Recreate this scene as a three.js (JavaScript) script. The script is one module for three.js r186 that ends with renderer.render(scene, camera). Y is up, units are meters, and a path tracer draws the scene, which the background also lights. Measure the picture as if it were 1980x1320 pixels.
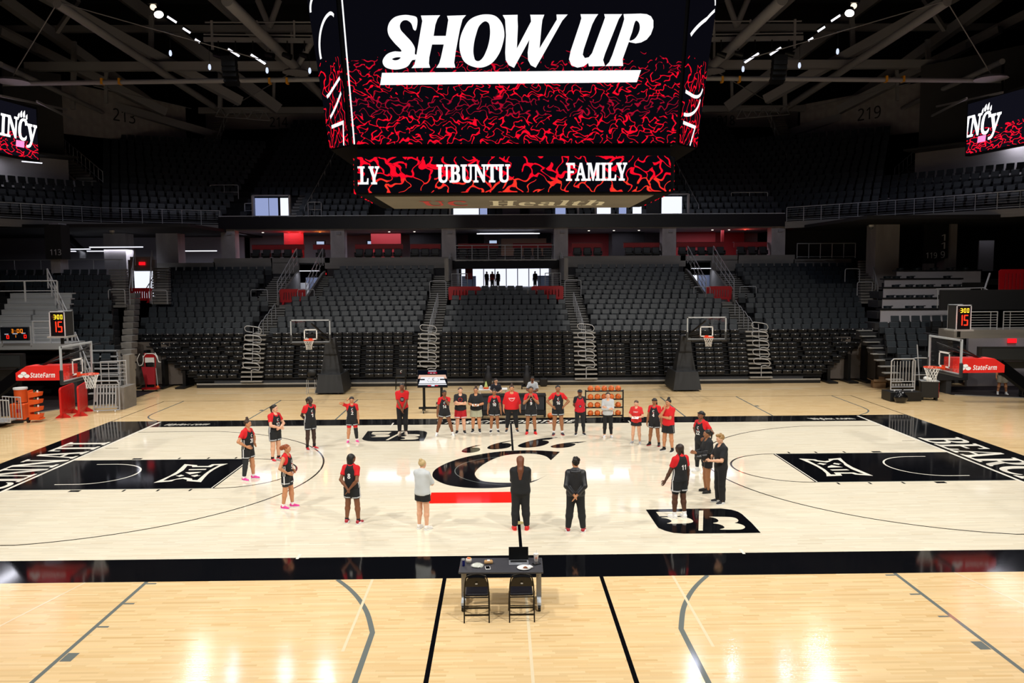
import * as THREE from 'three';
import { mergeGeometries } from 'three/addons/utils/BufferGeometryUtils.js';
import { FontLoader } from 'three/addons/loaders/FontLoader.js';
import { RoundedBoxGeometry } from 'three/addons/geometries/RoundedBoxGeometry.js';
import { RectAreaLightUniformsLib } from 'three/addons/lights/RectAreaLightUniformsLib.js';

// ---------------------------------------------------------------- camera, light, exposure
const scene = new THREE.Scene();
scene.background = new THREE.Color(0x000000);
const camera = new THREE.PerspectiveCamera(45.157, 1980 / 1320, 0.1, 300);
camera.rotation.order = 'YXZ';
camera.position.set(-0.4152, 6.0118, 24.6854);
camera.rotation.set(-0.0839, -0.0143, -0.0064);
const renderer = new THREE.WebGLRenderer({ antialias: true });
renderer.toneMapping = THREE.LinearToneMapping;
renderer.toneMappingExposure = 1.0;
renderer.shadowMap.enabled = true;
RectAreaLightUniformsLib.init();

// sports floodlights in the roof: each is one aimed spot in front of a glowing lens (fixture meshes are built with the roof)
const FLOODS = [];
for (const s of [-1, 1]) {
  FLOODS.push([s * 17.0, 18.6, -17.0, s * 9, -8], [s * 9.5, 18.8, -13.5, s * 5, -5.0], [s * 15.5, 18.6, 14.0, s * 8, 1.5], [s * 7.5, 18.8, 19.5, s * 3.5, 2.5], [s * 13.5, 18.8, 1.5, s * 11, -1.0], [s * 20.5, 18.4, -4.0, s * 19, -9.5]);
}
const FLOOD_POWER = 440;
for (const [x, y, z, tx, tz] of FLOODS) {
  const near = z > 10, l = new THREE.SpotLight(0xfffaf2, FLOOD_POWER * (near ? 1.5 : 1.0), 0, near ? 0.77 : 0.95, near ? 0.42 : 0.85, 2);
  l.position.set(x, y, z); l.target.position.set(tx, 0, tz); l.shadow.radius = 22;
  l.castShadow = true; scene.add(l, l.target);
}

// ---------------------------------------------------------------- helpers
let seed = 12345;
const rnd = () => { seed = (seed * 1664525 + 1013904223) >>> 0; return seed / 4294967296; };
const rr = (a, b) => a + (b - a) * rnd();
const used = new Map();
function numbered(n) { const k = used.get(n) || 0; used.set(n, k + 1); return k ? n + '_' + String(k).padStart(3, '0') : n; }
const V = (x, y, z) => new THREE.Vector3(x, y, z);
const PI = Math.PI;
const mats = {};
function mat(key, color, roughness = 0.6, o = {}) {
  if (!mats[key]) { const m = new THREE.MeshPhysicalMaterial({ color, roughness, ...o }); m.name = key; mats[key] = m; }
  return mats[key];
}
function put(name, geo, material, parent, label) {
  const m = new THREE.Mesh(geo, material); m.name = parent && parent !== scene ? name : numbered(name);
  (parent || scene).add(m); if (label) m.userData.label = label; return m;
}
function thing(name, label, category, p = [0, 0, 0], turn = 0, group) {
  const o = new THREE.Group(); o.name = numbered(name); scene.add(o);
  o.position.set(...p); o.rotation.y = turn; o.userData = { label, category }; if (group) o.userData.group = group; return o;
}
function tag(o, label, category, group) { o.userData.label = label; o.userData.category = category; if (group) o.userData.group = group; return o; }
function struct(o, label) { o.userData.kind = 'structure'; if (label) o.userData.label = label; return o; }
function sgroup(name, label) { const g = new THREE.Group(); g.name = numbered(name); scene.add(g); return struct(g, label); }
function dup(root, p, turn, label, group) {
  const r = root.clone(); r.name = numbered(root.name.replace(/_\d\d\d$/, '')); r.userData = { ...root.userData }; scene.add(r);
  r.position.set(...p); r.rotation.y = turn; if (label) r.userData.label = label; if (group) r.userData.group = group; return r;
}
// geometry collector
class G {
  constructor() { this.a = []; }
  add(g) { g = g.index ? g.toNonIndexed() : g; for (const k of Object.keys(g.attributes)) if (!['position', 'normal', 'uv'].includes(k)) g.deleteAttribute(k); this.a.push(g); return this; }
  box(w, h, d, x = 0, y = 0, z = 0, ry = 0, rx = 0, rz = 0) { const g = new THREE.BoxGeometry(w, h, d); if (rx) g.rotateX(rx); if (rz) g.rotateZ(rz); if (ry) g.rotateY(ry); g.translate(x, y, z); return this.add(g); }
  rbox(w, h, d, r, x = 0, y = 0, z = 0, ry = 0, rx = 0) { const g = new RoundedBoxGeometry(w, h, d, 2, r); if (rx) g.rotateX(rx); if (ry) g.rotateY(ry); g.translate(x, y, z); return this.add(g); }
  rod(p, q, r, n = 8, r2) { const a = V(...p), b = V(...q), L = a.distanceTo(b); if (L < 1e-6) return this; const g = new THREE.CylinderGeometry(r2 ?? r, r, L, n); g.translate(0, L / 2, 0); g.applyQuaternion(new THREE.Quaternion().setFromUnitVectors(V(0, 1, 0), b.clone().sub(a).normalize())); g.translate(...p); return this.add(g); }
  bar(p, q, w, h) { const a = V(...p), b = V(...q), L = a.distanceTo(b), m = new THREE.Matrix4().lookAt(a, b, Math.abs(b.y - a.y) > 0.99 * L ? V(1, 0, 0) : V(0, 1, 0)); const g = new THREE.BoxGeometry(w, h, L); g.applyMatrix4(m); g.translate((p[0] + q[0]) / 2, (p[1] + q[1]) / 2, (p[2] + q[2]) / 2); return this.add(g); }
  tube(pts, r, closed = false, n = 8, seg) { const c = new THREE.CatmullRomCurve3(pts.map(p => V(...p)), closed, 'catmullrom', 0.35); return this.add(new THREE.TubeGeometry(c, seg || pts.length * 5, r, n, closed)); }
  poly(pts, r, n = 7) { for (let i = 0; i + 1 < pts.length; i++) this.rod(pts[i], pts[i + 1], r, n); for (const p of pts.slice(1, -1)) this.ball(r, ...p, n); return this; }
  ball(r, x, y, z, n = 8, sy = 1) { const g = new THREE.SphereGeometry(r, n * 2, n); g.scale(1, sy, 1); g.translate(x, y, z); return this.add(g); }
  cyl(r1, r2, h, x, y, z, n = 20) { const g = new THREE.CylinderGeometry(r1, r2, h, n); g.translate(x, y, z); return this.add(g); }
  lathe(pts, x = 0, y = 0, z = 0, n = 24) { const g = new THREE.LatheGeometry(pts.map(p => new THREE.Vector2(...p)), n); g.translate(x, y, z); return this.add(g); }
  prism(pts, h, place) { const s = new THREE.Shape(pts.map(p => new THREE.Vector2(...p))); const g = new THREE.ExtrudeGeometry(s, { depth: h, bevelEnabled: false }); if (place) place(g); return this.add(g); }
  geo() { return mergeGeometries(this.a); }
  build(name, material, parent, label) { return put(name, this.geo(), material, parent, label); }
}
const canvasTex = (w, h, draw, srgb = true) => {
  const c = document.createElement('canvas'); c.width = w; c.height = h; draw(c.getContext('2d'), w, h);
  const t = new THREE.CanvasTexture(c); if (srgb) t.colorSpace = THREE.SRGBColorSpace; t.anisotropy = 8; return t;
};
const fonts = {};
for (const k of ['sans_bold', 'serif_bold', 'sans_regular']) fonts[k] = await new FontLoader().loadAsync('fonts/droid/droid_' + k + '.typeface.json');
// flat lettering: shapes of a string, fitted to width x height, centred
function letterGeo(str, font, w, h, slant = 0) {
  const sh = fonts[font].generateShapes(str, 1); const g = new THREE.ShapeGeometry(sh, 5); g.computeBoundingBox(); const b = g.boundingBox;
  g.translate(-(b.min.x + b.max.x) / 2, -(b.min.y + b.max.y) / 2, 0); g.scale(w / (b.max.x - b.min.x), h / (b.max.y - b.min.y), 1);
  if (slant) { const p = g.attributes.position; for (let i = 0; i < p.count; i++) p.setX(i, p.getX(i) + slant * p.getY(i)); }
  return g;
}
// ---------------------------------------------------------------- floor
const woodTex = (base, spread, knots, s0) => {
  seed = s0; const N = 2048, rows = 108, rh = N / rows;
  const col = new Uint8Array(N * N * 4), bmp = new Uint8Array(N * N * 4);
  for (let r = 0; r < rows; r++) {
    let x = 0, off = Math.floor(rnd() * N); const y0 = Math.round(r * rh), y1 = Math.round((r + 1) * rh);
    while (x < N) {
      let len = Math.floor(rr(70, 360)); if (x + len > N - 90) len = N - x;
      const t = (rnd() + rnd() + rnd()) / 3 * 2 - 1, dark = rnd() < knots ? rr(0.3, 0.85) : 0, warm = rr(-1, 1), tilt = rr(-26, 26), ph = rnd() * 9;
      const b = [base[0] + spread * (t * 26 - dark * 20), base[1] + spread * (t * 28 - dark * 30 - warm * 3), base[2] + spread * (t * 30 - dark * 38 - warm * 7)];
      for (let y = y0; y < y1; y++) {
        const v = (y - y0) / rh, gap = y === y0 ? -15 : 0;
        for (let xx = x; xx < x + len; xx++) {
          const X = (xx + off) % N, k = (y * N + X) * 4;
          const gr = (Math.sin(y * 1.9 + ph + Math.sin(xx * 0.011 + ph) * 2.2) * 3 + Math.sin(xx * 0.05 + y * 0.7 + ph) * 1.5 + (rnd() - 0.5) * 5) * spread + gap * spread + (xx - x < 2 ? -12 * spread : 0);
          col[k] = b[0] + gr; col[k + 1] = b[1] + gr; col[k + 2] = b[2] + gr; col[k + 3] = 255;
          const h = 128 + tilt * (v - 0.5) * 2 + 22 * Math.cos((v - 0.5) * 3.1) + (gap ? -40 : 0) + (rnd() - 0.5) * 6;
          bmp[k] = bmp[k + 1] = bmp[k + 2] = h; bmp[k + 3] = 255;
        }
      }
      x += len;
    }
  }
  const mk = (d, srgb) => { const t = new THREE.DataTexture(d, N, N, THREE.RGBAFormat); t.wrapS = t.wrapT = THREE.RepeatWrapping; t.magFilter = THREE.LinearFilter; t.minFilter = THREE.LinearMipmapLinearFilter; t.generateMipmaps = true; if (srgb) t.colorSpace = THREE.SRGBColorSpace; t.repeat.set(1 / 6.2, 1 / 6.2); t.needsUpdate = true; return t; };
  return [mk(col, true), mk(bmp, false)];
};
const [mapleMap, mapleBump] = woodTex([229, 199, 150], 0.5, 0.1, 77);
const [creamMap, creamBump] = woodTex([231, 222, 200], 0.36, 0.05, 991);
const FLOOR_GLOSS = { clearcoat: 1.0, clearcoatRoughness: 0.07, bumpScale: 0.0012, specularIntensity: 0.0 };
const maple = mat('maple_boards', 0xffffff, 0.11, { map: mapleMap, bumpMap: mapleBump, bumpScale: 0.0018 });
const cream = mat('bleached_maple', 0xffffff, 0.5, { map: creamMap, bumpMap: creamBump, ...FLOOR_GLOSS });
const paint = (k, c) => mat('floor_paint_' + k, c, 0.45, { bumpMap: creamBump, ...FLOOR_GLOSS, bumpScale: 0.0007 });
const blackP = paint('black', 0x0b0c10), whiteP = paint('white', 0xf0ecdf), greyP = paint('grey', 0x6f7673), redP = paint('red', 0xe8231a), paleP = paint('pale', 0xe6d6b4), thinP = paint('thin', 0x2a2722);

const floor = sgroup('floor', 'polished maple arena floor with painted basketball court');
{
  const g = new THREE.BoxGeometry(60, 0.2, 66); g.translate(0, -0.1, -1);
  const uv = g.attributes.uv, p = g.attributes.position; for (let i = 0; i < p.count; i++) uv.setXY(i, p.getX(i), -p.getZ(i));
  put('boards', g, maple, floor);
}
// flat painted marking: polygon in (x, z), layer n counted in millimetres above the boards
function mark(name, pts, m, layer, holes, label) {
  const s = new THREE.Shape(pts.map(([x, z]) => new THREE.Vector2(x, -z)));
  for (const h of holes || []) s.holes.push(new THREE.Path(h.map(([x, z]) => new THREE.Vector2(x, -z))));
  const g = new THREE.ShapeGeometry(s); g.rotateX(-PI / 2); g.translate(0, layer * 0.001, 0); return put(name, g, m, floor, label);
}
const pairs = a => { const o = []; for (let i = 0; i < a.length; i += 2) o.push([a[i], a[i + 1]]); return o; };
const rect = (x0, z0, x1, z1) => [[x0, z0], [x1, z0], [x1, z1], [x0, z1]];
const spline = (pts, n = 4) => new THREE.SplineCurve(pts.map(p => new THREE.Vector2(...p))).getPoints(pts.length * n).map(p => [p.x, p.y]);
function stroke(name, path, w, m, layer) {     // a line of constant width along a path
  const L = [], R = []; for (let i = 0; i < path.length; i++) {
    const a = path[Math.max(0, i - 1)], b = path[Math.min(path.length - 1, i + 1)]; let dx = b[0] - a[0], dz = b[1] - a[1]; const n = Math.hypot(dx, dz); dx /= n; dz /= n;
    L.push([path[i][0] - dz * w / 2, path[i][1] + dx * w / 2]); R.push([path[i][0] + dz * w / 2, path[i][1] - dx * w / 2]);
  }
  return mark(name, [...L, ...R.reverse()], m, layer);
}
const arc = (cx, cz, r, a0, a1, n = 48) => Array.from({ length: n + 1 }, (_, i) => { const a = a0 + (a1 - a0) * i / n; return [cx + r * Math.cos(a), cz + r * Math.sin(a)]; });
const HX = 14.325, HZ = 7.62;
mark('court_surface', rect(-HX, -HZ, HX, HZ), cream, 1);
mark('sideline_border', rect(-16.5, HZ, 16.5, 8.9), blackP, 1, null, 'black painted border along the near sideline');
mark('sideline_border', rect(-16.5, -8.95, 16.5, -HZ), blackP, 1, null, 'black painted border along the far sideline');
mark('baseline_border', rect(-16.5, -HZ, -HX, HZ), blackP, 1); mark('baseline_border', rect(HX, -HZ, 16.5, HZ), blackP, 1);
for (const s of [-1, 1]) {
  stroke('baseline', [[s * 14.37, -8.75], [s * 14.37, 8.75]], 0.1, whiteP, 3);
  mark('lane', rect(s * 8.535, -1.83, s * HX, 1.83), blackP, 2);
  stroke('free_throw_line', [[s * 8.6, -1.8], [s * 8.6, 1.8]], 0.035, whiteP, 3);
  stroke('lane_line', [[s * 8.53, 1.83], [s * HX, 1.83]], 0.04, greyP, 3); stroke('lane_line', [[s * 8.53, -1.83], [s * HX, -1.83]], 0.04, greyP, 3);
  stroke('free_throw_circle', arc(s * 8.535, 0, 1.83, s > 0 ? PI / 2 : PI / 2, s > 0 ? PI * 1.5 : -PI / 2), 0.06, thinP, 2);
  const a = Math.asin(6.6 / 6.75), t = arc(s * 12.73, 0, 6.75, s > 0 ? PI - a : -a, s > 0 ? PI + a : a, 80);
  const far = t[0][1] < 0 ? t : [...t].reverse();
  stroke('three_point_line', [[s * HX, -6.6], ...far, [s * HX, 6.6]], 0.055, thinP, 2);
  stroke('restricted_arc', [[s * 13.3, 1.25], ...(s > 0 ? arc(12.73, 0, 1.25, PI / 2, PI * 1.5) : arc(-12.73, 0, 1.25, PI / 2, -PI / 2)), [s * 13.3, -1.25]], 0.055, whiteP, 3);
  for (const z of [-1, 1]) {
    mark('lane_block', rect(s * (HX - 2.13) - 0.3, z * 1.9, s * (HX - 2.13) + 0.0, z * 2.08), blackP, 3);
    for (const k of [3.35, 4.3, 5.2]) mark('lane_hash', rect(s * (HX - k) - 0.03, z * 1.9, s * (HX - k) + 0.03, z * 2.1), blackP, 3);
  }
  mark('baseline_hash', rect(s * 14.2, -3.72, s * 13.75, -3.68), thinP, 3); mark('sideline_hash', rect(s * 4.75 - 0.03, -8.1, s * 4.75 + 0.03, -7.1), whiteP, 3);
  mark('sideline_hash', rect(s * 4.75 - 0.03, 7.4, s * 4.75 + 0.03, 7.7), whiteP, 3);
  // practice courts laid across the hall
  stroke('practice_lane_line', [[s * 7.4, 8.9], [s * 7.4, 15]], 0.075, greyP, 1); stroke('practice_lane_line', [[s * 11.06, 8.9], [s * 11.06, 15]], 0.04, paleP, 1);
  stroke('practice_lane_line', [[s * 7.25, -8.95], [s * 7.25, -14.3]], 0.07, greyP, 1); stroke('practice_lane_line', [[s * 10.9, -8.95], [s * 10.9, -14.3]], 0.07, greyP, 1);
  for (const k of [9.0, 9.97, 10.96]) mark('practice_hash', rect(s * 7.36, k - 0.03, s * 7.17, k + 0.03), greyP, 1);
  mark('practice_block', rect(s * 7.35, 11.93, s * 7.17, 12.22), greyP, 1); mark('practice_block', rect(s * 10.95, -11.6, s * 11.1, -11.3), greyP, 1);
  stroke('practice_arc', [...spline([[s * 3.66, 8.9], [s * 3.34, 9.38], [s * 3.06, 9.91], [s * 2.81, 10.54], [s * 2.6, 11.32]]), [s * 2.6, 15]], 0.09, greyP, 1);
  stroke('practice_arc', [...spline([[s * 14.55, -8.95], [s * 15.1, -9.5], [s * 15.42, -10.1], [s * 15.52, -10.8]]), [s * 15.52, -14.3]], 0.07, greyP, 1);
  stroke('practice_sideline', [[s * 16.45, -8.95], [s * 16.45, -14.3]], 0.05, thinP, 1);
  stroke('apron_line', [[s * 1.55, 8.9], [s * 1.55, 15]], 0.075, blackP, 1);
  stroke('pale_line', [[s * 2.97, 8.9], [s * 2.97, 12.0]], 0.05, paleP, 2);
  stroke('pale_line', [[s * 8.6, 8.9], [s * 9.1, 11]], 0.04, paleP, 2);
}
stroke('practice_baseline', [[-16.45, -14.3], [16.45, -14.3]], 0.05, thinP, 2);
stroke('pale_line', [[-15.8, -16.7], [15, -16.7]], 0.16, paleP, 1);
stroke('pale_line', [[0.03, 8.9], [0.03, 15]], 0.05, paleP, 1);
stroke('division_line', [[-0.02, -HZ], [-0.02, -2.72]], 0.07, blackP, 2); stroke('division_line', [[0, 3.6], [0, HZ]], 0.07, blackP, 2);
stroke('division_line', [[0, 2.0], [0, 2.5]], 0.03, whiteP, 4);
mark('centre_medallion', arc(0.0, 5.35, 0.13, 0, PI * 2, 24), mat('brass_disc', 0xa89a63, 0.4), 4);
// centre emblem: open letter with four claws and a red bar
mark('centre_letter', spline(pairs([1.56, -2.44, 1.06, -2.63, 0.48, -2.73, -0.05, -2.69, -0.54, -2.54, -1.11, -2.19, -1.58, -1.78, -1.98, -1.26, -2.29, -0.63, -2.45, -0.07, -2.48, 0.47, -2.39, 0.99, -2.17, 1.44, -1.88, 1.79, -1.5, 2.01, -1.08, 2.12, -0.65, 2.12, -0.29, 2.04, 0.03, 1.91, 0.33, 1.68, 0.59, 1.35, 0.78, 1.01, 0.97, 0.69]), 3).concat(spline(pairs([0.68, 1.16, 0.46, 1.4, 0.21, 1.52, -0.06, 1.55, -0.41, 1.54, -0.7, 1.47, -0.96, 1.32, -1.11, 1.04, -1.19, 0.67, -1.21, 0.36, -1.14, -0.13, -0.97, -0.75, -0.68, -1.45, -0.4, -1.88, -0.11, -2.1, 0.23, -2.21, 0.6, -2.2, 0.88, -2.04, 1.07, -1.73, 1.18, -1.22]), 3)), blackP, 3);
for (const c of [[-1.1, -3.67, -1.3, -3.58, -1.53, -3.33, -1.69, -3.02, -1.75, -2.72, -1.7, -2.52, -1.55, -2.43, -1.35, -2.47, -1.18, -2.67, -1.13, -2.94, -1.18, -3.18, -1.32, -3.25, -1.42, -3.26, -1.29, -3.42],
  [0.13, -4.48, -0.21, -4.26, -0.55, -3.94, -0.79, -3.58, -0.89, -3.23, -0.85, -3.02, -0.69, -2.92, -0.4, -3.0, -0.16, -3.2, -0.06, -3.51, -0.08, -3.8, -0.21, -3.95, -0.39, -3.96, -0.15, -4.19],
  [1.67, -4.87, 1.18, -4.77, 0.69, -4.36, 0.34, -3.9, 0.17, -3.5, 0.23, -3.26, 0.43, -3.15, 0.8, -3.26, 1.11, -3.57, 1.28, -3.97, 1.24, -4.27, 1.06, -4.4, 1.32, -4.48],
  [2.64, -4.09, 2.21, -4.02, 1.79, -3.83, 1.47, -3.58, 1.3, -3.32, 1.35, -3.14, 1.55, -3.04, 1.86, -3.14, 2.09, -3.38, 2.19, -3.64, 2.14, -3.79, 2.02, -3.85, 2.31, -3.85]]) mark('claw', spline(pairs(c), 3), blackP, 3);
mark('emblem_bar', rect(-2.34, 2.53, 0.06, 3.6), redP, 3, null, 'red bar under the black centre emblem');
stroke('centre_circle', arc(0, 0, 1.83, PI * 0.55, PI * 1.42), 0.025, greyP, 4);
const chaikin = p => p.flatMap((a, i) => { const b = p[(i + 1) % p.length]; return [[a[0] * 0.75 + b[0] * 0.25, a[1] * 0.75 + b[1] * 0.25], [a[0] * 0.25 + b[0] * 0.75, a[1] * 0.25 + b[1] * 0.75]]; });
// bank emblem with a five, a slash and a three: near right and, turned about, far left
const fifth = [[3.24, 4.36, 4.21, 4.32, 5.16, 4.33, 5.39, 4.44, 5.51, 4.62, 5.55, 4.83, 5.57, 5.55, 5.55, 6.3, 5.02, 6.31, 3.77, 6.3, 3.55, 6.24, 3.38, 6.07, 3.27, 5.86, 3.26, 5.68, 3.25, 5.06],
  [3.46, 4.57, 4.18, 4.57, 4.12, 4.94, 3.47, 4.94], [3.45, 5.05, 3.72, 5.02, 4.05, 5.03, 4.19, 5.15, 4.22, 5.37, 4.15, 5.49, 4.0, 5.55, 3.49, 5.55, 3.63, 5.45, 3.7, 5.35, 3.68, 5.22, 3.59, 5.1],
  [4.56, 4.5, 4.67, 4.5, 4.26, 6.1, 4.16, 6.09], [4.63, 5.02, 5.18, 5.05, 5.31, 5.15, 5.32, 5.35, 5.24, 5.49, 5.14, 5.54, 5.28, 5.63, 5.33, 5.78, 5.31, 5.91, 5.21, 6.03, 5.09, 6.06, 4.62, 6.04, 4.79, 5.95, 4.84, 5.86, 4.82, 5.71, 4.74, 5.6, 4.61, 5.54, 4.77, 5.47, 4.83, 5.36, 4.83, 5.2, 4.75, 5.07]].map(pairs);
for (const [dx, dz] of [[0, 0], [-8.75, -10.75]]) {
  const sh = fifth.map(l => l.map(([x, z]) => [x + dx, z + dz]));
  mark('emblem_plate', sh[0], blackP, 3); sh.slice(1).forEach((l, i) => mark(['numeral_five', 'numeral_five', 'numeral_slash', 'numeral_three'][i], i === 1 || i === 3 ? chaikin(chaikin(l)) : l, cream, 4));
}
// roman numeral emblems in the lanes
const xii = [[-10.49, -1.18, -10.03, -1.01, -9.99, -0.89, -9.65, -0.88, -9.6, -1.12, -9.12, -1.18, -9.24, -0.83, -9.29, -0.42, -9.29, 0.05, -9.23, 0.56, -9.14, 1.13, -9.62, 0.98, -9.64, 0.85, -9.82, 0.72, -10.0, 0.81, -10.04, 1.01, -10.5, 1.15, -10.42, 0.76, -10.36, 0.33, -10.35, -0.13, -10.43, -0.74],
  [-10.32, -0.96, -10.16, -0.91, -10.1, -0.76, -9.51, -0.73, -9.48, -0.98, -9.33, -0.97, -9.4, -0.35, -9.39, 0.11, -9.33, 0.9, -9.49, 0.87, -9.55, 0.72, -9.82, 0.55, -9.95, 0.66, -10.08, 0.81, -10.18, 0.91, -10.32, 0.92, -10.29, 0.42, -10.22, 0.2, -10.21, -0.35],
  [-10.09, -0.48, -9.56, -0.51, -9.54, -0.37, -10.06, -0.35], [-10.06, -0.08, -9.57, -0.13, -9.64, 0.03, -9.82, 0.19], [-10.19, 0.33, -10.11, 0.32, -10.07, 0.21, -9.92, 0.34, -10.02, 0.48], [-9.73, 0.35, -9.57, 0.22, -9.52, 0.33, -9.42, 0.36, -9.5, 0.41, -9.56, 0.5]].map(pairs);
for (const s of [1, -1]) {
  const l = xii.map(q => q.map(([x, z]) => [s * x, s * z]));
  mark('numeral_frame', l[0], whiteP, 3, [l[1]]); l.slice(2).forEach(q => mark('numeral_stroke', q, whiteP, 3));
}
// lettering on the borders
function floorText(str, font, w, h, x, z, turn, m = whiteP, slant = 0) {
  const g = letterGeo(str, font, w, h, slant); g.rotateX(-PI / 2); g.rotateY(turn); g.translate(x, 0.003, z); return put('border_lettering', g, m, floor);
}
const spaced = (str, w, h, x, z, turn, sp) => { const n = str.length, adv = w / n; const W = { I: 0.5, N: 1.12, C: 0.95, T: 0.9, A: 1.05, B: 0.95, E: 0.85, R: 1, S: 0.85 };
  let tot = 0; for (const c of str) tot += W[c]; let u = -w / 2; for (const c of str) { const cw = W[c] / tot * w; const uu = u + cw / 2; floorText(c, 'serif_bold', cw * 0.97, h, x + uu * Math.cos(turn), z - uu * Math.sin(turn), turn); u += cw; } };
spaced('CINCINNATI', 9.6, 1.45, -15.24, 0, PI / 2); spaced('BEARCATS', 8.7, 1.45, 15.3, 0.1, -PI / 2);
floorText('Wyler.com', 'sans_bold', 1.75, 0.5, -13.05, -8.1, 0, whiteP, 0.4); floorText('Wyler.com', 'sans_bold', 1.75, 0.5, 13.05, -8.1, 0, whiteP, -0.4);
floorText('PORSCHE COURTSIDE', 'sans_bold', 5.1, 0.62, 0, -8.12, 0, whiteP, 0.45);
// ---------------------------------------------------------------- shared materials
const noiseTex = (n, lo, hi, s0, stretch = 1) => { seed = s0; const d = new Uint8Array(n * n * 4), g = [1, 4, 16, 64].map(k => ({ k, v: Float32Array.from({ length: k * k }, rnd) }));
  for (let y = 0; y < n; y++) for (let x = 0; x < n; x++) { let a = 0, w = 0; for (const { k, v } of g) { if (k < 4) continue; const fx = x / n * k, fy = y / n * k * stretch, i = Math.floor(fx), j = Math.floor(fy), u = fx - i, t = fy - j, q = (p, r) => v[((r % k + k) % k) * k + ((p % k + k) % k)]; const s = (q(i, j) * (1 - u) + q(i + 1, j) * u) * (1 - t) + (q(i, j + 1) * (1 - u) + q(i + 1, j + 1) * u) * t; const m = 16 / k; a += s * m; w += m; }
    a = a / w * 0.8 + rnd() * 0.2; const c = lo + (hi - lo) * a, i = (y * n + x) * 4; d[i] = d[i + 1] = d[i + 2] = c; d[i + 3] = 255; }
  const t = new THREE.DataTexture(d, n, n, THREE.RGBAFormat); t.wrapS = t.wrapT = THREE.RepeatWrapping; t.magFilter = THREE.LinearFilter; t.colorSpace = THREE.SRGBColorSpace; t.needsUpdate = true; return t; };
const speckle = noiseTex(256, 205, 255, 5);
const concrete = mat('concrete', 0x8a8680, 0.85, { map: speckle }), concreteD = mat('dark_concrete', 0x3a3a3c, 0.9, { map: speckle }), panelW = mat('pale_panel', 0xa9a4a6, 0.8, { map: speckle });
const black = mat('black_plastic', 0x0c0d0f, 0.5), blackM = mat('black_metal', 0x111214, 0.45, { metalness: 0.3 }), steel = mat('brushed_steel', 0xb2b4b7, 0.4, { metalness: 0.25 }), galv = mat('galvanised_steel', 0x9c9ea0, 0.5, { metalness: 0.25 }), stepM = mat('step_concrete', 0x4b4a48, 0.9, { map: speckle }), matte = mat('matte_black', 0x030304, 0.95, { specularIntensity: 0.1 }), alu = mat('aluminium_nosing', 0x9b9a96, 0.5, { metalness: 0.4 });
const seatM = mat('charcoal_seat_plastic', 0x18222a, 0.42), seatM2 = mat('charcoal_seat_pan', 0x121920, 0.5), foldM = mat('black_folded_seat', 0x111419, 0.4), tagM = mat('seat_number_tag', 0xf4f6f8, 0.3), darkTread = mat('dark_tread', 0x17181b, 0.8);
const redBar = mat('red_barrier_plastic', 0xb3131c, 0.4), redWall = mat('red_wall_paint', 0x8f0f16, 0.6), white = mat('white_plastic', 0xe4e4e2, 0.45), greyW = mat('grey_wall_paint', 0x8b8a90, 0.8), blackW = mat('black_wall_paint', 0x0d0d10, 0.85);
const glow = (k, c, i) => mat('glow_' + k, 0x111111, 0.5, { emissive: c, emissiveIntensity: i });
const tubeLamp = glow('strip_lamp', 0xeef0ff, 1.6), dayGlass = glow('daylit_glass', 0xeef2ff, 1.1), dayGlassB = glow('daylit_glass_blue', 0xb8c8ff, 0.6), exitRed = glow('exit_sign', 0xff1420, 1.2);

// ---------------------------------------------------------------- seats
const SEATS = [], FOLDS = [];      // { p, ry, label, w: shown size }
const seatParts = (() => {
  const back = new G().add((() => { const g = new RoundedBoxGeometry(0.44, 0.46, 0.05, 2, 0.02); const p = g.attributes.position; for (let i = 0; i < p.count; i++) { const x = p.getX(i), y = p.getY(i); p.setZ(i, p.getZ(i) + 1.1 * x * x); if (y > 0.1) p.setX(i, x * (1 - 0.35 * (y - 0.1))); } g.computeVertexNormals(); g.rotateX(-0.2); g.translate(0, 0.64, -0.02); return g; })());
  const pan = new G().rbox(0.44, 0.36, 0.07, 0.03, 0, 0.45, 0.1, 0, -0.08);
  const fr = s => new G().box(0.025, 0.5, 0.18, s * 0.235, 0.3, 0.02).geo();
  return [['backrest', back.geo(), seatM], ['seat_pan', pan.geo(), seatM2], ['side_frame', fr(-1), black], ['side_frame', fr(1), black]];
})();
const foldParts = (() => {
  const shell = new G().rbox(0.49, 0.1, 0.34, 0.035, 0, 0.13, 0).rbox(0.47, 0.13, 0.28, 0.035, 0, 0.05, -0.03);
  const tagG = new G().box(0.045, 0.03, 0.006, 0, 0.14, 0.172);
  return [['shell', shell.geo(), foldM], ['number_tag', tagG.geo(), tagM]];
})();
const ORD = ['lowest', 'second', 'third', 'fourth', 'fifth', 'sixth', 'seventh', 'eighth', 'ninth', 'tenth', 'eleventh', 'twelfth', 'thirteenth', 'fourteenth', 'fifteenth', 'sixteenth'];
const ORN = ['first', ...ORD.slice(1)]; const ord = (i) => ORN[i] || (i + 1) + 'th';

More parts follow.
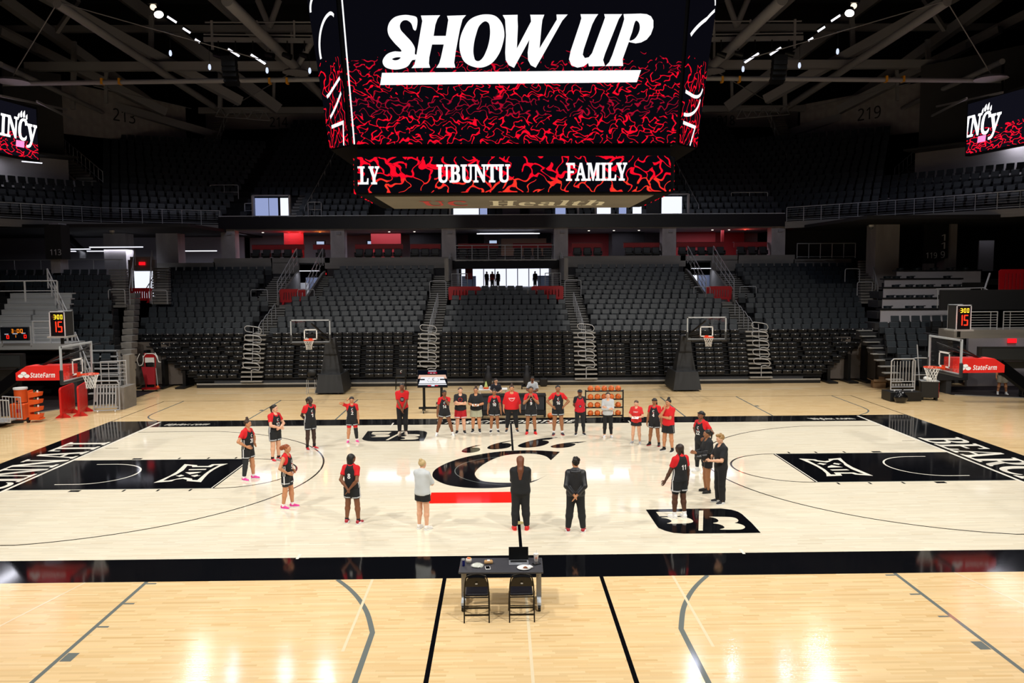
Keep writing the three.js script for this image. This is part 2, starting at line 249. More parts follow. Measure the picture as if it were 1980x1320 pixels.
// main stand across the hall: ten folded telescopic rows, then fixed rows
const ROWS = 14, foldY = k => 0.52 + 0.238 * k, foldZ = k => -19.12 - 0.1 * k, rowTop = i => 3.05 + 0.265 * i, rowZ = i => -20.45 - 0.8 * i;
const BLOCKS = [
  { n: 'leftmost block', f: k => [-16.75 - 0.39 * k, -14.25], u: i => [-20.3 - 0.19 * i, i < 7 ? -14.25 : -15.75], rows: 14 },
  { n: 'block behind left practice hoop', f: () => [-13.0, -4.9], u: i => [i < 7 ? -13.0 : -11.55, -4.95 + 0.02 * i], rows: 14 },
  { n: 'centre block', f: () => [-3.62, 3.52], u: i => i < 6 ? [-3.6, 3.5] : i === 6 ? [-3.3, 3.2] : i === 7 ? [-2.8, 2.5] : [-1.7, 1.4], rows: 9 },
  { n: 'block behind right practice hoop', f: () => [4.78, 12.88], u: i => [4.8 - 0.02 * i, i < 7 ? 12.88 : 11.75], rows: 14 },
  { n: 'rightmost block', f: k => [14.15, 16.9 + 0.37 * k], u: i => [i < 7 ? 14.15 : 15.3, 20.2 + 0.25 * i], rows: 14 },
];
for (const b of BLOCKS) {
  for (let k = 0; k < 10; k++) {
    const [x0, x1] = b.f(k), w = 0.545; let n = Math.floor((x1 - x0) / w), x = x0 + (x1 - x0 - n * w) / 2 + w / 2;
    const gap = k < 7 && n > 6 ? ((x1 - x0) - n * 0.5) / Math.max(1, Math.ceil(n / 3) - 1) : 0; if (gap) x = x0 + 0.27;
    for (let j = 0; j < n; j++) { FOLDS.push({ p: [x, foldY(k), foldZ(k) + 0.12], ry: 0, label: `black folded seat, ${k ? ord(k) + ' row up' : 'lowest row'}, ${ord(j)} from left, ${b.n}`, w: 1 / (44 + k * 0.1) }); x += gap ? (0.5 + (j % 3 === 2 ? gap : 0.0)) : w; }
  }
  for (let i = 0; i < b.rows; i++) {
    const [x0, x1] = b.u(i), w = 0.535, n = Math.floor((x1 - x0) / w);
    for (let j = 0; j < n; j++) SEATS.push({ p: [x0 + (x1 - x0 - n * w) / 2 + w / 2 + j * w + (i % 2 ? 0.12 : -0.12), rowTop(i) - 0.86, rowZ(i)], ry: 0, label: `charcoal stadium seat, fixed row ${ord(i)} up, ${ord(j)} from left, ${b.n}`, w: 1 / (45 + i * 0.8) });
  }
}
// corner seating, left: a wedge that widens upwards
for (let j = 0; j < 13; j++) {
  const z = -14.7 - 0.8 * j, D = 24.7 - z, xr = -0.4738 * D - 0.15, pl = [195, 178, 165, 150, 138, 124, 108, 92, 80, 66, 40, 20, -5][j], xl = -(990 - pl) / 1587 * D - 0.3, n = Math.max(2, Math.floor((xr - xl) / 0.53));
  for (let q = 0; q < n; q++) SEATS.push({ p: [xr - (j % 2 ? 0.27 : 0.48) - q * 0.53, 1.4 + 0.34 * j, z], ry: 0.06, label: `charcoal stadium seat, left corner wedge, ${ord(j)} row up, ${ord(q)} from right`, w: 1.3 / D });
}
// corner seating, right: seven rows in front of the press counters
for (let j = 0; j < 7; j++) {
  const z = -14.9 - 0.55 * j, n = [2, 2, 3, 4, 4, 5, 6][j], x0 = 18.75 + [0.35, 0.4, 0.15, 0.35, 0.55, 0.5, 1.35][j] * 1;
  for (let q = 0; q < n; q++) SEATS.push({ p: [x0 + 0.27 + q * 0.55, 1.0 + 0.29 * j, z], ry: -0.12, label: `charcoal stadium seat below press counters, ${ord(j)} row up, ${ord(q)} from left`, w: 1.5 / (24.7 - z) });
}
function placeSeats(list, parts, name, category, group, stuffName, stuffLabel) {
  list.sort((a, b) => b.w - a.w);
  const near = list.slice(0, 300), rest = list.slice(300);
  for (const s of near) { const t = thing(name, s.label, category, s.p, s.ry, group); for (const [n, g, m] of parts) put(n, g, m, t); }
  if (rest.length) {
    const root = new THREE.Group(); root.name = stuffName; root.userData = { label: stuffLabel, category: 'seats', kind: 'stuff' }; scene.add(root);
    for (const [n, g, m] of parts) { const im = new THREE.InstancedMesh(g, m, rest.length); im.name = n + 's'; im.userData.kind = 'stuff'; const M4 = new THREE.Matrix4(), q = new THREE.Quaternion(); rest.forEach((s, i) => { q.setFromAxisAngle(V(0, 1, 0), s.ry); M4.compose(V(...s.p), q, V(1, 1, 1)); im.setMatrixAt(i, M4); }); root.add(im); }
  }
}
placeSeats(SEATS, seatParts, 'stadium_seat', 'seat', 'charcoal seats of the lower stands', 'stadium_seating', 'charcoal stadium seats of the farther lower stand rows');
placeSeats(FOLDS, foldParts, 'folding_stadium_chair', 'seat', 'folded telescopic seats', 'folded_seating', 'black folded telescopic seats of the farther rows');

// ---------------------------------------------------------------- stand structure
const stand = sgroup('grandstand', 'stepped grandstand with telescopic lower rows facing the court');
{
  // fold-out decks: dark board per row and a silver nosing where it shows at the foot
  new G().box(33.3, 0.14, 0.3, 0.1, 0.07, -18.95).build('kick_board', black, stand);
  new G().box(33.3, 0.08, 0.1, 0.1, 0.2, -18.84).build('front_rail', alu, stand);
  new G().box(31.5, 0.12, 0.4, 0.1, 0.3, -19.1).build('front_deck', mat('grey_deck', 0x2c2e33, 0.6), stand);
  for (let k = 0; k < 10; k++) for (const b of BLOCKS) { const [x0, x1] = b.f(k); new G().box(x1 - x0, 0.035, 0.4, (x0 + x1) / 2, foldY(k) - 0.03, foldZ(k)).box(x1 - x0, 0.2, 0.04, (x0 + x1) / 2, foldY(k) - 0.13, foldZ(k) + 0.02).build('telescopic_deck', darkTread, stand); }
  new G().box(42, 2.4, 0.1, 0, 1.5, -20.35).build('back_board', black, stand);
  for (let i = 0; i < ROWS; i++) for (const b of BLOCKS) { if (i >= b.rows) continue; const [x0, x1] = b.u(i); new G().box(x1 - x0 + 0.1, 0.34, 0.84, (x0 + x1) / 2, rowTop(i) - 0.86 - 0.17, rowZ(i) - 0.05).build('tread', darkTread, stand); }
  // aisles
  for (const [ax, w] of [[-13.62, 1.14], [-4.28, 1.16], [4.15, 1.2], [13.52, 1.2]]) {
    for (let k = -1; k < 10; k++) new G().box(w, 0.07, 0.26, ax, foldY(k) + 0.06, foldZ(k) + 0.25).build('aisle_nosing', alu, stand);
    const nr = Math.abs(ax) > 10 ? 7 : 9;
    for (let i = 0; i < nr; i++) for (const h of [0, 1]) new G().box(w, 0.14, 0.42, ax, rowTop(i) - 0.86 - 0.02 + h * 0.13, rowZ(i) + 0.2 - h * 0.4).build('aisle_step', stepM, stand).add(new G().box(w, 0.045, 0.07, ax, rowTop(i) - 0.86 + 0.04 + h * 0.13, rowZ(i) + 0.4 - h * 0.4).build('nosing', alu));
    if (nr === 9) for (let i = 9; i < 14; i++) for (const h of [0, 1]) new G().box(w, 0.14, 0.42, ax, rowTop(i) - 0.88 + h * 0.13, rowZ(i) + 0.2 - h * 0.4).build('aisle_step', stepM, stand).add(new G().box(w, 0.045, 0.07, ax, rowTop(i) - 0.84 + h * 0.13, rowZ(i) + 0.4 - h * 0.4).build('nosing', alu));
  }
  // stairs beside the two vomitories
  for (const s of [-1, 1]) for (const [xa, w] of [[14.85, 1.5], [11.95, 0.75]]) for (let i = 7; i < 14; i++) for (const h of [0, 1]) new G().box(w, 0.14, 0.42, s * xa, rowTop(i) - 0.88 + h * 0.13, rowZ(i) + 0.2 - h * 0.4).box(w, 0.4, 0.42, s * xa, rowTop(i) - 1.14 + h * 0.13, rowZ(i) + 0.2 - h * 0.4).build('vomitory_step', stepM, stand).add(new G().box(w, 0.045, 0.07, s * xa, rowTop(i) - 0.84 + h * 0.13, rowZ(i) + 0.4 - h * 0.4).build('nosing', alu));
  // vomitory side walls and parapet
  for (const s of [-1, 1]) {
    for (const x of [14.07, 12.33]) new G().prism([[26.0, 3.9], [31.6, 3.9], [31.6, 6.2], [30.6, 6.0], [26.0, 4.55]], 0.14, g => { g.rotateY(PI / 2); g.translate(s * x - 0.07, 0, 0); }).build('vomitory_wall', concrete, stand);
    new G().box(1.7, 0.2, 6, s * 13.2, 4.0, -29).build('vomitory_floor', concrete, stand);
    // concrete parapet above the top row, open over the vomitory door
    new G().box(3.95, 0.75, 0.3, s * 17.9, 6.72, -31.9).build('parapet', concrete, stand); new G().box(8.7, 0.75, 0.3, s * 8.0, 6.72, -31.9).build('parapet', concrete, stand);
    new G().box(4.0, 0.35, 0.3, s * 14.0, 6.92, -31.9).box(1.85, 0.75, 0.3, s * 15.05, 6.4, -31.9).build('parapet', concrete, stand);
    new G().box(4.0, 0.5, 0.3, s * 21.8, 6.55, -31.9).build('parapet', concrete, stand);
    new G().box(0.25, 1.4, 5.2, s * 3.75, 6.2, -29.6, 0).build('parapet_return', concrete, stand);
    new G().box(8.2, 1.7, 0.2, s * 8.1, 5.6, -31.9).box(9.3, 1.8, 0.2, s * 18.95, 5.5, -31.9).build('stand_back_wall', concreteD, stand);
  }
  new G().box(6.9, 0.25, 6.2, 0, 4.75, -29.9).build('lobby_floor', concrete, stand);
}
// wedge supports and wall panels below the outer blocks
for (const s of [-1, 1]) {
  const w = sgroup('trim_' + (s < 0 ? 1 : 2), 'pale wall panels and black frames under the raked corner of the stand');
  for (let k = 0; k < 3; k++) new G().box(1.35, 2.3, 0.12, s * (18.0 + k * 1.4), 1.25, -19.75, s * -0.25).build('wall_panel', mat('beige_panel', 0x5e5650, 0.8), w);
  for (const [x, h] of [[17.3, 0.9], [18.4, 1.5], [19.3, 2.0]]) new G().box(0.16, h, 0.5, s * x, h / 2, -19.3).box(0.5, 0.08, 1.4, s * x, 0.05, -19.1).build('support_frame', blackM, w);
}
// aisle hand rails that fold with the telescopic rows: a serpentine of two tubes
for (const [ax, nm] of [[-13.62, 'left of left practice hoop'], [-4.28, 'left of centre block'], [4.15, 'right of centre block'], [13.52, 'right of right practice hoop']]) {
  const t = thing('folded_handrail', `serpentine steel handrails folded over the aisle ${nm}`, 'handrail', [ax, 0.25, -18.75]);
  for (let k = 0; k < 5; k++) {
    const y = 0.55 + k * 0.475, z = -0.12 * k - 0.05 * (k % 2);
    new G().tube([[0, y, z], [0.03, y + 0.14, z + 0.02], [0.2, y + 0.17, z + 0.05], [0.4, y + 0.14, z + 0.05], [0.47, y + 0.3, z + 0.05], [0.36, y + 0.46, z + 0.05], [0, y + 0.53, z + 0.03], [-0.3, y + 0.56, z + 0.05], [-0.42, y + 0.46, z + 0.05], [-0.36, y + 0.3, z + 0.05], [-0.2, y + 0.24, z + 0.04], [-0.02, y + 0.22, z + 0.02]], 0.021).build('rail_loop', steel, t);
  }
  new G().rod([0, 0.12, 0.05], [0, 0.7, 0.02], 0.021).rod([0, 1.0, -0.2], [0, 2.9, -0.6], 0.018).build('post', steel, t);
  for (let i = 0; i < (Math.abs(ax) > 10 ? 4 : 6); i++) { const y = rowTop(i) - 0.86 - 0.25 + 0.1, z = rowZ(i) + 18.75, dx = Math.sign(ax) * -0.02 * i; new G().tube([[dx, y, z + 0.15], [dx, y + 0.8, z + 0.15], [dx, y + 0.98, z - 0.1], [dx, y + 1.18, z - 0.6], [dx, y + 1.05, z - 0.75], [dx, y + 0.3, z - 0.72]], 0.02).build('rail_hoop', steel, t); }
  if (Math.abs(ax) < 10) new G().tube([[-0.5, 4.2, -7.9], [-0.5, 5.15, -7.9], [-0.4, 5.25, -7.9], [0.4, 5.25, -7.9], [0.5, 5.15, -7.9], [0.5, 4.2, -7.9]], 0.022).build('landing_rail', steel, t);
  else { for (const e of [-1.5, 1.35]) new G().tube([[e - 0.5, 3.9, -7.0], [e - 0.5, 4.72, -7.0], [e - 0.42, 4.8, -7.0], [e + 0.42, 4.8, -7.0], [e + 0.5, 4.72, -7.0], [e + 0.5, 3.9, -7.0]], 0.022).build('landing_rail', steel, t); }
}
// vomitories: sloping rails, red barrier, doors
for (const s of [-1, 1]) {
  const side = s < 0 ? 'left' : 'right';
  for (const [x, w] of [[14.07, 'outer'], [12.33, 'inner']]) {
    const t = thing('stair_railing', `steel sloping railing on ${w} wall of the ${side} stand entrance`, 'railing', [s * x, 4.5, -26]);
    const top = [[0, 0.0, 0], [0, 1.0, 0], [0, 3.2, -5.1]], bot = [[0, 0.35, 0], [0, 2.3, -5.1]];
    new G().poly(top, 0.028).build('top_rail', steel, t); new G().poly(bot, 0.02).build('lower_rail', steel, t); new G().rod([0, 0.68, 0], [0, 2.75, -5.1], 0.02).build('middle_rail', steel, t);
    for (let k = 0; k < 6; k++) { const z = -k * 1.02, y = k * 0.43; new G().rod([0, y - 0.1, z], [0, y + 1.0, z], 0.02).build('post', steel, t); }
  }
  { const l = new THREE.RectAreaLight(0xdfe6ff, 5, 1.2, 0.5); l.position.set(s * 13.2, 6.15, -30.8); l.rotation.x = -PI / 2; scene.add(l); new G().box(1.2, 0.04, 0.5, s * 13.2, 6.2, -30.8).build('ceiling_lamp', tubeLamp, stand); }
  const d = struct(new THREE.Group()); d.name = 'door_' + (s < 0 ? 1 : 2); scene.add(d); d.userData.label = `double door at the back of the ${side} stand entrance`;
  if (s < 0) { new G().box(1.0, 1.5, 0.06, -13.2, 5.0, -31.9).build('door_leaf', mat('pale_blue_door', 0x9aa6c4, 0.5), d); new G().box(0.55, 1.0, 0.04, -13.7, 4.9, -31.5).build('notice_board', white, d); new G().box(0.22, 0.12, 0.05, -12.35, 6.0, -31.6).build('exit_sign', exitRed, d); }
  else { new G().box(0.95, 1.5, 0.06, 12.75, 5.0, -31.95).build('daylit_pane', dayGlass, d); new G().box(0.8, 1.5, 0.06, 13.65, 5.0, -31.9).build('door_leaf', mat('pale_blue_door', 0x9aa6c4), d); new G().box(0.04, 1.5, 0.08, 13.2, 5.0, -31.9).build('jamb', steel, d); }
}
function barrier(p, turn, label, w = 1.95, h = 0.95, m = redBar, group) {
  const t = thing('crowd_barrier', label, 'barrier', p, turn, group); const s = new THREE.Shape([[-w / 2, 0.14], [-w / 2 - 0.03, h - 0.08], [-w / 2 + 0.08, h], [w / 2 - 0.08, h], [w / 2 + 0.03, h - 0.08], [w / 2, 0.14]].map(q => new THREE.Vector2(...q)));
  for (let k = 0; k < 8; k++) { const x = -w * 0.36 + k * w * 0.103, a = k === 0 ? 0.05 : 0; s.holes.push(new THREE.Path([[x - 0.03, 0.28], [x + 0.03, 0.28], [x + 0.03 + a, h - 0.2], [x - 0.03 + a, h - 0.2]].map(q => new THREE.Vector2(...q)))); }
  const g = new THREE.ExtrudeGeometry(s, { depth: 0.06, bevelEnabled: true, bevelSize: 0.01, bevelThickness: 0.01, bevelSegments: 1 }); g.translate(0, 0, -0.03); put('panel', g, m, t);
  for (const e of [-1, 1]) new G().prism([[-0.3, 0], [0.3, 0], [0.24, 0.06], [0.08, 0.18], [-0.08, 0.18], [-0.24, 0.06]], 0.12, q => { q.rotateY(PI / 2); q.translate(e * w * 0.36 - 0.06, 0, 0); }).build('foot', m, t);
  return t;
}
barrier([-13.2, 4.12, -26.3], 0, 'red plastic crowd barrier closing the left stand entrance', 1.6);
barrier([13.2, 4.12, -26.3], 0, 'red plastic crowd barrier closing the right stand entrance', 1.6);
barrier([-2.62, 4.2, -26.62], 0, 'red plastic crowd barrier left behind the centre block');
barrier([2.55, 4.2, -26.62], 0, 'red plastic crowd barrier right behind the centre block');
// ---------------------------------------------------------------- centre entrance and club level
const lamp = (x, y, z, w, d, power, color = 0xf2f2ff) => { const l = new THREE.RectAreaLight(color, power, w, d); l.position.set(x, y, z); l.rotation.x = -PI / 2; scene.add(l); };
{
  const e = sgroup('centre_entrance', 'centre entrance under the club balcony with a daylit lobby behind');
  new G().box(7.3, 0.55, 0.4, 0, 6.55, -31.4).build('lintel', blackW, e);
  new G().box(0.5, 1.6, 3, -3.6, 5.6, -33).box(0.5, 1.6, 3, 3.35, 5.6, -33).build('jamb', panelW, e);
  new G().box(8, 0.1, 9, 0, 6.35, -36).build('lobby_ceiling', greyW, e);
  new G().box(9, 0.1, 10, 0, 4.85, -37).build('lobby_floor', greyW, e);
  for (const x of [-4.5, 4.5]) new G().box(0.1, 1.6, 9, x, 5.6, -37).build('lobby_wall', greyW, e);
  // the two daylit banks of glazing at the end of the lobby
  const w = struct(new THREE.Group()); w.name = 'window_1'; scene.add(w); w.userData.label = 'bright daylit lobby glazing behind the centre block';
  for (let k = 0; k < 8; k++) new G().box(0.84, 1.45, 0.05, -3.05 + k * 0.9, 5.62, -41).build('pane', dayGlass, w);
  for (let k = 0; k < 9; k++) new G().box(0.07, 1.5, 0.1, -3.5 + k * 0.9, 5.62, -40.95).build('mullion', panelW, w);
  const l = new THREE.RectAreaLight(0xe6ecff, 1.5, 6.6, 1.4); l.position.set(0, 5.6, -40.8); l.rotation.y = PI; scene.add(l);
  new G().box(0.5, 0.8, 0.05, -2.55, 5.95, -32.3).build('red_banner', redWall, e);
  for (const [x, w2] of [[-2.6, 1.0], [2.7, 0.9]]) new G().box(w2, 0.85, 0.04, x, 5.35, -33.5).build('glass_screen', mat('grey_glass_screen', 0x9aa3b4, 0.2, { transmission: 0.4, thickness: 0 }), e);
}
// rails either side of the centre entrance
for (const s of [-1, 1]) {
  const t = thing('entrance_railing', `steel railing beside the ${s < 0 ? 'left' : 'right'} jamb of the centre entrance`, 'railing', [s * 3.0, 4.9, -28.2]);
  new G().rod([0.5, 1.05, 0], [-0.5, 1.05, 0], 0.025).build('top_rail', steel, t); for (const x of [-0.5, 0, 0.5]) new G().rod([x, 0, 0], [x, 1.05, 0], 0.022).build('post', steel, t);
  for (let k = 0; k < 6; k++) new G().rod([-0.5, 0.15 + k * 0.14, 0], [0.5, 0.15 + k * 0.14, 0], 0.008, 5).build('wire', steel, t);
  const r = thing('entrance_railing', `steel sloping railing on the ${s < 0 ? 'left' : 'right'} parapet return by centre entrance`, 'railing', [s * 3.75, 6.9, -29.8]);
  new G().poly([[0, 0.0, -2], [0, 0.45, -2], [0, -0.3, 2.2], [0, -1.3, 2.2]], 0.03).build('top_rail', steel, r); for (let k = 0; k < 4; k++) new G().rod([0, -0.3 - 0.2 * k, -1.5 + k * 1.1], [0, 0.38 - 0.2 * k, -1.5 + k * 1.1], 0.02).build('post', steel, r);
}
// balcony rail over the entrance
{
  const t = thing('balcony_railing', 'steel balcony railing with wires above the centre entrance', 'railing', [0, 6.85, -31.3]);
  new G().rod([-3.4, 1.0, 0], [3.3, 1.0, 0], 0.03).build('top_rail', steel, t); for (let k = 0; k < 7; k++) new G().rod([-3.4 + k * 1.117, 0, 0], [-3.4 + k * 1.117, 1.0, 0], 0.025).build('post', steel, t);
  for (let k = 0; k < 5; k++) new G().rod([-3.4, 0.15 + k * 0.16, 0], [3.3, 0.15 + k * 0.16, 0], 0.009, 5).build('wire', steel, t);
  new G().box(6.9, 0.1, 0.2, 0, 0, 0).build('sill', alu, t);
}
const club = sgroup('club_level', 'club level with columns, red counters and suites behind');
{
  new G().box(40, 0.2, 9, 0, 6.75, -36.4).build('club_floor', concreteD, club);
  new G().box(40, 0.15, 9, 0, 9.05, -36.4).build('club_ceiling', greyW, club);
  new G().box(40, 2.4, 0.15, 0, 7.9, -40.5).build('suite_back_wall', panelW, club);
  for (const x of [-18.9, -11.47, -3.9, 3.8, 11.22, 18.75]) { new G().box(0.95, 2.2, 0.9, x, 7.95, -32.3).build('column', panelW, club); new G().box(0.3, 0.16, 0.1, x + 0.1, 8.75, -31.8).build('column_camera', greyW, club); }
  // red suite walls
  for (const [x, w, z] of [[-15.2, 1.4, -35], [-8.8, 2.2, -36.5], [-6, 2.6, -39.8], [6.2, 3.8, -39.8], [14.2, 3.6, -38], [15.6, 0.2, -34.5], [17.4, 2.2, -39]]) new G().box(w, 2.2, 0.15, x, 7.9, z).build('red_suite_wall', redWall, club);
  for (const [x, w, z] of [[-5.4, 3.4, -37], [9.2, 2.4, -37], [-2.2, 1.2, -38], [3.0, 1.0, -38]]) new G().box(w, 2.1, 0.12, x, 7.9, z).build('dark_suite_wall', blackW, club);
  for (const x of [-13.8, -10.0, 9.4, 12.5, -0.9]) { new G().box(0.75, 0.62, 0.08, x, 8.15, -37.3).build('window_frame', blackW, club); new G().box(0.55, 0.5, 0.04, x, 8.15, -37.24).build('lit_window', glow('suite_window', 0xc8dcff, 0.7), club); }
  // strips in the centre suite ceiling
  new G().box(4.4, 0.06, 0.12, 0.2, 8.72, -33.2).box(3.9, 0.06, 0.1, 0.1, 8.8, -34.6).build('strip_lamp', tubeLamp, club); lamp(0.1, 8.65, -34, 4.2, 0.8, 3);
  new G().box(3.4, 1.3, 0.1, 1.4, 7.9, -37.5).build('timber_wall', mat('timber_wall', 0x8a6650, 0.6), club);
  // upstand fascia: an unlit ribbon board
  new G().box(38.6, 0.82, 0.5, -0.15, 9.45, -31.9).build('ribbon_board', mat('ribbon_board', 0x101218, 0.35), club); new G().box(38.6, 0.05, 0.08, -0.15, 9.93, -31.8).build('ribbon_rail', steel, club);
  for (const [x, c] of [[-15.4, 0xff2020], [-14.6, 0xff3030], [-13.2, 0xff8030], [17.2, 0xff5040]]) { new G().cyl(0.08, 0.08, 0.05, x, 8.96, -34.4, 12).build('downlight', glow('red_downlight' + c, c, 1.5), club); const l = new THREE.PointLight(c, 1.8, 0, 2); l.position.set(x, 8.7, -34.3); l.shadow.radius = 4; scene.add(l); }
  for (const x of [-17.3, -8.3, -6.5, 6, 7.8, 9.6, 14.9, 16.1]) new G().cyl(0.07, 0.07, 0.04, x, 8.96, -34.6, 10).build('downlight', glow('white_downlight', 0xfff4e0, 2), club);
  for (const x of [-16.8, -8.2, 7.4, 14.8]) lamp(x, 8.93, -35.2, 4.2, 2.4, 3.6, 0xf4ecff);
}
// red counters, one per bay, with black club chairs in front
const clubBays = [[-17.5, -13.9], [-13.3, -12.1], [-10.4, -7.1], [-6.6, -4.5], [-3.3, -0.5], [0.5, 3.2], [4.6, 6.7], [8.2, 10.7], [11.9, 15.2], [15.9, 18.2]];
clubBays.forEach(([a, b], i) => {
  const t = thing('club_counter', `red club counter, ${ord(i)} from left along the club level`, 'counter', [(a + b) / 2, 6.85, -32.6], 0, 'red club counters');
  new G().box(b - a, 0.34, 0.1, 0, 0.98, 0).build('front_panel', redWall, t); new G().box(b - a, 0.04, 0.4, 0, 1.16, -0.15).build('counter_top', mat('counter_top', 0x5a0a10, 0.35), t);
  const n = Math.max(1, Math.floor((b - a) / 0.62));
  for (let k = 0; k < n; k++) {
    const c = thing('club_chair', `black club chair, ${ord(k)} from left before the ${ord(i)} red counter`, 'chair', [a + (b - a) * (k + 0.5) / n, 6.85, -32.15], 0, 'black club chairs');
    new G().rbox(0.52, 0.48, 0.12, 0.05, 0, 0.6, -0.18, 0, -0.15).build('backrest', black, c); new G().rbox(0.52, 0.14, 0.45, 0.05, 0, 0.4, 0.05).build('seat', black, c); for (const s of [-1, 1]) new G().rbox(0.06, 0.3, 0.4, 0.02, s * 0.27, 0.45, 0).build('armrest', black, c); new G().box(0.4, 0.34, 0.3, 0, 0.17, 0).build('pedestal', black, c);
  }
});
// ---------------------------------------------------------------- side balconies
const balc = { L: [[-19.4, -31.9], [-25.9, -28.7], [-29.7, -24.3], [-33.5, -17]], R: [[19.2, -31.6], [23.35, -27.1], [28.15, -20.4], [31.5, -14]] };
for (const s of ['L', 'R']) {
  const pts = balc[s], w = sgroup('balcony_edge_' + (s === 'L' ? 'left' : 'right'), `concrete edge of the ${s === 'L' ? 'left' : 'right'} upper balcony`);
  for (let i = 0; i < 3; i++) { const [a, b] = [pts[i], pts[i + 1]]; new G().bar([a[0], 9.12, a[1]], [b[0], 9.12, b[1]], 0.4, 0.45).build('edge_beam', concrete, w); }
  const t = thing('balcony_railing', `long steel wire railing along the ${s === 'L' ? 'left' : 'right'} upper balcony edge`, 'railing', [pts[1][0], 9.35, pts[1][1]]);
  for (let i = 0; i < 3; i++) {
    const a = [pts[i][0] - pts[1][0], pts[i][1] - pts[1][1]], b = [pts[i + 1][0] - pts[1][0], pts[i + 1][1] - pts[1][1]], n = Math.round(Math.hypot(b[0] - a[0], b[1] - a[1]) / 1.15);
    new G().rod([a[0], 0.95, a[1]], [b[0], 0.95, b[1]], 0.028).build('top_rail', steel, t); new G().rod([a[0], 0.1, a[1]], [b[0], 0.1, b[1]], 0.02).build('bottom_rail', steel, t);
    for (let k = 0; k < 5; k++) new G().rod([a[0], 0.22 + k * 0.15, a[1]], [b[0], 0.22 + k * 0.15, b[1]], 0.007, 5).build('wire', steel, t);
    for (let k = 0; k <= n; k++) { const u = k / n, x = a[0] + (b[0] - a[0]) * u, z = a[1] + (b[1] - a[1]) * u; new G().rod([x, 0, z], [x, 0.95, z], 0.024).build('post', steel, t); }
  }
  const cam = thing('dome_camera', `small white dome camera under the ${s === 'L' ? 'left' : 'right'} balcony edge`, 'camera', s === 'L' ? [-25.2, 8.8, -28.6] : [23.0, 8.8, -27.1]);
  new G().cyl(0.16, 0.14, 0.16, 0, 0, 0, 16).build('housing', white, cam); new G().ball(0.13, 0, -0.1, 0, 10).build('dome', mat('smoked_dome', 0x777a80, 0.2), cam);
}
// ---------------------------------------------------------------- upper bowl
const bowl = sgroup('upper_bowl', 'dark raked upper seating bowl');
const bowlBase = [[-36, -14], [-29.9, -24.6], [-26.1, -29.1], [-19.4, -32.6], [19.2, -32.4], [23.6, -27.5], [28.4, -20.8], [34, -12]];
const bowlRow = r => bowlBase.map(([x, z], i) => { const k = i > 2 && i < 5 ? [0, -0.86] : i < 3 ? (i === 2 ? [-0.36, -0.82] : [-0.66, -0.56]) : (i === 5 ? [0.42, -0.78] : [0.7, -0.5]); return [x + k[0] * r, z + k[1] * r]; });
const bowlSeats = [];
for (let r = 0; r < 21; r++) {
  const P = bowlRow(r), y = 9.55 + 0.5 * r, g = new G();
  for (let i = 0; i + 1 < P.length; i++) { if (r > (i === 3 ? 18 : i === 2 || i === 4 ? 13 : 4)) continue;
    const [a, b] = [P[i], P[i + 1]], L = Math.hypot(b[0] - a[0], b[1] - a[1]), ang = Math.atan2(b[1] - a[1], b[0] - a[0]);
    g.bar([a[0], y - 0.25, a[1] - 0.3], [b[0], y - 0.25, b[1] - 0.3], 0.95, 0.5);
    const n = Math.floor(L / 0.55); for (let k = 0; k < n; k++) { const u = (k + 0.5) / n; if (i === 3 && (k % 18 < 2)) continue; if (i === 3 && r < 4 && Math.abs(a[0] + (b[0] - a[0]) * u + 16) < 1.6) continue; bowlSeats.push([a[0] + (b[0] - a[0]) * u, y, a[1] + (b[1] - a[1]) * u, -ang]); }
  }
  if (g.a.length) g.build('tread', darkTread, bowl);
}
{
  const geo = new G().rbox(0.45, 0.42, 0.06, 0.025, 0, 0.55, -0.05, 0, -0.15).box(0.42, 0.3, 0.08, 0, 0.3, 0.05).geo();
  const im = new THREE.InstancedMesh(geo, seatM, bowlSeats.length); im.name = 'upper_bowl_seating'; im.userData = { kind: 'stuff', label: 'black seats filling the dark upper bowl', category: 'seats' };
  const M4 = new THREE.Matrix4(), q = new THREE.Quaternion(); bowlSeats.forEach(([x, y, z, a], i) => { q.setFromAxisAngle(V(0, 1, 0), a); M4.compose(V(x, y, z), q, V(1, 1, 1)); im.setMatrixAt(i, M4); }); scene.add(im);
}
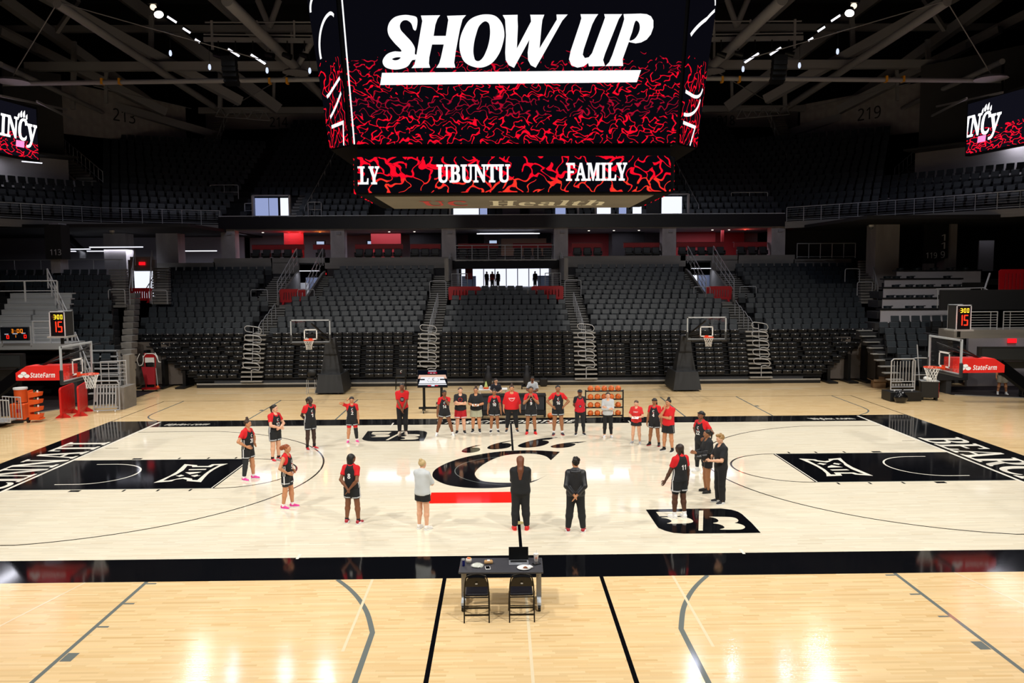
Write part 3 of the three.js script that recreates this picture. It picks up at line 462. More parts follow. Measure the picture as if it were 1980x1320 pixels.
// aisle stairs of the upper bowl with their hand rails
const bowlStairs = [[-28.4, -33.0, -36.0, -40.4, 5, 14, 'far left'], [-22.4, -33.0, -24.6, -48.0, 0, 19, 'left of leftmost back section'], [-14.6, -33.0, -13.6, -49.0, 0, 19, 'left of the scoreboard'], [14.2, -33.0, 13.6, -49.0, 0, 19, 'right of the scoreboard'], [21.4, -32.2, 23.6, -47.5, 0, 19, 'right of rightmost back section'], [27.9, -33.0, 35.6, -40.4, 5, 14, 'far right']];
for (const [x0, z0, x1, z1, r0, r1, nm] of bowlStairs) {
  const n = (r1 - r0) * 2; for (let k = 0; k < n; k++) { const u = k / n, y = 9.6 + 0.5 * r0 + 0.25 * k; new G().box(1.2, 0.16, 0.5, x0 + (x1 - x0) * u, y + 0.1, z0 + (z1 - z0) * u, 0).build('aisle_step', concrete, bowl); }
  const t = thing('stair_railing', `steel aisle railing of the upper bowl, ${nm}`, 'railing', [x0, 9.6 + 0.5 * r0, z0]), H = 0.5 * (r1 - r0), far = nm.startsWith('far'), o = x0 < 0 ? 0.7 : -0.7;
  new G().rod([o, 1.0, 0], [o + x1 - x0, H + 1.0, z1 - z0], 0.03).build('top_rail', steel, t); new G().rod([o, 0.3, 0], [o + x1 - x0, H + 0.3, z1 - z0], 0.02).build('lower_rail', steel, t);
  for (let k = 0; k <= (far ? 14 : 9); k++) { const u = k / (far ? 14 : 9); new G().rod([o + (x1 - x0) * u, H * u, (z1 - z0) * u], [o + (x1 - x0) * u, H * u + 1, (z1 - z0) * u], 0.025).build('post', steel, t); }
  if (far) { const s = Math.sign(x0), w = sgroup('trim_' + (s < 0 ? 3 : 4), 'pale stair side wall of the upper bowl'); new G().prism([[0, -1.6], [0, 0.3], [10.6, 4.8], [10.6, 3.2]], 0.2, g => { g.rotateY(Math.atan2(-(z1 - z0), x1 - x0)); g.translate(x0 + s * 1.2, 9.6 + 0.5 * r0, z0); }).build('side_wall', panelW, w); }
}
// landings with box rails at the foot of the aisles
for (const [x, y, z, w, nm] of [[-17.6, 9.9, -33.2, 1.0, 'left of upper left portal'], [-13.1, 9.9, -32.5, 0.9, 'right of upper left portal'], [-27.5, 9.6, -30.0, 1.3, 'behind the left balcony rail'], [24.6, 9.6, -28.5, 1.3, 'behind the right balcony rail'], [-20.2, 11.4, -35.4, 2.0, 'above the upper left portal'], [17.5, 10.6, -34.5, 2.6, 'right of the upper right portal']]) {
  const t = thing('landing_railing', `steel box railing on a landing ${nm}`, 'railing', [x, y, z]);
  new G().tube([[-w / 2, 0, 0], [-w / 2, 0.9, 0], [-w / 2 + 0.08, 1.0, 0], [w / 2 - 0.08, 1.0, 0], [w / 2, 0.9, 0], [w / 2, 0, 0]], 0.03).build('frame', steel, t); new G().rod([-w / 2, 0.5, 0], [w / 2, 0.5, 0], 0.02).build('middle_rail', steel, t); new G().rod([0, 0, 0], [0, 1, 0], 0.02).build('post', steel, t);
}
// lit portals and concourses of the upper level
function portal(n, x, y, z, w, h, d, label, panes) {
  const g = struct(new THREE.Group()); g.name = 'window_' + n; scene.add(g); g.userData.label = label;
  for (const [px, pw, m] of panes) new G().box(pw, h * 0.86, 0.05, x + px, y + h * 0.46, z - d).build('pane', m, g);
  new G().box(w, 0.08, d, x, y + h, z - d / 2).build('soffit', greyW, g); for (const s of [-1, 1]) new G().box(0.12, h, d, x + s * w / 2, y + h / 2, z - d / 2).build('side', panelW, g);
  return g;
}
portal(2, -16.0, 9.95, -32.15, 2.5, 1.4, 0.3, 'daylit portal to the upper left concourse', [[-0.7, 0.9, dayGlassB], [0.1, 0.6, dayGlassB], [0.85, 0.55, dayGlass]]);
portal(3, 0.6, 9.95, -32.15, 8.8, 0.55, 0.25, 'daylit windows behind the upper seats under the scoreboard', [[-3.3, 1.75, dayGlass], [-2.1, 0.5, dayGlassB], [-0.2, 1.2, mat('dim_glass', 0x1a1c26, 0.3)], [1.6, 1.0, mat('dim_glass', 0)], [3.2, 0.7, dayGlassB]]);
portal(4, 9.4, 9.95, -32.15, 6.4, 1.35, 0.3, 'daylit portal right of the scoreboard above the ribbon board', [[-2.6, 0.95, dayGlass], [-1.3, 0.5, dayGlassB], [-0.3, 0.6, dayGlass], [0.8, 0.9, mat('dim_glass', 0)], [2.1, 1.4, dayGlass]]);
for (const s of [-1, 1]) {
  const w = sgroup(s < 0 ? 'upper_concourse_left' : 'upper_concourse_right', 'pale lit wall of the upper concourse behind the side seats');
  const P = s < 0 ? [[-40, -16.4], [-33.7, -27.8], [-29.4, -32.6]] : [[39, -13], [32.3, -23.8], [27.2, -31.0]];
  for (let k = 0; k < 2; k++) { const [a, b] = [P[k], P[k + 1]], nx = s * 0.7, nz = -0.5; new G().bar([a[0] + nx, 12.7, a[1] + nz], [b[0] + nx, 12.7, b[1] + nz], 0.2, 2.4).build('concourse_wall', panelW, w); new G().bar([a[0] + nx * 1.5, 16.8, a[1] + nz * 1.5], [b[0] + nx * 1.5, 16.8, b[1] + nz * 1.5], 0.3, 5.8).build('upper_cladding', concreteD, w); new G().bar([a[0], 13.95, a[1]], [b[0], 13.95, b[1]], 1.6, 0.12).build('soffit', concreteD, w); }
  if (s < 0) { new G().bar([-33.6, 13.7, -27.0], [-32.0, 13.7, -29.0], 0.1, 0.06).build('strip_lamp', tubeLamp, w); new G().bar([-31.4, 13.4, -29.9], [-30.6, 13.4, -30.8], 0.1, 0.06).build('strip_lamp', tubeLamp, w); lamp(-32.8, 13.65, -28.0, 0.6, 2.6, 12); new G().box(0.3, 0.3, 0.05, -33.6, 13.2, -27.2, 0.8).build('red_sign', exitRed, w); }
  else { for (let k = 0; k < 5; k++) new G().cyl(0.14, 0.14, 0.04, 30.0 + k * 0.7, 13.86, -26.5 + k * 1.0, 12).build('downlight', tubeLamp, w); lamp(31.2, 13.8, -24.6, 0.6, 4.0, 12); new G().box(0.9, 1.7, 0.1, 31.9, 12.4, -24.2, -1.0).build('grey_door', concreteD, w); }
}
// section sign walls at the back of the bowl
const sign = (g, str, x, y, z, h, m, parent, ry = 0, sl = 0) => { const q = letterGeo(str, 'sans_regular', str.length * h * 0.62, h, sl); if (ry) q.rotateY(ry); q.translate(x, y, z); return put('lettering', q, m, parent); };
const inkM = mat('black_lettering', 0x101012, 0.7), paleInk = mat('pale_lettering', 0xb8b8bc, 0.6);
for (const s of [-1, 1]) {
  const w = sgroup(s < 0 ? 'section_walls_left' : 'section_walls_right', 'pale section sign walls high at the back of the bowl');
  const A = [s * 32.3, -35.5], B = [s * (s < 0 ? 26.5 : 25.0), -45.5], L = Math.hypot(B[0] - A[0], B[1] - A[1]), ry = s < 0 ? Math.atan2(-(B[1] - A[1]), B[0] - A[0]) : Math.atan2(-(A[1] - B[1]), A[0] - B[0]);
  const c = [(A[0] + B[0]) / 2, (A[1] + B[1]) / 2]; new G().prism([[-L / 2, s < 0 ? 16.2 : 16.6], [L / 2, s < 0 ? 16.6 : 16.2], [L / 2, 19.9], [-L / 2, 19.9]], 0.2, g => { g.translate(0, 0, -0.2); g.rotateY(ry); g.translate(c[0], 0, c[1]); }).build('sign_wall', panelW, w);
  const q = letterGeo(s < 0 ? '213' : '219', 'sans_regular', 1.9, 0.95); q.rotateY(ry); q.translate(c[0] + 0.04 * -s, 18.25, c[1] + 0.03); put('lettering', q, inkM, w);
  new G().box(14, 1.6, 0.2, s * 19.5, 19.7, -50.3).build('sign_wall', panelW, w); sign(0, s < 0 ? '214' : '218', s * 20.0, 19.5, -50.15, 0.85, inkM, w);
}
// ---------------------------------------------------------------- left and right lower concourses
{
  const w = sgroup('concourse_left', 'left concourse wall behind the corner seats');
  new G().box(22, 3.2, 0.2, -31, 7.6, -39).build('concourse_wall', greyW, w); new G().box(24, 0.2, 16, -31, 8.95, -33).build('concourse_ceiling', blackW, w); new G().box(18, 0.3, 12, -35, 5.75, -33).build('concourse_floor', concreteD, w);
  for (const [x, z] of [[-26.9, -33.2], [-23.4, -33.4]]) new G().box(1.5, 3.2, 1.3, x, 7.4, z).build('column', panelW, w);
  new G().box(0.55, 2.9, 0.9, -26.4, 7.6, -24.4).build('sign_column', panelW, w); new G().box(0.95, 2.0, 1.0, -26.35, 7.95, -24.2).build('sign_box', blackW, w); sign(0, '113', -26.2, 7.35, -23.65, 0.34, paleInk, w);
  for (const [x0, x1, y, z] of [[-31.4, -28.8, 7.81, -33], [-27.6, -24.1, 7.85, -30.5], [-23.9, -21.1, 7.72, -36], [-31.7, -28.9, 7.75, -36], [-28.2, -27.6, 7.75, -36]]) new G().box(x1 - x0, 0.06, 0.12, (x0 + x1) / 2, y, z).build('strip_lamp', tubeLamp, w);
  lamp(-28, 7.75, -33, 6, 1.2, 12); lamp(-22.5, 7.7, -36, 2.8, 0.3, 16);
  new G().tube([[-31, 8.9, -34], [-30.2, 8.0, -34], [-29.8, 7.6, -34], [-29.8, 7.2, -34]], 0.28).build('duct', blackM, w);
  // stair hall with daylight
  new G().box(1.5, 0.9, 0.2, -24.05, 6.75, -30.2).box(0.16, 2.4, 0.3, -24.8, 5.8, -30.1).box(0.16, 2.4, 0.3, -23.2, 5.8, -30.1).build('door_surround', panelW, w);
  new G().box(0.4, 0.2, 0.06, -24.0, 6.75, -30.05).build('exit_sign', exitRed, w);
  const d = struct(new THREE.Group()); d.name = 'window_5'; scene.add(d); d.userData.label = 'daylit doorway between the left corner seats and the main stand'; new G().box(1.45, 1.9, 0.06, -24.05, 5.3, -30.6).build('pane', dayGlass, d);
  for (let k = 0; k < 4; k++) new G().rod([-23.9 + k * 0.2, 4.8, -30.3], [-23.9 + k * 0.2, 5.1 + k * 0.28, -30.3], 0.02).build('rail_post', blackM, d); new G().rod([-23.95, 5.05, -30.3], [-23.3, 6.0, -30.3], 0.03).build('stair_rail', blackM, d);
  barrier([-22.4, 4.3, -26.0], 0, 'red crowd barrier before the daylit left doorway', 1.35, 0.9);
  for (const [x0, z0, x1, z1] of [[-20.35, -24, -22.7, -30], [-21.95, -22, -23.7, -26]]) for (let k = 0; k < 14; k++) { const u = k / 14; new G().box(1.0, 0.12, 0.36, x0 + (x1 - x0) * u, 4.35 + u * 2.2 - (z0 > -23 ? 0.1 : 0), z0 + (z1 - z0) * u).build('stair_step', concrete, w); }
  const cr = thing('concourse_railing', 'thin steel railing at the back of the left corner seats', 'railing', [-28.5, 5.9, -26.2]); new G().rod([-8, 1.05, 0], [5, 1.05, 0], 0.025).build('top_rail', steel, cr); for (let k = 0; k < 9; k++) new G().rod([-8 + k * 1.6, 0, 0], [-8 + k * 1.6, 1.05, 0], 0.02).build('post', steel, cr);
  for (const [x, y, z, nm] of [[-21.8, 4.4, -21.5, 'left of the daylit left doorway'], [-20.3, 4.3, -23.6, 'right of the daylit left doorway']]) { const t = thing('landing_railing', `small steel hoop railing ${nm}`, 'railing', [x, y, z]); new G().tube([[-0.45, 0, 0], [-0.45, 0.7, 0], [-0.36, 0.8, 0], [0.36, 0.8, 0], [0.45, 0.7, 0], [0.45, 0, 0]], 0.025).build('hoop', steel, t); }
  for (const [x0, z0, x1, z1, nm] of [[-21.3, -22, -23.1, -27, 'left side'], [-21.1, -24.2, -23.3, -30, 'right side']]) { const t = thing('stair_railing', `steel stair railing on the ${nm} of the daylit left doorway`, 'railing', [x0, 4.3, z0]); new G().rod([0, 0.95, 0], [x1 - x0, 3.3, z1 - z0], 0.03).build('top_rail', steel, t); for (let k = 0; k < 4; k++) new G().rod([(x1 - x0) * k / 3, 2.3 * k / 3, (z1 - z0) * k / 3], [(x1 - x0) * k / 3, 0.95 + 2.35 * k / 3, (z1 - z0) * k / 3], 0.024).build('post', steel, t); }
}
// treads under the corner seats
for (let j = 0; j < 13; j++) { const z = -14.7 - 0.8 * j, D = 24.7 - z, xr = -0.4738 * D - 0.1, xl = -33; new G().box(Math.min(xr - xl, 4 + j * 1.0), 0.36, 0.84, xr - Math.min(xr - xl, 4 + j * 1.0) / 2, 1.4 + 0.34 * j - 0.18, z - 0.1).build('corner_tread', darkTread, stand); }
for (let j = 0; j < 7; j++) new G().box(3.4 + j * 0.35, 0.34, 0.6, 20.6 + j * 0.1, 1.0 + 0.29 * j - 0.17, -14.9 - 0.55 * j).build('corner_tread', darkTread, stand);
for (let j = 0; j < 9; j++) new G().box(0.75, 0.05, 0.3, 18.6 + j * 0.03, 0.75 + j * 0.26, -14.35 - j * 0.5).build('stair_edge', alu, stand);
for (let j = 0; j < 14; j++) new G().box(0.55, 0.28, 0.7, -18.25 - j * 0.28, 0.9 + 0.3 * j, -14.4 - 0.8 * j * 0.9).build('side_wall_step', concrete, stand);
{
  const w = sgroup('concourse_right', 'right concourse wall and columns behind the press counters');
  new G().box(26, 3.4, 0.2, 32, 7.6, -34).build('concourse_wall', concreteD, w); new G().box(24, 0.2, 14, 32, 8.95, -28).build('concourse_ceiling', blackW, w); new G().box(17, 0.3, 7.5, 34.3, 5.2, -30).build('concourse_floor', concreteD, w);
  new G().box(1.5, 4.4, 1.3, 23.9, 7.0, -27.4).build('column', panelW, w); new G().box(0.75, 3.6, 0.9, 27.8, 7.5, -27).build('column', panelW, w);
  new G().prism([[26.1, 9.0], [27.5, 9.0], [27.5, 6.75], [26.8, 6.45], [26.1, 6.45]], 0.3, g => g.translate(0, 0, -26.6)).build('sign_box', blackW, w); sign(0, '119', 26.45, 6.9, -26.25, 0.36, paleInk, w, 0); sign(0, '9', 27.15, 6.95, -26.25, 0.42, paleInk, w); for (const k of [0, 1]) sign(0, '1', 27.15, 7.5 + k * 0.5, -26.25, 0.4, paleInk, w);
  new G().box(0.6, 0.9, 0.3, 26.4, 5.95, -26.5).build('sign_column', panelW, w);
  new G().box(1.0, 2.0, 0.1, 31.6, 6.9, -29.2).build('pale_door', mat('lit_door', 0x9c9aa0, 0.7), w); lamp(31.6, 8.6, -28.4, 1.0, 0.5, 1.6);
  for (let k = 0; k < 16; k++) new G().box(1.05, 0.12, 0.36, 21.55 + k * 0.16, 4.1 + k * 0.165, -24 - k * 0.38).build('stair_step', concrete, w);
  const t = thing('stair_railing', 'steel stair railing beside the right column', 'railing', [22.2, 4.1, -24.2]); new G().rod([0, 0.95, 0], [2.2, 3.6, -6.4], 0.035).build('top_rail', steel, t); for (let k = 0; k < 6; k++) new G().rod([2.2 * k / 5, 2.65 * k / 5, -6.4 * k / 5], [2.2 * k / 5, 0.95 + 2.65 * k / 5, -6.4 * k / 5], 0.025).build('post', steel, t);
  for (const [y, z] of [[4.5, -24.4], [5.3, -26.2]]) { const q = thing('landing_railing', `steel hoop railing on the right corner stair, ${y < 5 ? 'lower' : 'upper'} one`, 'railing', [21.5, y, z]); new G().tube([[-0.45, 0, 0], [-0.45, 0.7, 0], [-0.36, 0.8, 0], [0.36, 0.8, 0], [0.45, 0.7, 0], [0.45, 0, 0]], 0.025).build('hoop', steel, q); }
  const r = thing('balcony_railing', 'steel railing before the dark right concourse above the rightmost block', 'railing', [21.9, 6.85, -31.4]); new G().rod([-2, 1, 0], [2, 1, 0], 0.03).build('top_rail', steel, r); new G().rod([-2, 0.1, 0], [2, 0.1, 0], 0.02).build('bottom_rail', steel, r); for (let k = 0; k < 6; k++) new G().rod([-2 + k * 0.8, 0, 0], [-2 + k * 0.8, 1, 0], 0.025).build('post', steel, r);
  // press counters
  const tiers = [[20.25, 24.25, 3.9, -19.6], [20.9, 25.2, 4.45, -20.8], [21.5, 26.5, 5.02, -22.0], [22.2, 26.8, 5.5, -23.4], [23.5, 28.6, 5.98, -24.6]];
  tiers.forEach(([x0, x1, y, z], i) => {
    const c = thing('press_counter', `long white press counter with black top, ${ord(i)} tier up`, 'counter', [(x0 + x1) / 2, y - 0.75, z], 0, 'press counters'); new G().box(x1 - x0, 0.72, 0.06, 0, 0.33, 0).build('front_panel', mat('press_white', 0xb9b6bd, 0.7), c); new G().box(x1 - x0 + 0.1, 0.08, 0.55, 0, 0.73, -0.2).build('counter_top', black, c);
    new G().box(x1 - x0 + 0.6, 0.4, 1.3, (x0 + x1) / 2, y - 0.95, z - 0.6).build('press_deck', concreteD, w);
    const xs = [[0.17, 0.47, 0.62, 0.84], [0.17, 0.3, 0.43, 0.56, 0.68, 0.86], [0.2, 0.36, 0.48, 0.6, 0.78, 0.92], [0.1, 0.22, 0.4, 0.88], [0.1, 0.3, 0.5, 0.7, 0.88]][i];
    xs.forEach((u, k) => { const q = thing('press_chair', `round-backed dark chair behind press counter, tier ${ord(i)} up, ${ord(k)} from left`, 'chair', [x0 + (x1 - x0) * u, y - 0.75, z - 0.62], 0, 'chairs behind the press counters'); new G().add((() => { const g = new THREE.CylinderGeometry(0.24, 0.22, 0.34, 18, 1, true, PI * 0.6, PI * 0.8); g.translate(0, 0.72, 0.06); return g; })()).add((() => { const g = new THREE.TorusGeometry(0.235, 0.022, 6, 20, PI * 0.8); g.rotateX(PI / 2); g.rotateY(PI * 1.1 * 0 + 0.32); g.translate(0, 0.89, 0.06); return g; })()).build('backrest', seatM, q); new G().cyl(0.23, 0.22, 0.06, 0, 0.46, 0.05, 18).build('seat', seatM2, q); new G().rod([0, 0, 0], [0, 0.44, 0], 0.03).build('post', blackM, q); });
  });
}
// ---------------------------------------------------------------- roof
const roofM = mat('roof_steel_paint', 0x84848a, 0.7), roofD = mat('roof_deck', 0x15151a, 0.9);
{
  const c = sgroup('ceiling', 'dark roof deck'); new G().box(96, 0.4, 96, 0, 26.5, -10).build('deck', roofD, c);
  for (let k = 0; k < 12; k++) new G().box(92, 0.5, 0.25, 0, 26.1, -54 + k * 8).build('purlin', roofD, c);
  for (const [n, w, d, x, z] of [['wall_back', 96, 0.4, 0, -57], ['wall_front', 96, 0.4, 0, 37], ['wall_far_left', 0.4, 96, -47, -10], ['wall_far_right', 0.4, 96, 47, -10]]) { const s = sgroup(n); new G().box(w, 27, d, x, 13, z).build('panel', blackW, s); }
}
const roofKind = { tube: 'roof_tube', beam: 'roof_beam', vert: 'roof_strut', rail: 'catwalk_rail', cable: 'stay_cable' };
const members = [['tube', -29.1, 17.0, -24.0, -10.1, 17.2, -24.0, 0.14], ['beam', -32.0, 19.9, -32.0, -11.6, 19.9, -32.0, 0.55], ['beam', -25.2, 19.5, -45.0, -13.9, 19.5, -45.0, 0.5], ['tube', -23.5, 20.2, -20.0, -22.3, 18.8, -42.0, 0.24], ['tube', -14.0, 19.7, -18.0, -13.5, 19.3, -30.0, 0.3], ['tube', -13.5, 19.3, -30.0, -13.3, 18.8, -44.0, 0.24], ['beam', -27.2, 25.9, -36.0, -17.3, 18.6, -40.0, 0.8], ['beam', -33.4, 24.4, -32.0, -28.4, 19.6, -44.0, 0.7], ['beam', -33.6, 22.2, -32.0, -28.8, 19.5, -44.0, 0.5], ['tube', -27.8, 17.6, -22.0, -30.5, 18.3, -40.0, 0.16], ['vert', -24.3, 23.8, -34.0, -24.5, 20.6, -34.0, 0.3], ['vert', -29.7, 22.1, -34.0, -30.0, 17.5, -34.0, 0.3], ['vert', -27.6, 20.0, -34.0, -27.7, 17.9, -34.0, 0.2], ['vert', -21.7, 21.4, -40.0, -21.8, 18.7, -40.0, 0.3], ['vert', -17.5, 21.1, -26.0, -17.5, 19.4, -26.0, 0.14], ['rail', -17.9, 21.0, -26.0, -10.4, 21.0, -26.0, 0.05], ['rail', -18.0, 20.3, -26.0, -10.4, 20.2, -26.0, 0.05], ['beam', -18.0, 20.0, -26.0, -10.4, 19.9, -26.0, 0.25], ['cable', -23.5, 20.2, -20.0, -27.2, 16.9, -22.0, 0.03], ['cable', -23.2, 20.2, -20.0, -12.9, 17.2, -19.5, 0.03], ['cable', -26.6, 18.2, -30.0, -24.0, 18.7, -40.0, 0.03], ['cable', -13.8, 19.0, -30.0, -20.8, 18.9, -40.0, 0.03], ['tube', -16.4, 24.2, -32.0, -15.7, 22.5, -32.0, 0.2], ['tube', -15.0, 24.2, -32.0, -15.7, 22.4, -32.0, 0.2], ['beam', -27.3, 23.6, -30.0, -29.8, 22.2, -32.0, 0.3], ['vert', -17.6, 21.0, -40.0, -17.7, 18.9, -40.0, 0.2], ['beam', -27.0, 16.0, -24.0, -28.1, 16.1, -30.0, 0.12], ['beam', -27.9, 15.9, -22.0, -28.4, 16.7, -30.0, 0.12],
  ['beam', -40, 21.2, -30, -24, 17.6, -46, 0.6], ['beam', -21, 25.8, -34, -13.8, 19.6, -45, 0.5], ['tube', -9.6, 25.5, -30, -13.5, 19.3, -30, 0.2], ['beam', -40, 23.5, -36, -10, 23.5, -36, 0.45], ['vert', -15.2, 23.4, -36, -15.2, 20.2, -36, 0.16], ['vert', -12.6, 21.1, -26, -12.6, 19.9, -26, 0.1], ['vert', -14.8, 21.1, -26, -14.8, 19.9, -26, 0.1]];
for (const s of [1, -1]) {
  const r = sgroup('roof_truss_' + (s > 0 ? 'left' : 'right'), `grey steel roof trusses, tubes and catwalks ${s > 0 ? 'left' : 'right'} of the scoreboard`);
  for (const [k, ax, ay, az, bx, by, bz, w] of members) { const g = new G(); if (k === 'tube' || k === 'cable' || k === 'rail') g.rod([s * ax, ay, az], [s * bx, by, bz], w, k === 'tube' ? 16 : 6); else g.bar([s * ax, ay, az], [s * bx, by, bz], w * 0.8, w); g.build(roofKind[k], roofM, r); }
  { const t0 = [-22.2, 18.1, -40], t1 = [-17.6, 17.5, -38.5], P = (u, h) => [s * (t0[0] + (t1[0] - t0[0]) * u), t0[1] + (t1[1] - t0[1]) * u + h, t0[2] + (t1[2] - t0[2]) * u]; new G().bar(P(0, 0), P(1, 0), 0.07, 0.07).bar(P(0, 0.7), P(1, 0.7), 0.07, 0.07).build('lattice_chord', roofM, r); for (let k = 0; k < 10; k++) new G().bar(P(k / 10, k % 2 ? 0.7 : 0), P((k + 1) / 10, k % 2 ? 0 : 0.7), 0.05, 0.05).build('lattice_bar', roofM, r); }
  for (const [x, y, z] of [[-13.5, 19.3, -30], [-27.2, 16.95, -22]]) new G().cyl(0.75, 0.9, 0.14, s * x, y - 0.25, z, 12).build('node_plate', roofM, r);
  // yellow marker clips along the long tube
  for (const x of [-23.2, -22.2, -13.6, -12.6]) new G().box(0.12, 0.34, 0.34, s * x, 17.1, -24).build('yellow_clip', mat('yellow_clip', 0xc98a10, 0.5), r);
  for (const [x, z] of [[-38, -30], [-31, -26]]) new G().bar([s * x, 24.5, z], [s * (x + 12), 18.4, z - 10], 0.6, 0.6).build('roof_beam', roofM, r);
}
// floodlights
const floodAim = V();
FLOODS.forEach(([x, y, z, tx, tz], i) => {
  const names = ['over the far left corner', 'over the far left of court', 'over the near left corner', 'over the near left of court', 'over the left end of court', 'over the left tunnel', 'over the far right corner', 'over the far right of court', 'over the near right corner', 'over the near right of court', 'over the right end of court', 'over the right tunnel'];
  const d = V(tx - x, -y, tz - z).normalize(), t = thing('floodlight', `roof floodlight with glowing lens ${names[i]}`, 'floodlight', [x - d.x * 0.12, y - d.y * 0.12, z - d.z * 0.12], 0, 'roof floodlights');
  const q = new THREE.Quaternion().setFromUnitVectors(V(0, -1, 0), d), ap = g => { g.applyQuaternion(q); return g; };
  put('housing', ap(new G().cyl(0.14, 0.24, 0.3, 0, 0.2, 0).geo()), blackM, t); put('lens', ap(new G().cyl(0.21, 0.21, 0.03, 0, 0.03, 0).geo()), glow('flood_lens', 0xfff8ee, 14), t); put('yoke', new G().rod([0, 0.2, 0], [0, 1.3, 0], 0.04).geo(), blackM, t);
});
// further lit heads on the far catwalks
for (const s of [-1, 1]) {
  [[17.55, 19.35, -20, 0.55], [16.95, 18.9, -20.4, 0.45], [16.5, 18.45, -20.7, 0.3], [14.5, 17.75, -20.4, 0.7], [13.1, 17.3, -20, 0.9]].forEach(([x, y, z, w], i) => {
    const t = thing('catwalk_lamp', `flat lit lamp head on the ${s < 0 ? 'left' : 'right'} far catwalk, ${ord(i)} from the outside`, 'lamp', [s * x, y, z], s * -0.5); const n = 0;
    new G().box(w, 0.1, 0.3, 0, 0.09, 0, 0, 0, s * 0.5).build('housing', blackM, t); new G().box(w * 0.92, 0.03, 0.26, 0, 0.02, 0, 0, 0, s * 0.5).build('lens', glow('catwalk_lens', 0xf4f4ff, 2.6), t);
    const l = new THREE.RectAreaLight(0xf4f4ff, 6, w * 0.9, 0.25); l.position.set(s * x, y - 0.06, z); l.rotation.x = -PI / 2; scene.add(l);
  });
  [[17.7, 17.9], [15.67, 17.18], [12.65, 17.0], [10.4, 16.98]].forEach(([x, y], i) => { const t = thing('pendant_lamp', `small white pendant lamp hanging on the ${s < 0 ? 'left' : 'right'} of scoreboard, ${ord(i)} from the outside`, 'lamp', [s * x, y - 0.25, -20]); new G().rod([0, 0.2, 0], [0, 1.1, 0], 0.012, 5).build('cord', blackM, t); const pl = new THREE.SpotLight(0xe4e8ff, 18, 0, 1.34, 0.25, 2); pl.position.set(s * x, y - 0.5, -20); pl.target.position.set(s * x, 0, -20); pl.shadow.radius = 5; scene.add(pl, pl.target); new G().lathe([[0, 0.2], [0.06, 0.18], [0.1, 0.05], [0.1, -0.1], [0.05, -0.2], [0, -0.22]], 0, 0, 0, 12).build('shade', glow('pendant', 0xd8e4ff, 1.1), t); t.children[t.children.length - 1].scale.setScalar(0.75); });
  const b = thing('catwalk_lamp', `round globe lamp high at the ${s < 0 ? 'left' : 'right'} roof catwalk`, 'lamp', [s * 18.5, 20.0, -20]); new G().ball(0.16, 0, 0, 0, 10).build('globe', glow('globe', 0xffe8c8, 1.5), b); new G().box(0.5, 0.25, 0.4, 0, 0.25, 0).build('housing', blackM, b);
  for (let k = 0; k < 7; k++) { const t = thing('stage_light', `black stage light under the ${s < 0 ? 'left' : 'right'} far catwalk, ${ord(k)} from the scoreboard`, 'stage light', [s * (10.9 + k * 1.02), 19.0, -25.6]); new G().rod([0, 0.2, 0], [0, 0.8, 0], 0.04).build('clamp', blackM, t); new G().rod([-0.25, 0, 0.1], [0.25, -0.15 - 0.03 * (k % 3), 0.2], 0.14, 12, 0.18).build('body', blackM, t); }
  const sp = thing('line_array', `hanging curved loudspeaker array ${s < 0 ? 'left' : 'right'} of the scoreboard`, 'loudspeaker', [s * 15.1, 16.6, -21.5]); for (let k = 0; k < 5; k++) new G().box(0.75, 0.26, 0.5, 0, 1.1 - k * 0.28, -k * k * 0.02, 0, -k * 0.08).build('cabinet', blackM, sp);
}
// ---------------------------------------------------------------- screens
function veins(w, h, cell, thick, keep, s0, aspect = 1) {
  seed = s0; const gw = Math.ceil(w / cell) + 3, gh = Math.ceil(h / (cell * aspect)) + 3, px = new Float32Array(gw * gh), py = new Float32Array(gw * gh), out = new Uint8ClampedArray(w * h);
  for (let i = 0; i < gw * gh; i++) { px[i] = (i % gw - 1 + rr(0.02, 0.98)) * cell; py[i] = (Math.floor(i / gw) - 1 + rr(0.02, 0.98)) * cell * aspect; }
  const hash = (a, b) => { let v = (Math.min(a, b) * 73856093) ^ (Math.max(a, b) * 19349663); v = Math.imul(v ^ (v >>> 13), 1274126177); return ((v ^ (v >>> 16)) >>> 0) / 4294967296; };
  for (let y = 0; y < h; y++) for (let x = 0; x < w; x++) {
    const wx = x + cell * (0.3 * Math.sin(y * 2.1 / cell + Math.sin(x * 0.9 / cell) * 2) + 0.12 * Math.sin(y * 5.7 / cell + x * 1.3 / cell)), wy = y + cell * (0.3 * Math.sin(x * 1.9 / cell + Math.cos(y * 1.1 / cell) * 2) + 0.12 * Math.sin(x * 5.1 / cell - y * 1.7 / cell));
    const ci = Math.floor(wx / cell) + 1, cj = Math.floor(wy / (cell * aspect)) + 1; let f1 = 1e9, f2 = 1e9, a = 0, b = 0;
    for (let j = cj - 1; j <= cj + 1; j++) for (let i = ci - 1; i <= ci + 1; i++) { if (i < 0 || j < 0 || i >= gw || j >= gh) continue; const k = j * gw + i, d = Math.hypot(wx - px[k], (wy - py[k]) / aspect); if (d < f1) { f2 = f1; b = a; f1 = d; a = k; } else if (d < f2) { f2 = d; b = k; } }
    const hh = hash(a, b), kp = keep(x / w, y / h); if (hh > kp) continue; const t = thick * (0.5 + 1.1 * hh / kp), e = f2 - f1; out[y * w + x] = e < t ? 255 : e < t + 2.5 ? 255 * (1 - (e - t) / 2.5) : 0;
  }
  return out;
}
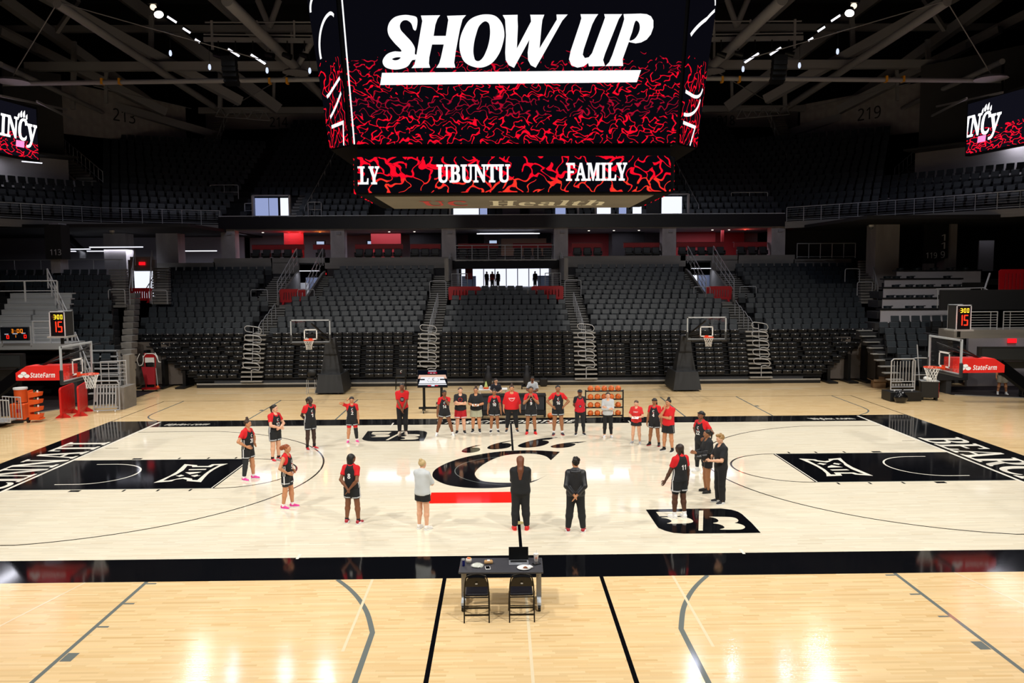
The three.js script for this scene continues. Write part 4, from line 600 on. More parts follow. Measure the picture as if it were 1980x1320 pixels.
function screenTex(w, h, vn, red, draw) {
  return canvasTex(w, h, c => {
    const im = c.createImageData(w, h); for (let y = 0; y < h; y++) for (let x = 0; x < w; x++) { const k = (y * w + x) * 4, v = vn ? vn[y * w + x] / 255 : 0, [r, g, b] = red(x / w, y / h); im.data[k] = 8 + r * v; im.data[k + 1] = 8 + g * v; im.data[k + 2] = 14 + b * v; im.data[k + 3] = 255; } c.putImageData(im, 0, 0); draw(c);
  });
}
const screenMat = (k, tex, i = 1.15) => { const m = mat('screen_' + k, 0x000000, 1.0, { specularIntensity: 0, emissive: 0xffffff, emissiveMap: tex, emissiveIntensity: i }); return m; };
const path = (c, pts, ox = 0, oy = 0, sx = 1, sy = 1) => { c.moveTo(ox + pts[0] * sx, oy + pts[1] * sy); for (let i = 2; i < pts.length; i += 2) c.lineTo(ox + pts[i] * sx, oy + pts[i + 1] * sy); c.closePath(); };
const smooth = pts => { const v = []; for (let i = 0; i < pts.length; i += 2) v.push(V(pts[i], pts[i + 1], 0)); const o = []; for (const p of new THREE.CatmullRomCurve3(v, true, 'centripetal').getPoints(v.length * 6)) o.push(p.x, p.y); return o; };
const showUp = [
  [smooth([347, 103, 310, 89, 270, 86, 215, 100, 180, 135, 166, 180, 172, 220, 200, 265, 240, 320, 195, 321, 150, 340, 121, 385, 132, 420, 170, 437, 220, 437, 270, 418, 302, 378, 320, 374, 328, 343, 320, 340, 322, 300, 305, 260, 270, 215, 245, 180, 243, 150, 260, 125, 285, 120, 310, 140, 322, 180, 333, 187]), smooth([180, 371, 205, 360, 232, 361, 216, 375, 192, 378])],
  [[372, 90, 488, 88, 470, 112, 455, 150, 440, 221, 513, 221, 534, 118, 528, 92, 643, 88, 620, 115, 600, 180, 565, 330, 553, 395, 558, 428, 442, 428, 462, 398, 475, 360, 497, 277, 427, 277, 405, 360, 400, 400, 406, 428, 292, 430, 312, 405, 322, 370, 345, 270, 365, 180, 378, 125]],
  [smooth([770, 83, 820, 95, 855, 140, 866, 200, 858, 270, 835, 340, 790, 400, 730, 427, 670, 422, 615, 390, 592, 320, 595, 250, 620, 180, 660, 120, 710, 92]), smooth([755, 128, 775, 140, 781, 180, 775, 240, 755, 310, 730, 365, 705, 385, 683, 378, 673, 340, 678, 280, 695, 215, 720, 155])],
  [[862, 88, 952, 86, 950, 120, 950, 303, 1033, 130, 1027, 86, 1117, 86, 1106, 120, 1103, 160, 1097, 303, 1199, 118, 1195, 85, 1268, 85, 1235, 125, 1110, 370, 1078, 430, 1045, 413, 1026, 380, 1021, 330, 1028, 248, 937, 430, 902, 413, 880, 378, 875, 330, 875, 118]],
  [[1350, 83, 1465, 83, 1448, 110, 1430, 150, 1385, 310, 1380, 345, 1395, 367, 1420, 362, 1440, 335, 1500, 140, 1510, 105, 1503, 83, 1620, 83, 1600, 115, 1585, 160, 1525, 340, 1515, 380, 1530, 420, 1425, 422, 1418, 400, 1390, 422, 1350, 430, 1310, 415, 1292, 375, 1300, 320, 1350, 140, 1357, 110]],
  [[1628, 83, 1740, 80, 1780, 84, 1808, 98, 1825, 125, 1828, 170, 1815, 215, 1790, 248, 1755, 267, 1720, 273, 1675, 264, 1642, 375, 1648, 420, 1532, 420, 1555, 395, 1572, 350, 1625, 160, 1635, 115], smooth([1712, 126, 1732, 140, 1740, 175, 1730, 215, 1708, 245, 1680, 254, 1692, 200])],
  [[112, 460, 1767, 447, 1745, 527, 95, 540]]];
{
  const W = 2048, H = 1422;
  const vn = veins(W, H, 46, 4.6, (u, v) => v < 0.6 ? 0 : v < 0.66 ? (v - 0.6) * 5 : v < 0.72 ? 0.4 + (v - 0.66) * 4 : 0.66, 31, 0.62);
  const tex = screenTex(W, H, vn, (u, v) => { const m = v > 0.8 && v < 0.88 ? 0.62 : v < 0.7 ? 0.8 : 1; return [247 * m, 2, 26]; }, c => {
    c.fillStyle = '#fff'; for (const letter of showUp) { c.beginPath(); for (const p of letter) path(c, p, 98, 572, 0.962, 0.912); c.fill('evenodd'); } c.fillRect(6, 0, 9, H);
  });
  const t = thing('scoreboard', 'huge hanging centre video scoreboard showing white and red graphics', 'scoreboard', [0, 8.05, 0]);
  const hw0 = 4.3, hw1 = 4.62, yb = 1.38, yt = 7.4, zb = 2.45, zt = 2.86, face = (name, p, m, flip) => { const g = new THREE.BufferGeometry(); g.setAttribute('position', new THREE.Float32BufferAttribute(p.flat(), 3)); g.setAttribute('uv', new THREE.Float32BufferAttribute([0, 0, 1, 0, 1, 1, 0, 1], 2)); g.setIndex([0, 1, 2, 0, 2, 3]); g.computeVertexNormals(); return put(name, g, m, t); };
  // cabinet: an eight-sided flared body
  const ring = (hw, z, c) => [[-hw, z], [hw, z], [hw + c, z - c * 1.1], [hw + c, -z + c * 1.1], [hw, -z], [-hw, -z], [-hw - c, -z + c * 1.1], [-hw - c, z - c * 1.1]];
  const lo = ring(hw0 + 0.02, zb - 0.04, 0.72), hi = ring(hw1 + 0.02, zt - 0.04, 1.2), pos = [], idx = []; for (const [x, z] of lo) pos.push(x, yb - 0.03, z); for (const [x, z] of hi) pos.push(x, yt, z); for (let i = 0; i < 8; i++) { const j = (i + 1) % 8; idx.push(i, j, 8 + j, i, 8 + j, 8 + i); } for (let i = 1; i < 7; i++) { idx.push(0, i + 1, i, 8, 8 + i, 9 + i); }
  let cg = new THREE.BufferGeometry(); cg.setAttribute('position', new THREE.Float32BufferAttribute(pos, 3)); cg.setIndex(idx); cg = cg.toNonIndexed(); cg.computeVertexNormals(); put('cabinet', cg, matte, t);
  face('front_screen', [[-hw0, yb, zb], [hw0, yb, zb], [hw1, yt, zt], [-hw1, yt, zt]], screenMat('front', tex), 0);
  // corner screens with curved white strokes
  const cv = veins(400, 1422, 60, 5, (u, v) => v < 0.62 ? 0 : v < 0.68 ? 0.3 : 0.75, 77);
  const strokes = { L: [[[20, 560, 26, 470, 120, 440, 330, 430]], [[60, 860, 40, 700, 200, 560, 330, 640]], [[60, 1100, 180, 1060, 340, 1010]], [[70, 1230, 190, 1190, 340, 1100]], [[80, 1290, 330, 1280, 300, 1420]]], R: [[[60, 480, 200, 450, 360, 440, 372, 520]], [[40, 760, 160, 640, 380, 550]], [[30, 1100, 200, 1125, 330, 1120, 350, 1050]], [[30, 1240, 160, 1240, 300, 1210, 330, 1120]], [[30, 1290, 300, 1300, 240, 1422]]] };
  for (const s of ['L', 'R']) {
    const tx = screenTex(400, 1422, cv, () => [240, 2, 24], c => { c.strokeStyle = '#fff'; c.lineWidth = 22; for (const [p] of strokes[s]) { c.beginPath(); c.moveTo(p[0], p[1]); if (p.length === 6) { if (p[1] > 1285) { c.lineTo(p[2], p[3]); c.lineTo(p[4], p[5]); } else c.quadraticCurveTo(p[2], p[3], p[4], p[5]); } else c.bezierCurveTo(p[2], p[3], p[4], p[5], p[6], p[7]); c.stroke(); } });
    const m = screenMat('corner' + s, tx), a = lo, b = hi, e = 0.03;
    if (s === 'L') face('corner_screen', [[a[7][0] - e, yb, a[7][1] + e], [a[0][0] - 0.1, yb, a[0][1] - 0.06 + e], [b[0][0] - 0.1, yt, b[0][1] - 0.06 + e], [b[7][0] - e, yt, b[7][1] + e]], m);
    else face('corner_screen', [[a[1][0] + 0.1, yb, a[1][1] - 0.06 + e], [a[2][0] + e, yb, a[2][1] + e], [b[2][0] + e, yt, b[2][1] + e], [b[1][0] + 0.1, yt, b[1][1] - 0.06 + e]], m);
  }
  // open frame between the boards, then the lower ring
  new G().box(8.4, 0.3, 4.6, 0, 1.22, 0).build('gap_frame', matte, t); for (const s of [-1, 1]) for (let k = 0; k < 6; k++) new G().rod([-3.6 + k * 1.44, 1.05, s * 2.25], [-2.9 + k * 1.44, 1.4, s * 2.25], 0.03).build('brace', blackM, t);
  new G().rbox(8.62, 1.02, 4.92, 0.16, 0, 0.57, 0).build('ring_cabinet', matte, t);
  const RW = 2048, RH = 250, rv = veins(RW, RH, 66, 8, () => 0.74, 5, 1.2);
  const rtx = screenTex(RW, RH, rv, (u, v) => [246, v > 0.6 ? 24 + 26 * Math.abs(Math.sin(u * 90)) : 4, 26], c => {
    c.fillStyle = '#fff'; c.strokeStyle = '#fff'; c.lineWidth = 5; c.textAlign = 'center'; c.textBaseline = 'middle';
    const word = (s, x, y, w, h) => { c.save(); c.translate(x, y); c.font = 'bold 140px serif'; const m = c.measureText(s).width; c.scale(w / m, h / 98); c.fillText(s, 0, 0); c.strokeText(s, 0, 0); c.restore(); };
    word('UBUNTU', 755, 120, 480, 118); word('FAMILY', 1560, 112, 400, 118); word('FAMILY', -60, 130, 400, 118);
  });
  face('ring_screen', [[-4.18, 0.1, 2.475], [4.18, 0.1, 2.475], [4.18, 1.04, 2.475], [-4.18, 1.04, 2.475]], screenMat('ring', rtx, 1.05));
  for (const s of [-1, 1]) { const tx = screenTex(256, 250, veins(256, 250, 70, 8, () => 0.8, 9), () => [240, 6, 24], () => 0); const p = [[-2.3, 0.1], [2.3, 0.1], [2.3, 1.04], [-2.3, 1.04]].map(([z, y]) => [s * 4.32, y, -s * z]); face('ring_screen', p, screenMat('ringside' + s, tx, 1.0)); }
  // underside panel with lettering
  new G().box(7.6, 0.03, 4.2, 0, 0.045, 0).build('underside_panel', mat('tan_panel', 0x6b6250, 0.75, { map: speckle }), t);
  const down = (g, x, z, m, n) => { g.rotateX(PI / 2); g.translate(x, 0.02, z); put(n, g, m, t); };
  down(letterGeo('Health', 'serif_bold', 3.5, 1.9), 1.05, -0.1, mat('pale_underside_print', 0xc9c3a8, 0.7), 'lettering'); down(letterGeo('UC', 'serif_bold', 1.35, 1.7), -2.05, -0.1, mat('red_underside_print', 0xb0231f, 0.7), 'lettering');
  // hangers
  for (const [x, z] of [[-4, 2.2], [4, 2.2], [-4, -2.2], [4, -2.2]]) new G().rod([x, yt, z], [x * 0.9, 18, z * 0.9], 0.04).build('hanger_cable', steel, t);
}
// note: a RectAreaLight shines along its local -z, so each is turned with lookAt away from the screen
for (const [x, y, z, w, h, dx, dz, c, i] of [[0, 12.3, 2.95, 8.2, 5.6, 0, 1, 0xd0a8c8, 0.35], [0, 12.3, -2.95, 8.2, 5.6, 0, -1, 0xd0a8c8, 0.35], [-5.9, 12.3, 0, 3, 5.6, -1, 0, 0xd0a8c8, 0.35], [5.9, 12.3, 0, 3, 5.6, 1, 0, 0xd0a8c8, 0.35]]) {
  const l = new THREE.RectAreaLight(c, i, w, h); l.position.set(x, y, z); l.rotation.y = Math.atan2(-dx, -dz); scene.add(l);
}
// corner video boards
{
  const W = 1024, H = 440, vn = veins(W, H, 34, 3.0, (u, v) => v < 0.55 ? 0 : v < 0.7 ? 0.4 : 0.72, 8);
  const claw = (c, x, y, k) => { c.beginPath(); c.moveTo(x, y); c.quadraticCurveTo(x - 14 * k, y - 30 * k, x + 22 * k, y - 62 * k); c.quadraticCurveTo(x + 22 * k, y - 40 * k, x + 20 * k, y - 8 * k); c.quadraticCurveTo(x + 8 * k, y + 10 * k, x, y); c.fill(); };
  const drawC = (ox, kx) => c => {
    c.fillStyle = '#fff'; c.strokeStyle = '#fff'; c.lineWidth = 5; c.textAlign = 'left'; c.textBaseline = 'alphabetic';
    const L = (s, x, y, w, h) => { c.save(); c.translate(x, y); c.transform(1, 0, -0.12, 1, 0, 0); c.font = 'bold 200px serif'; const m = c.measureText(s).width; c.scale(w / m, h / 140); c.fillText(s, 0, 0); c.strokeText(s, 0, 0); c.restore(); };
    c.save(); c.translate(ox, 0); c.scale(kx, 1); L('C', 0, 290, 105, 175); L('I', 112, 290, 60, 175); L('N', 172, 290, 125, 175); L('C', 290, 295, 105, 180); L('y', 390, 285, 110, 185);
    claw(c, 312, 112, 0.75); claw(c, 338, 100, 0.95); claw(c, 368, 96, 1.0); claw(c, 398, 108, 0.75); c.fillStyle = '#ff6fa0'; c.transform(1, 0, -0.12, 1, 40, 0); c.fillRect(275, 305, 88, 55); c.restore();
  };
  for (const [s, ox, pts] of [[-1, 705, [[-29.9, -13.5], [-27.95, -25.6]]], [1, -95, [[27.65, -25.0], [29.6, -13.0]]]]) {
    const tex = screenTex(W, H, vn, () => [215, 0, 20], drawC(ox, s < 0 ? 0.62 : 0.62)), [a, b] = pts, L = Math.hypot(b[0] - a[0], b[1] - a[1]);
    const t = thing('corner_video_board', `tilted ${s < 0 ? 'left' : 'right'} corner video board with white lettering and pink bar`, 'video board', [(a[0] + b[0]) / 2, 12.9, (a[1] + b[1]) / 2], Math.atan2(-(b[1] - a[1]), b[0] - a[0]));
    new G().box(L + 0.2, 3.2, 0.35, 0, 1.5, -0.2).build('cabinet', black, t); const g = new THREE.PlaneGeometry(L, 2.95); g.translate(0, 1.48, -0.01); put('screen', g, screenMat('corner_board' + s, tex, 2.2), t);
    new G().box(0.1, 1.8, 0.1, -L * 0.3, 3.9, -0.2).box(0.1, 1.8, 0.1, L * 0.3, 3.9, -0.2).build('hanger', blackM, t);
    const l = new THREE.RectAreaLight(0xe0b0d0, 0.5, L, 2.8); l.position.set((a[0] + b[0]) / 2 - s * 0.2, 14.3, (a[1] + b[1]) / 2 + 0.05); const nx = (b[1] - a[1]) / L, nz = -(b[0] - a[0]) / L, sg = nx * -s > 0 ? 1 : -1; l.rotation.y = Math.atan2(-nx * sg, -nz * sg); scene.add(l);
  }
}
// ---------------------------------------------------------------- baskets
const orange = mat('rim_orange', 0xe8451a, 0.4, { metalness: 0.2 }), netM = mat('net_cord', 0xe9e6df, 0.8), glassB = mat('backboard_glass', 0xffffff, 0.02, { transmission: 1, thickness: 0, ior: 1.5 }), frameW = mat('backboard_frame', 0xb9bec2, 0.4, { metalness: 0.3 }), padB = mat('black_padding', 0x1b1d20, 0.55), arm = mat('red_arm_padding', 0xd8221c, 0.45), stripeW = mat('white_line', 0xf2f2f0, 0.5);
// one goal: board in the local x-y plane facing +z, hoop in front
function goal(t, y0, s = 1) {
  new G().box(1.74, 0.98, 0.012, 0, y0 + 0.535, 0).build('glass_pane', glassB, t);
  new G().box(1.83, 0.055, 0.05, 0, y0 + 0.03, 0).box(1.83, 0.055, 0.05, 0, y0 + 1.04, 0).box(0.055, 1.07, 0.05, -0.89, y0 + 0.535, 0).box(0.055, 1.07, 0.05, 0.89, y0 + 0.535, 0).build('board_frame', frameW, t);
  new G().box(0.61, 0.05, 0.006, 0, y0 + 0.6, 0.012).box(0.61, 0.05, 0.006, 0, y0 + 0.17, 0.012).box(0.05, 0.46, 0.006, -0.28, y0 + 0.385, 0.012).box(0.05, 0.46, 0.006, 0.28, y0 + 0.385, 0.012).build('shooter_square', stripeW, t);
  new G().rbox(1.9, 0.09, 0.09, 0.03, 0, y0 - 0.01, 0).rbox(0.09, 0.4, 0.09, 0.03, -0.91, y0 + 0.18, 0).rbox(0.09, 0.4, 0.09, 0.03, 0.91, y0 + 0.18, 0).build('edge_padding', padB, t);
  new G().box(0.16, 0.14, 0.03, 0, y0 + 0.14, 0.03).box(0.13, 0.05, 0.17, 0, y0 + 0.13, 0.1).build('rim_plate', orange, t);
  const ring = new THREE.TorusGeometry(0.228, 0.014, 8, 36); ring.rotateX(PI / 2); ring.translate(0, y0 + 0.15, 0.38); put('rim', ring, orange, t);
  const n = new G(), R = [0.222, 0.19, 0.16, 0.14, 0.132, 0.13], H = [0, -0.09, -0.18, -0.27, -0.35, -0.42];
  for (let k = 0; k < 12; k++) for (let j = 0; j < 5; j++) for (const d of [-0.5, 0.5]) { const a = (k + (j % 2) * 0.5) / 12 * PI * 2, b = (k + (j % 2) * 0.5 + d) / 12 * PI * 2; n.rod([R[j] * Math.cos(a), y0 + 0.14 + H[j], 0.38 + R[j] * Math.sin(a)], [R[j + 1] * Math.cos(b), y0 + 0.14 + H[j + 1], 0.38 + R[j + 1] * Math.sin(b)], 0.0055, 4); }
  n.build('net', netM, t);
}
// seven-segment digits on canvases
const SEG = { 0: 'abcdef', 1: 'bc', 3: 'abgcd', 5: 'afgcd' };
function seg(c, ch, x, y, w, h, col, lw) { c.strokeStyle = col; c.lineWidth = lw; c.lineCap = 'round'; const p = { a: [0, 0, w, 0], b: [w, 0, w, h / 2], c: [w, h / 2, w, h], d: [0, h, w, h], e: [0, h / 2, 0, h], f: [0, 0, 0, h / 2], g: [0, h / 2, w, h / 2] }; for (const k of SEG[ch]) { c.beginPath(); c.moveTo(x + p[k][0], y + p[k][1]); c.lineTo(x + p[k][2], y + p[k][3]); c.stroke(); } }
const clockTex = canvasTex(256, 448, c => { c.fillStyle = '#090606'; c.fillRect(0, 0, 256, 448); const Y = '#ffc02a'; seg(c, '3', 66, 44, 32, 78, Y, 10); seg(c, '0', 134, 44, 30, 78, Y, 10); seg(c, '0', 194, 44, 30, 78, Y, 10); c.fillStyle = Y; c.fillRect(112, 62, 9, 12); c.fillRect(112, 92, 9, 12); c.fillStyle = '#7a3008'; c.fillRect(34, 62, 8, 12); c.fillRect(34, 92, 8, 12); seg(c, '1', 70, 180, 30, 190, '#ff2a14', 20); seg(c, '5', 144, 180, 62, 190, '#ff2a14', 20); });
const clockM = screenMat('shot_clock', clockTex, 3);
for (const s of [-1, 1]) {
  const side = s < 0 ? 'left' : 'right';
  const t = thing('basketball_goal', `glass basketball goal with red padded arm at the ${side} end of court`, 'basketball hoop', [s * 13.12, 0, 0], -s * PI / 2);
  goal(t, 2.9);
  // red padded arm behind the board, lettered on both sides
  const armP = [[0.12, 2.9], [0.12, 3.35], [1.38, 3.33], [1.7, 3.13], [1.7, 2.9]];
  new G().prism(armP, 0.5, g => { g.rotateY(PI / 2); g.translate(-0.25, 0, 0); g.scale(1, 1, 1); }).build('padded_arm', arm, t);
  for (const e of [-1, 1]) { const g = letterGeo('StateFarm', 'sans_bold', 0.72, 0.15, 0.12), cz = s > 0 ? -1.1 : -0.9, oz = s > 0 ? -0.5 : -1.46; g.rotateY(e * PI / 2); g.translate(e * 0.256, 3.06, cz); put('lettering', g, stripeW, t); for (const [u, v] of [[-0.09, -0.035], [0.09, -0.035], [0, 0.04]]) { const q = new THREE.CircleGeometry(1, 18); q.scale(0.085, 0.055, 1); q.rotateY(e * PI / 2); q.translate(e * 0.257, 3.07 + v, oz + (e > 0 ? -u : u)); put('oval_emblem', q, stripeW, t); } }
  new G().rod([0, 3.6, -0.1], [0, 3.3, -1.2], 0.03).rod([-0.6, 3.75, -0.05], [0, 3.3, -1.1], 0.025).rod([0.6, 3.75, -0.05], [0, 3.3, -1.1], 0.025).build('board_brace', blackM, t);
  new G().bar([0, 3.15, -1.6], [0, 1.2, -4.2], 0.3, 0.3).build('boom', matte, t); new G().rbox(1.2, 1.2, 2.2, 0.1, 0, 0.68, -5.0).build('base', padB, t); for (const [x, z] of [[-0.5, -4.2], [0.5, -4.2], [-0.5, -5.8], [0.5, -5.8]]) new G().cyl(0.08, 0.08, 0.08, x, 0.04, z, 12).build('caster', black, t);
  // cube shot clock above the board
  const k = thing('shot_clock', `cube shot clock reading 3:00 and 15 above the ${side} goal`, 'shot clock', [s * 13.52, 4.2, 0]);
  new G().rod([0, -0.24, 0], [0, 0.02, 0], 0.05).build("post", blackM, k); new G().box(0.46, 0.74, 0.46, 0, 0.37, 0).build('case', black, k); new G().box(0.6, 0.05, 0.55, 0, -0.01, 0).build('tray', alu, k);
  for (const r of [0, PI]) { const g = new THREE.PlaneGeometry(0.4, 0.68); g.translate(0, 0.37, 0.236); g.rotateY(r); put('display', g, clockM, k); const f = new G().box(0.03, 0.76, 0.02, -0.215, 0.37, 0.236).box(0.03, 0.76, 0.02, 0.215, 0.37, 0.236).box(0.46, 0.03, 0.02, 0, 0.74, 0.236).box(0.46, 0.03, 0.02, 0, 0.0, 0.236).geo(); f.rotateY(r); put('display_frame', f, frameW, k); }
  const l = new THREE.PointLight(0xff5020, 0.25, 0, 2); l.shadow.radius = 10; l.position.set(s * 13.52, 4.55, 0.45); scene.add(l);
  // practice goals
  const p = thing('practice_goal', `wheeled basketball goal with black padded base before the ${side} stand block`, 'basketball hoop', [s * 9.15, 0, -13.15]);
  goal(p, 2.84); const o = -s * 0.25 * -1;
  const tb = (w0, d0, y0, w1, d1, y1, dx, z, name) => { const g = new THREE.BoxGeometry(1, 1, 1), q = g.attributes.position; for (let i = 0; i < q.count; i++) { const up = q.getY(i) > 0; q.setXYZ(i, q.getX(i) * (up ? w1 : w0) * 1 + dx, up ? y1 : y0, q.getZ(i) * (up ? d1 : d0) + z); } g.computeVertexNormals(); put(name, g.toNonIndexed(), padB, p); };
  tb(1.42, 2.3, 0.08, 1.12, 2.0, 0.98, s * -0.2, -4.0, 'padded_base'); tb(1.0, 0.9, 0.98, 0.66, 0.6, 1.95, s * -0.15, -3.9, 'padded_post'); tb(0.64, 0.6, 1.95, 0.46, 0.45, 2.75, s * -0.15, -3.8, 'padded_post');
  new G().rod([s * -0.25, 2.7, -3.7], [-0.3, 3.2, -0.08], 0.045).rod([s * -0.05, 2.7, -3.7], [0.3, 3.2, -0.08], 0.045).rod([s * -0.15, 2.7, -3.6], [0, 3.75, -0.08], 0.04).build('extension_arm', blackM, p); new G().box(0.3, 0.3, 0.06, 0, 3.1, -0.08).build('board_mount', blackM, p);
  for (const [x, z] of [[-0.5, -3.0], [0.4, -3.0], [-0.5, -5.0], [0.4, -5.0]]) new G().cyl(0.06, 0.06, 0.08, x + s * -0.2, 0.04, z, 10).build('caster', black, p);
}
// ---------------------------------------------------------------- table group in front
const tableTop = mat('charcoal_laminate', 0x3b3c42, 0.45), legGrey = mat('grey_leg', 0x8c8a86, 0.4, { metalness: 0.5 });
{
  const t = thing('folding_table', 'charcoal rolling table with grey legs on the near sideline', 'table', [-0.43, 0, 10.2], -0.02);
  new G().rbox(1.5, 0.04, 0.72, 0.012, 0, 0.72, 0).build('table_top', tableTop, t);
  for (const s of [-1, 1]) { new G().bar([s * 0.68, 0.7, 0], [s * 0.68, 0.14, 0], 0.06, 0.09).build('leg', legGrey, t); new G().box(0.07, 0.06, 0.6, s * 0.68, 0.12, 0).build('foot', mat('white_foot', 0xc9d0d8, 0.35), t); for (const e of [-1, 1]) new G().rod([s * 0.68 - 0.025, 0.05, e * 0.3], [s * 0.68 + 0.025, 0.05, e * 0.3], 0.05, 14).build('caster', black, t); }
  new G().box(1.3, 0.05, 0.04, 0, 0.66, 0).build('crossbar', legGrey, t);
}
for (const [x, nm] of [[-0.86, 'left'], [-0.08, 'right']]) {
  const c = thing('folding_chair', `black metal folding chair with dark vinyl seat, ${nm} of the pair at the table`, 'chair', [x, 0, 10.72], 0.01, 'folding chairs at the table'), m = mat('black_chair_paint', 0x17130c, 0.35, { metalness: 0.4 });
  const bk = (() => { const s = new THREE.Shape(); s.moveTo(-0.2, 0); s.lineTo(0.2, 0); s.lineTo(0.155, 0.15); s.quadraticCurveTo(0, 0.21, -0.155, 0.15); s.closePath(); const g = new THREE.ExtrudeGeometry(s, { depth: 0.012, bevelEnabled: true, bevelSize: 0.006, bevelThickness: 0.004, bevelSegments: 1 }); const p = g.attributes.position; for (let i = 0; i < p.count; i++) p.setZ(i, p.getZ(i) + 0.03 - 0.9 * p.getX(i) ** 2); g.rotateX(0.1); g.translate(0, 0.62, 0.2); return g; })();
  put('backrest', bk, mat('black_gloss_back', 0x151007, 0.28, { metalness: 0.3 }), c); new G().rbox(0.4, 0.05, 0.38, 0.022, 0, 0.445, -0.03).build('seat', mat('navy_vinyl', 0x11121c, 0.4), c);
  new G().tube([[-0.215, 0, 0.27], [-0.21, 0.45, 0.21], [-0.2, 0.66, 0.2], [-0.16, 0.8, 0.2], [0, 0.835, 0.2], [0.16, 0.8, 0.2], [0.2, 0.66, 0.2], [0.21, 0.45, 0.21], [0.215, 0, 0.27]], 0.012).build('rear_frame', m, c);
  for (const s of [-1, 1]) new G().rod([s * 0.22, 0, -0.24], [s * 0.215, 0.52, 0.2], 0.012).build('leg', m, c); new G().rod([-0.21, 0.42, 0.19], [0.21, 0.42, 0.19], 0.012).build('seat_bar', m, c);
  for (const y of [0.13, 0.25]) new G().box(0.42, 0.03, 0.014, 0, y, 0.262 - y * 0.12).build('cross_bar', m, c); new G().rod([-0.215, 0.14, -0.12], [0.215, 0.14, -0.12], 0.01).build('cross_bar', m, c); new G().box(0.04, 0.02, 0.004, 0, 0.69, 0.265).build('maker_plate', steel, c);
}
{
  const Y = 0.742;
  const l = thing('laptop', 'open silver laptop with black screen on the table', 'laptop', [-0.11, Y, 10.13], 0.0); new G().rbox(0.36, 0.016, 0.24, 0.006, 0, 0.008, 0).build('base', mat('laptop_silver', 0xa9adb6, 0.35, { metalness: 0.6 }), l); new G().rbox(0.36, 0.235, 0.01, 0.005, 0, 0.128, -0.145, 0, -0.2).build('lid', mat('laptop_lid', 0x0a0b0d, 0.3), l); new G().box(0.3, 0.003, 0.1, 0, 0.017, -0.04).build('keyboard', black, l); new G().box(0.1, 0.002, 0.06, 0, 0.017, 0.07).build('touchpad', mat('touchpad', 0x8d9198, 0.4), l);
  const cup = thing('drink_cup', 'clear plastic iced drink cup with lid and straw on the table', 'cup', [0.21, Y, 10.05]); new G().lathe([[0, 0], [0.032, 0], [0.046, 0.13], [0.043, 0.13]]).build('body', mat('cup_plastic', 0xe9dfd8, 0.3), cup); new G().cyl(0.048, 0.048, 0.015, 0, 0.135, 0).build('lid', white, cup); new G().rod([0, 0.13, 0], [0.012, 0.21, 0], 0.004).build('straw', white, cup); new G().box(0.035, 0.03, 0.004, 0, 0.075, 0.041).build('label', mat('cup_label', 0xc98a78, 0.6), cup);
  const w = thing('wallet', 'black phone case lying by the drink cup', 'phone', [0.21, Y, 10.2], 0.5); new G().rbox(0.14, 0.022, 0.09, 0.008, 0, 0.011, 0).build('body', black, w); new G().box(0.11, 0.003, 0.065, 0, 0.023, 0).build('screen', mat('phone_glass', 0x2c3238, 0.12), w);
  const p = thing('paper_plate', 'white paper plate with napkin and food before the laptop', 'plate', [-0.02, Y, 10.4]); new G().lathe([[0, 0.004], [0.085, 0.004], [0.125, 0.018], [0.13, 0.016], [0.088, 0], [0, 0]], 0, 0, 0, 28).build('plate', white, p); new G().box(0.1, 0.02, 0.1, 0.09, 0.026, 0.0, 0.6).build('napkin', mat('napkin', 0xf0eeea, 0.9), p); new G().prism([[-0.04, 0], [0.05, 0.0], [0.0, 0.05]], 0.02, g => { g.rotateX(-PI / 2); g.translate(0.02, 0.015, 0.04); }).build('food', mat('crust', 0x8a5236, 0.8), p);
  const f = thing('foil_plate', 'plate wrapped in crumpled clear film on the table', 'plate', [-0.86, Y, 10.26]); const fg = new THREE.SphereGeometry(1, 22, 12, 0, PI * 2, 0, PI / 2); seed = 4; { const q = fg.attributes.position; for (let i = 0; i < q.count; i++) { const r = 1 + 0.09 * Math.sin(q.getX(i) * 17) * Math.cos(q.getZ(i) * 13 + q.getY(i) * 9); q.setXYZ(i, q.getX(i) * 0.11 * r, q.getY(i) * 0.05 * r, q.getZ(i) * 0.1 * r); } fg.computeVertexNormals(); } put('wrapped_food', fg, mat('film', 0xc4c8be, 0.25), f); new G().lathe([[0, 0.002], [0.08, 0.002], [0.118, 0.016], [0.08, 0], [0, 0]]).build('plate', white, f);
  const b = thing('snack_bag', 'brown paper-wrapped sandwich with white label on the table', 'snack', [-0.66, Y, 10.14], 0.1); new G().rbox(0.16, 0.06, 0.1, 0.025, 0, 0.03, 0).build('wrapper', mat('kraft', 0xb08a5c, 0.7), b); new G().box(0.05, 0.004, 0.06, 0, 0.061, 0).build('label', white, b);
  const ph = thing('phone', 'white-edged smartphone lying flat near the table edge', 'phone', [-0.67, Y, 10.38], 0.12); new G().rbox(0.09, 0.012, 0.15, 0.005, 0, 0.006, 0).build('case', white, ph); new G().box(0.072, 0.002, 0.125, 0, 0.0128, 0).build('screen', mat('phone_glass2', 0x0a0b0e, 0.1), ph);
  const cn = thing('energy_can', 'slim blue and silver drink can at the left of table', 'can', [-1.11, Y, 10.25]); new G().lathe([[0, 0], [0.022, 0], [0.026, 0.008], [0.026, 0.1], [0.022, 0.115]]).build('body', mat('can_blue', 0x16216e, 0.3, { metalness: 0.5 }), cn); new G().cyl(0.022, 0.026, 0.025, 0, 0.122, 0).build('top', mat('can_top', 0xdadfe6, 0.3, { metalness: 0.6 }), cn);
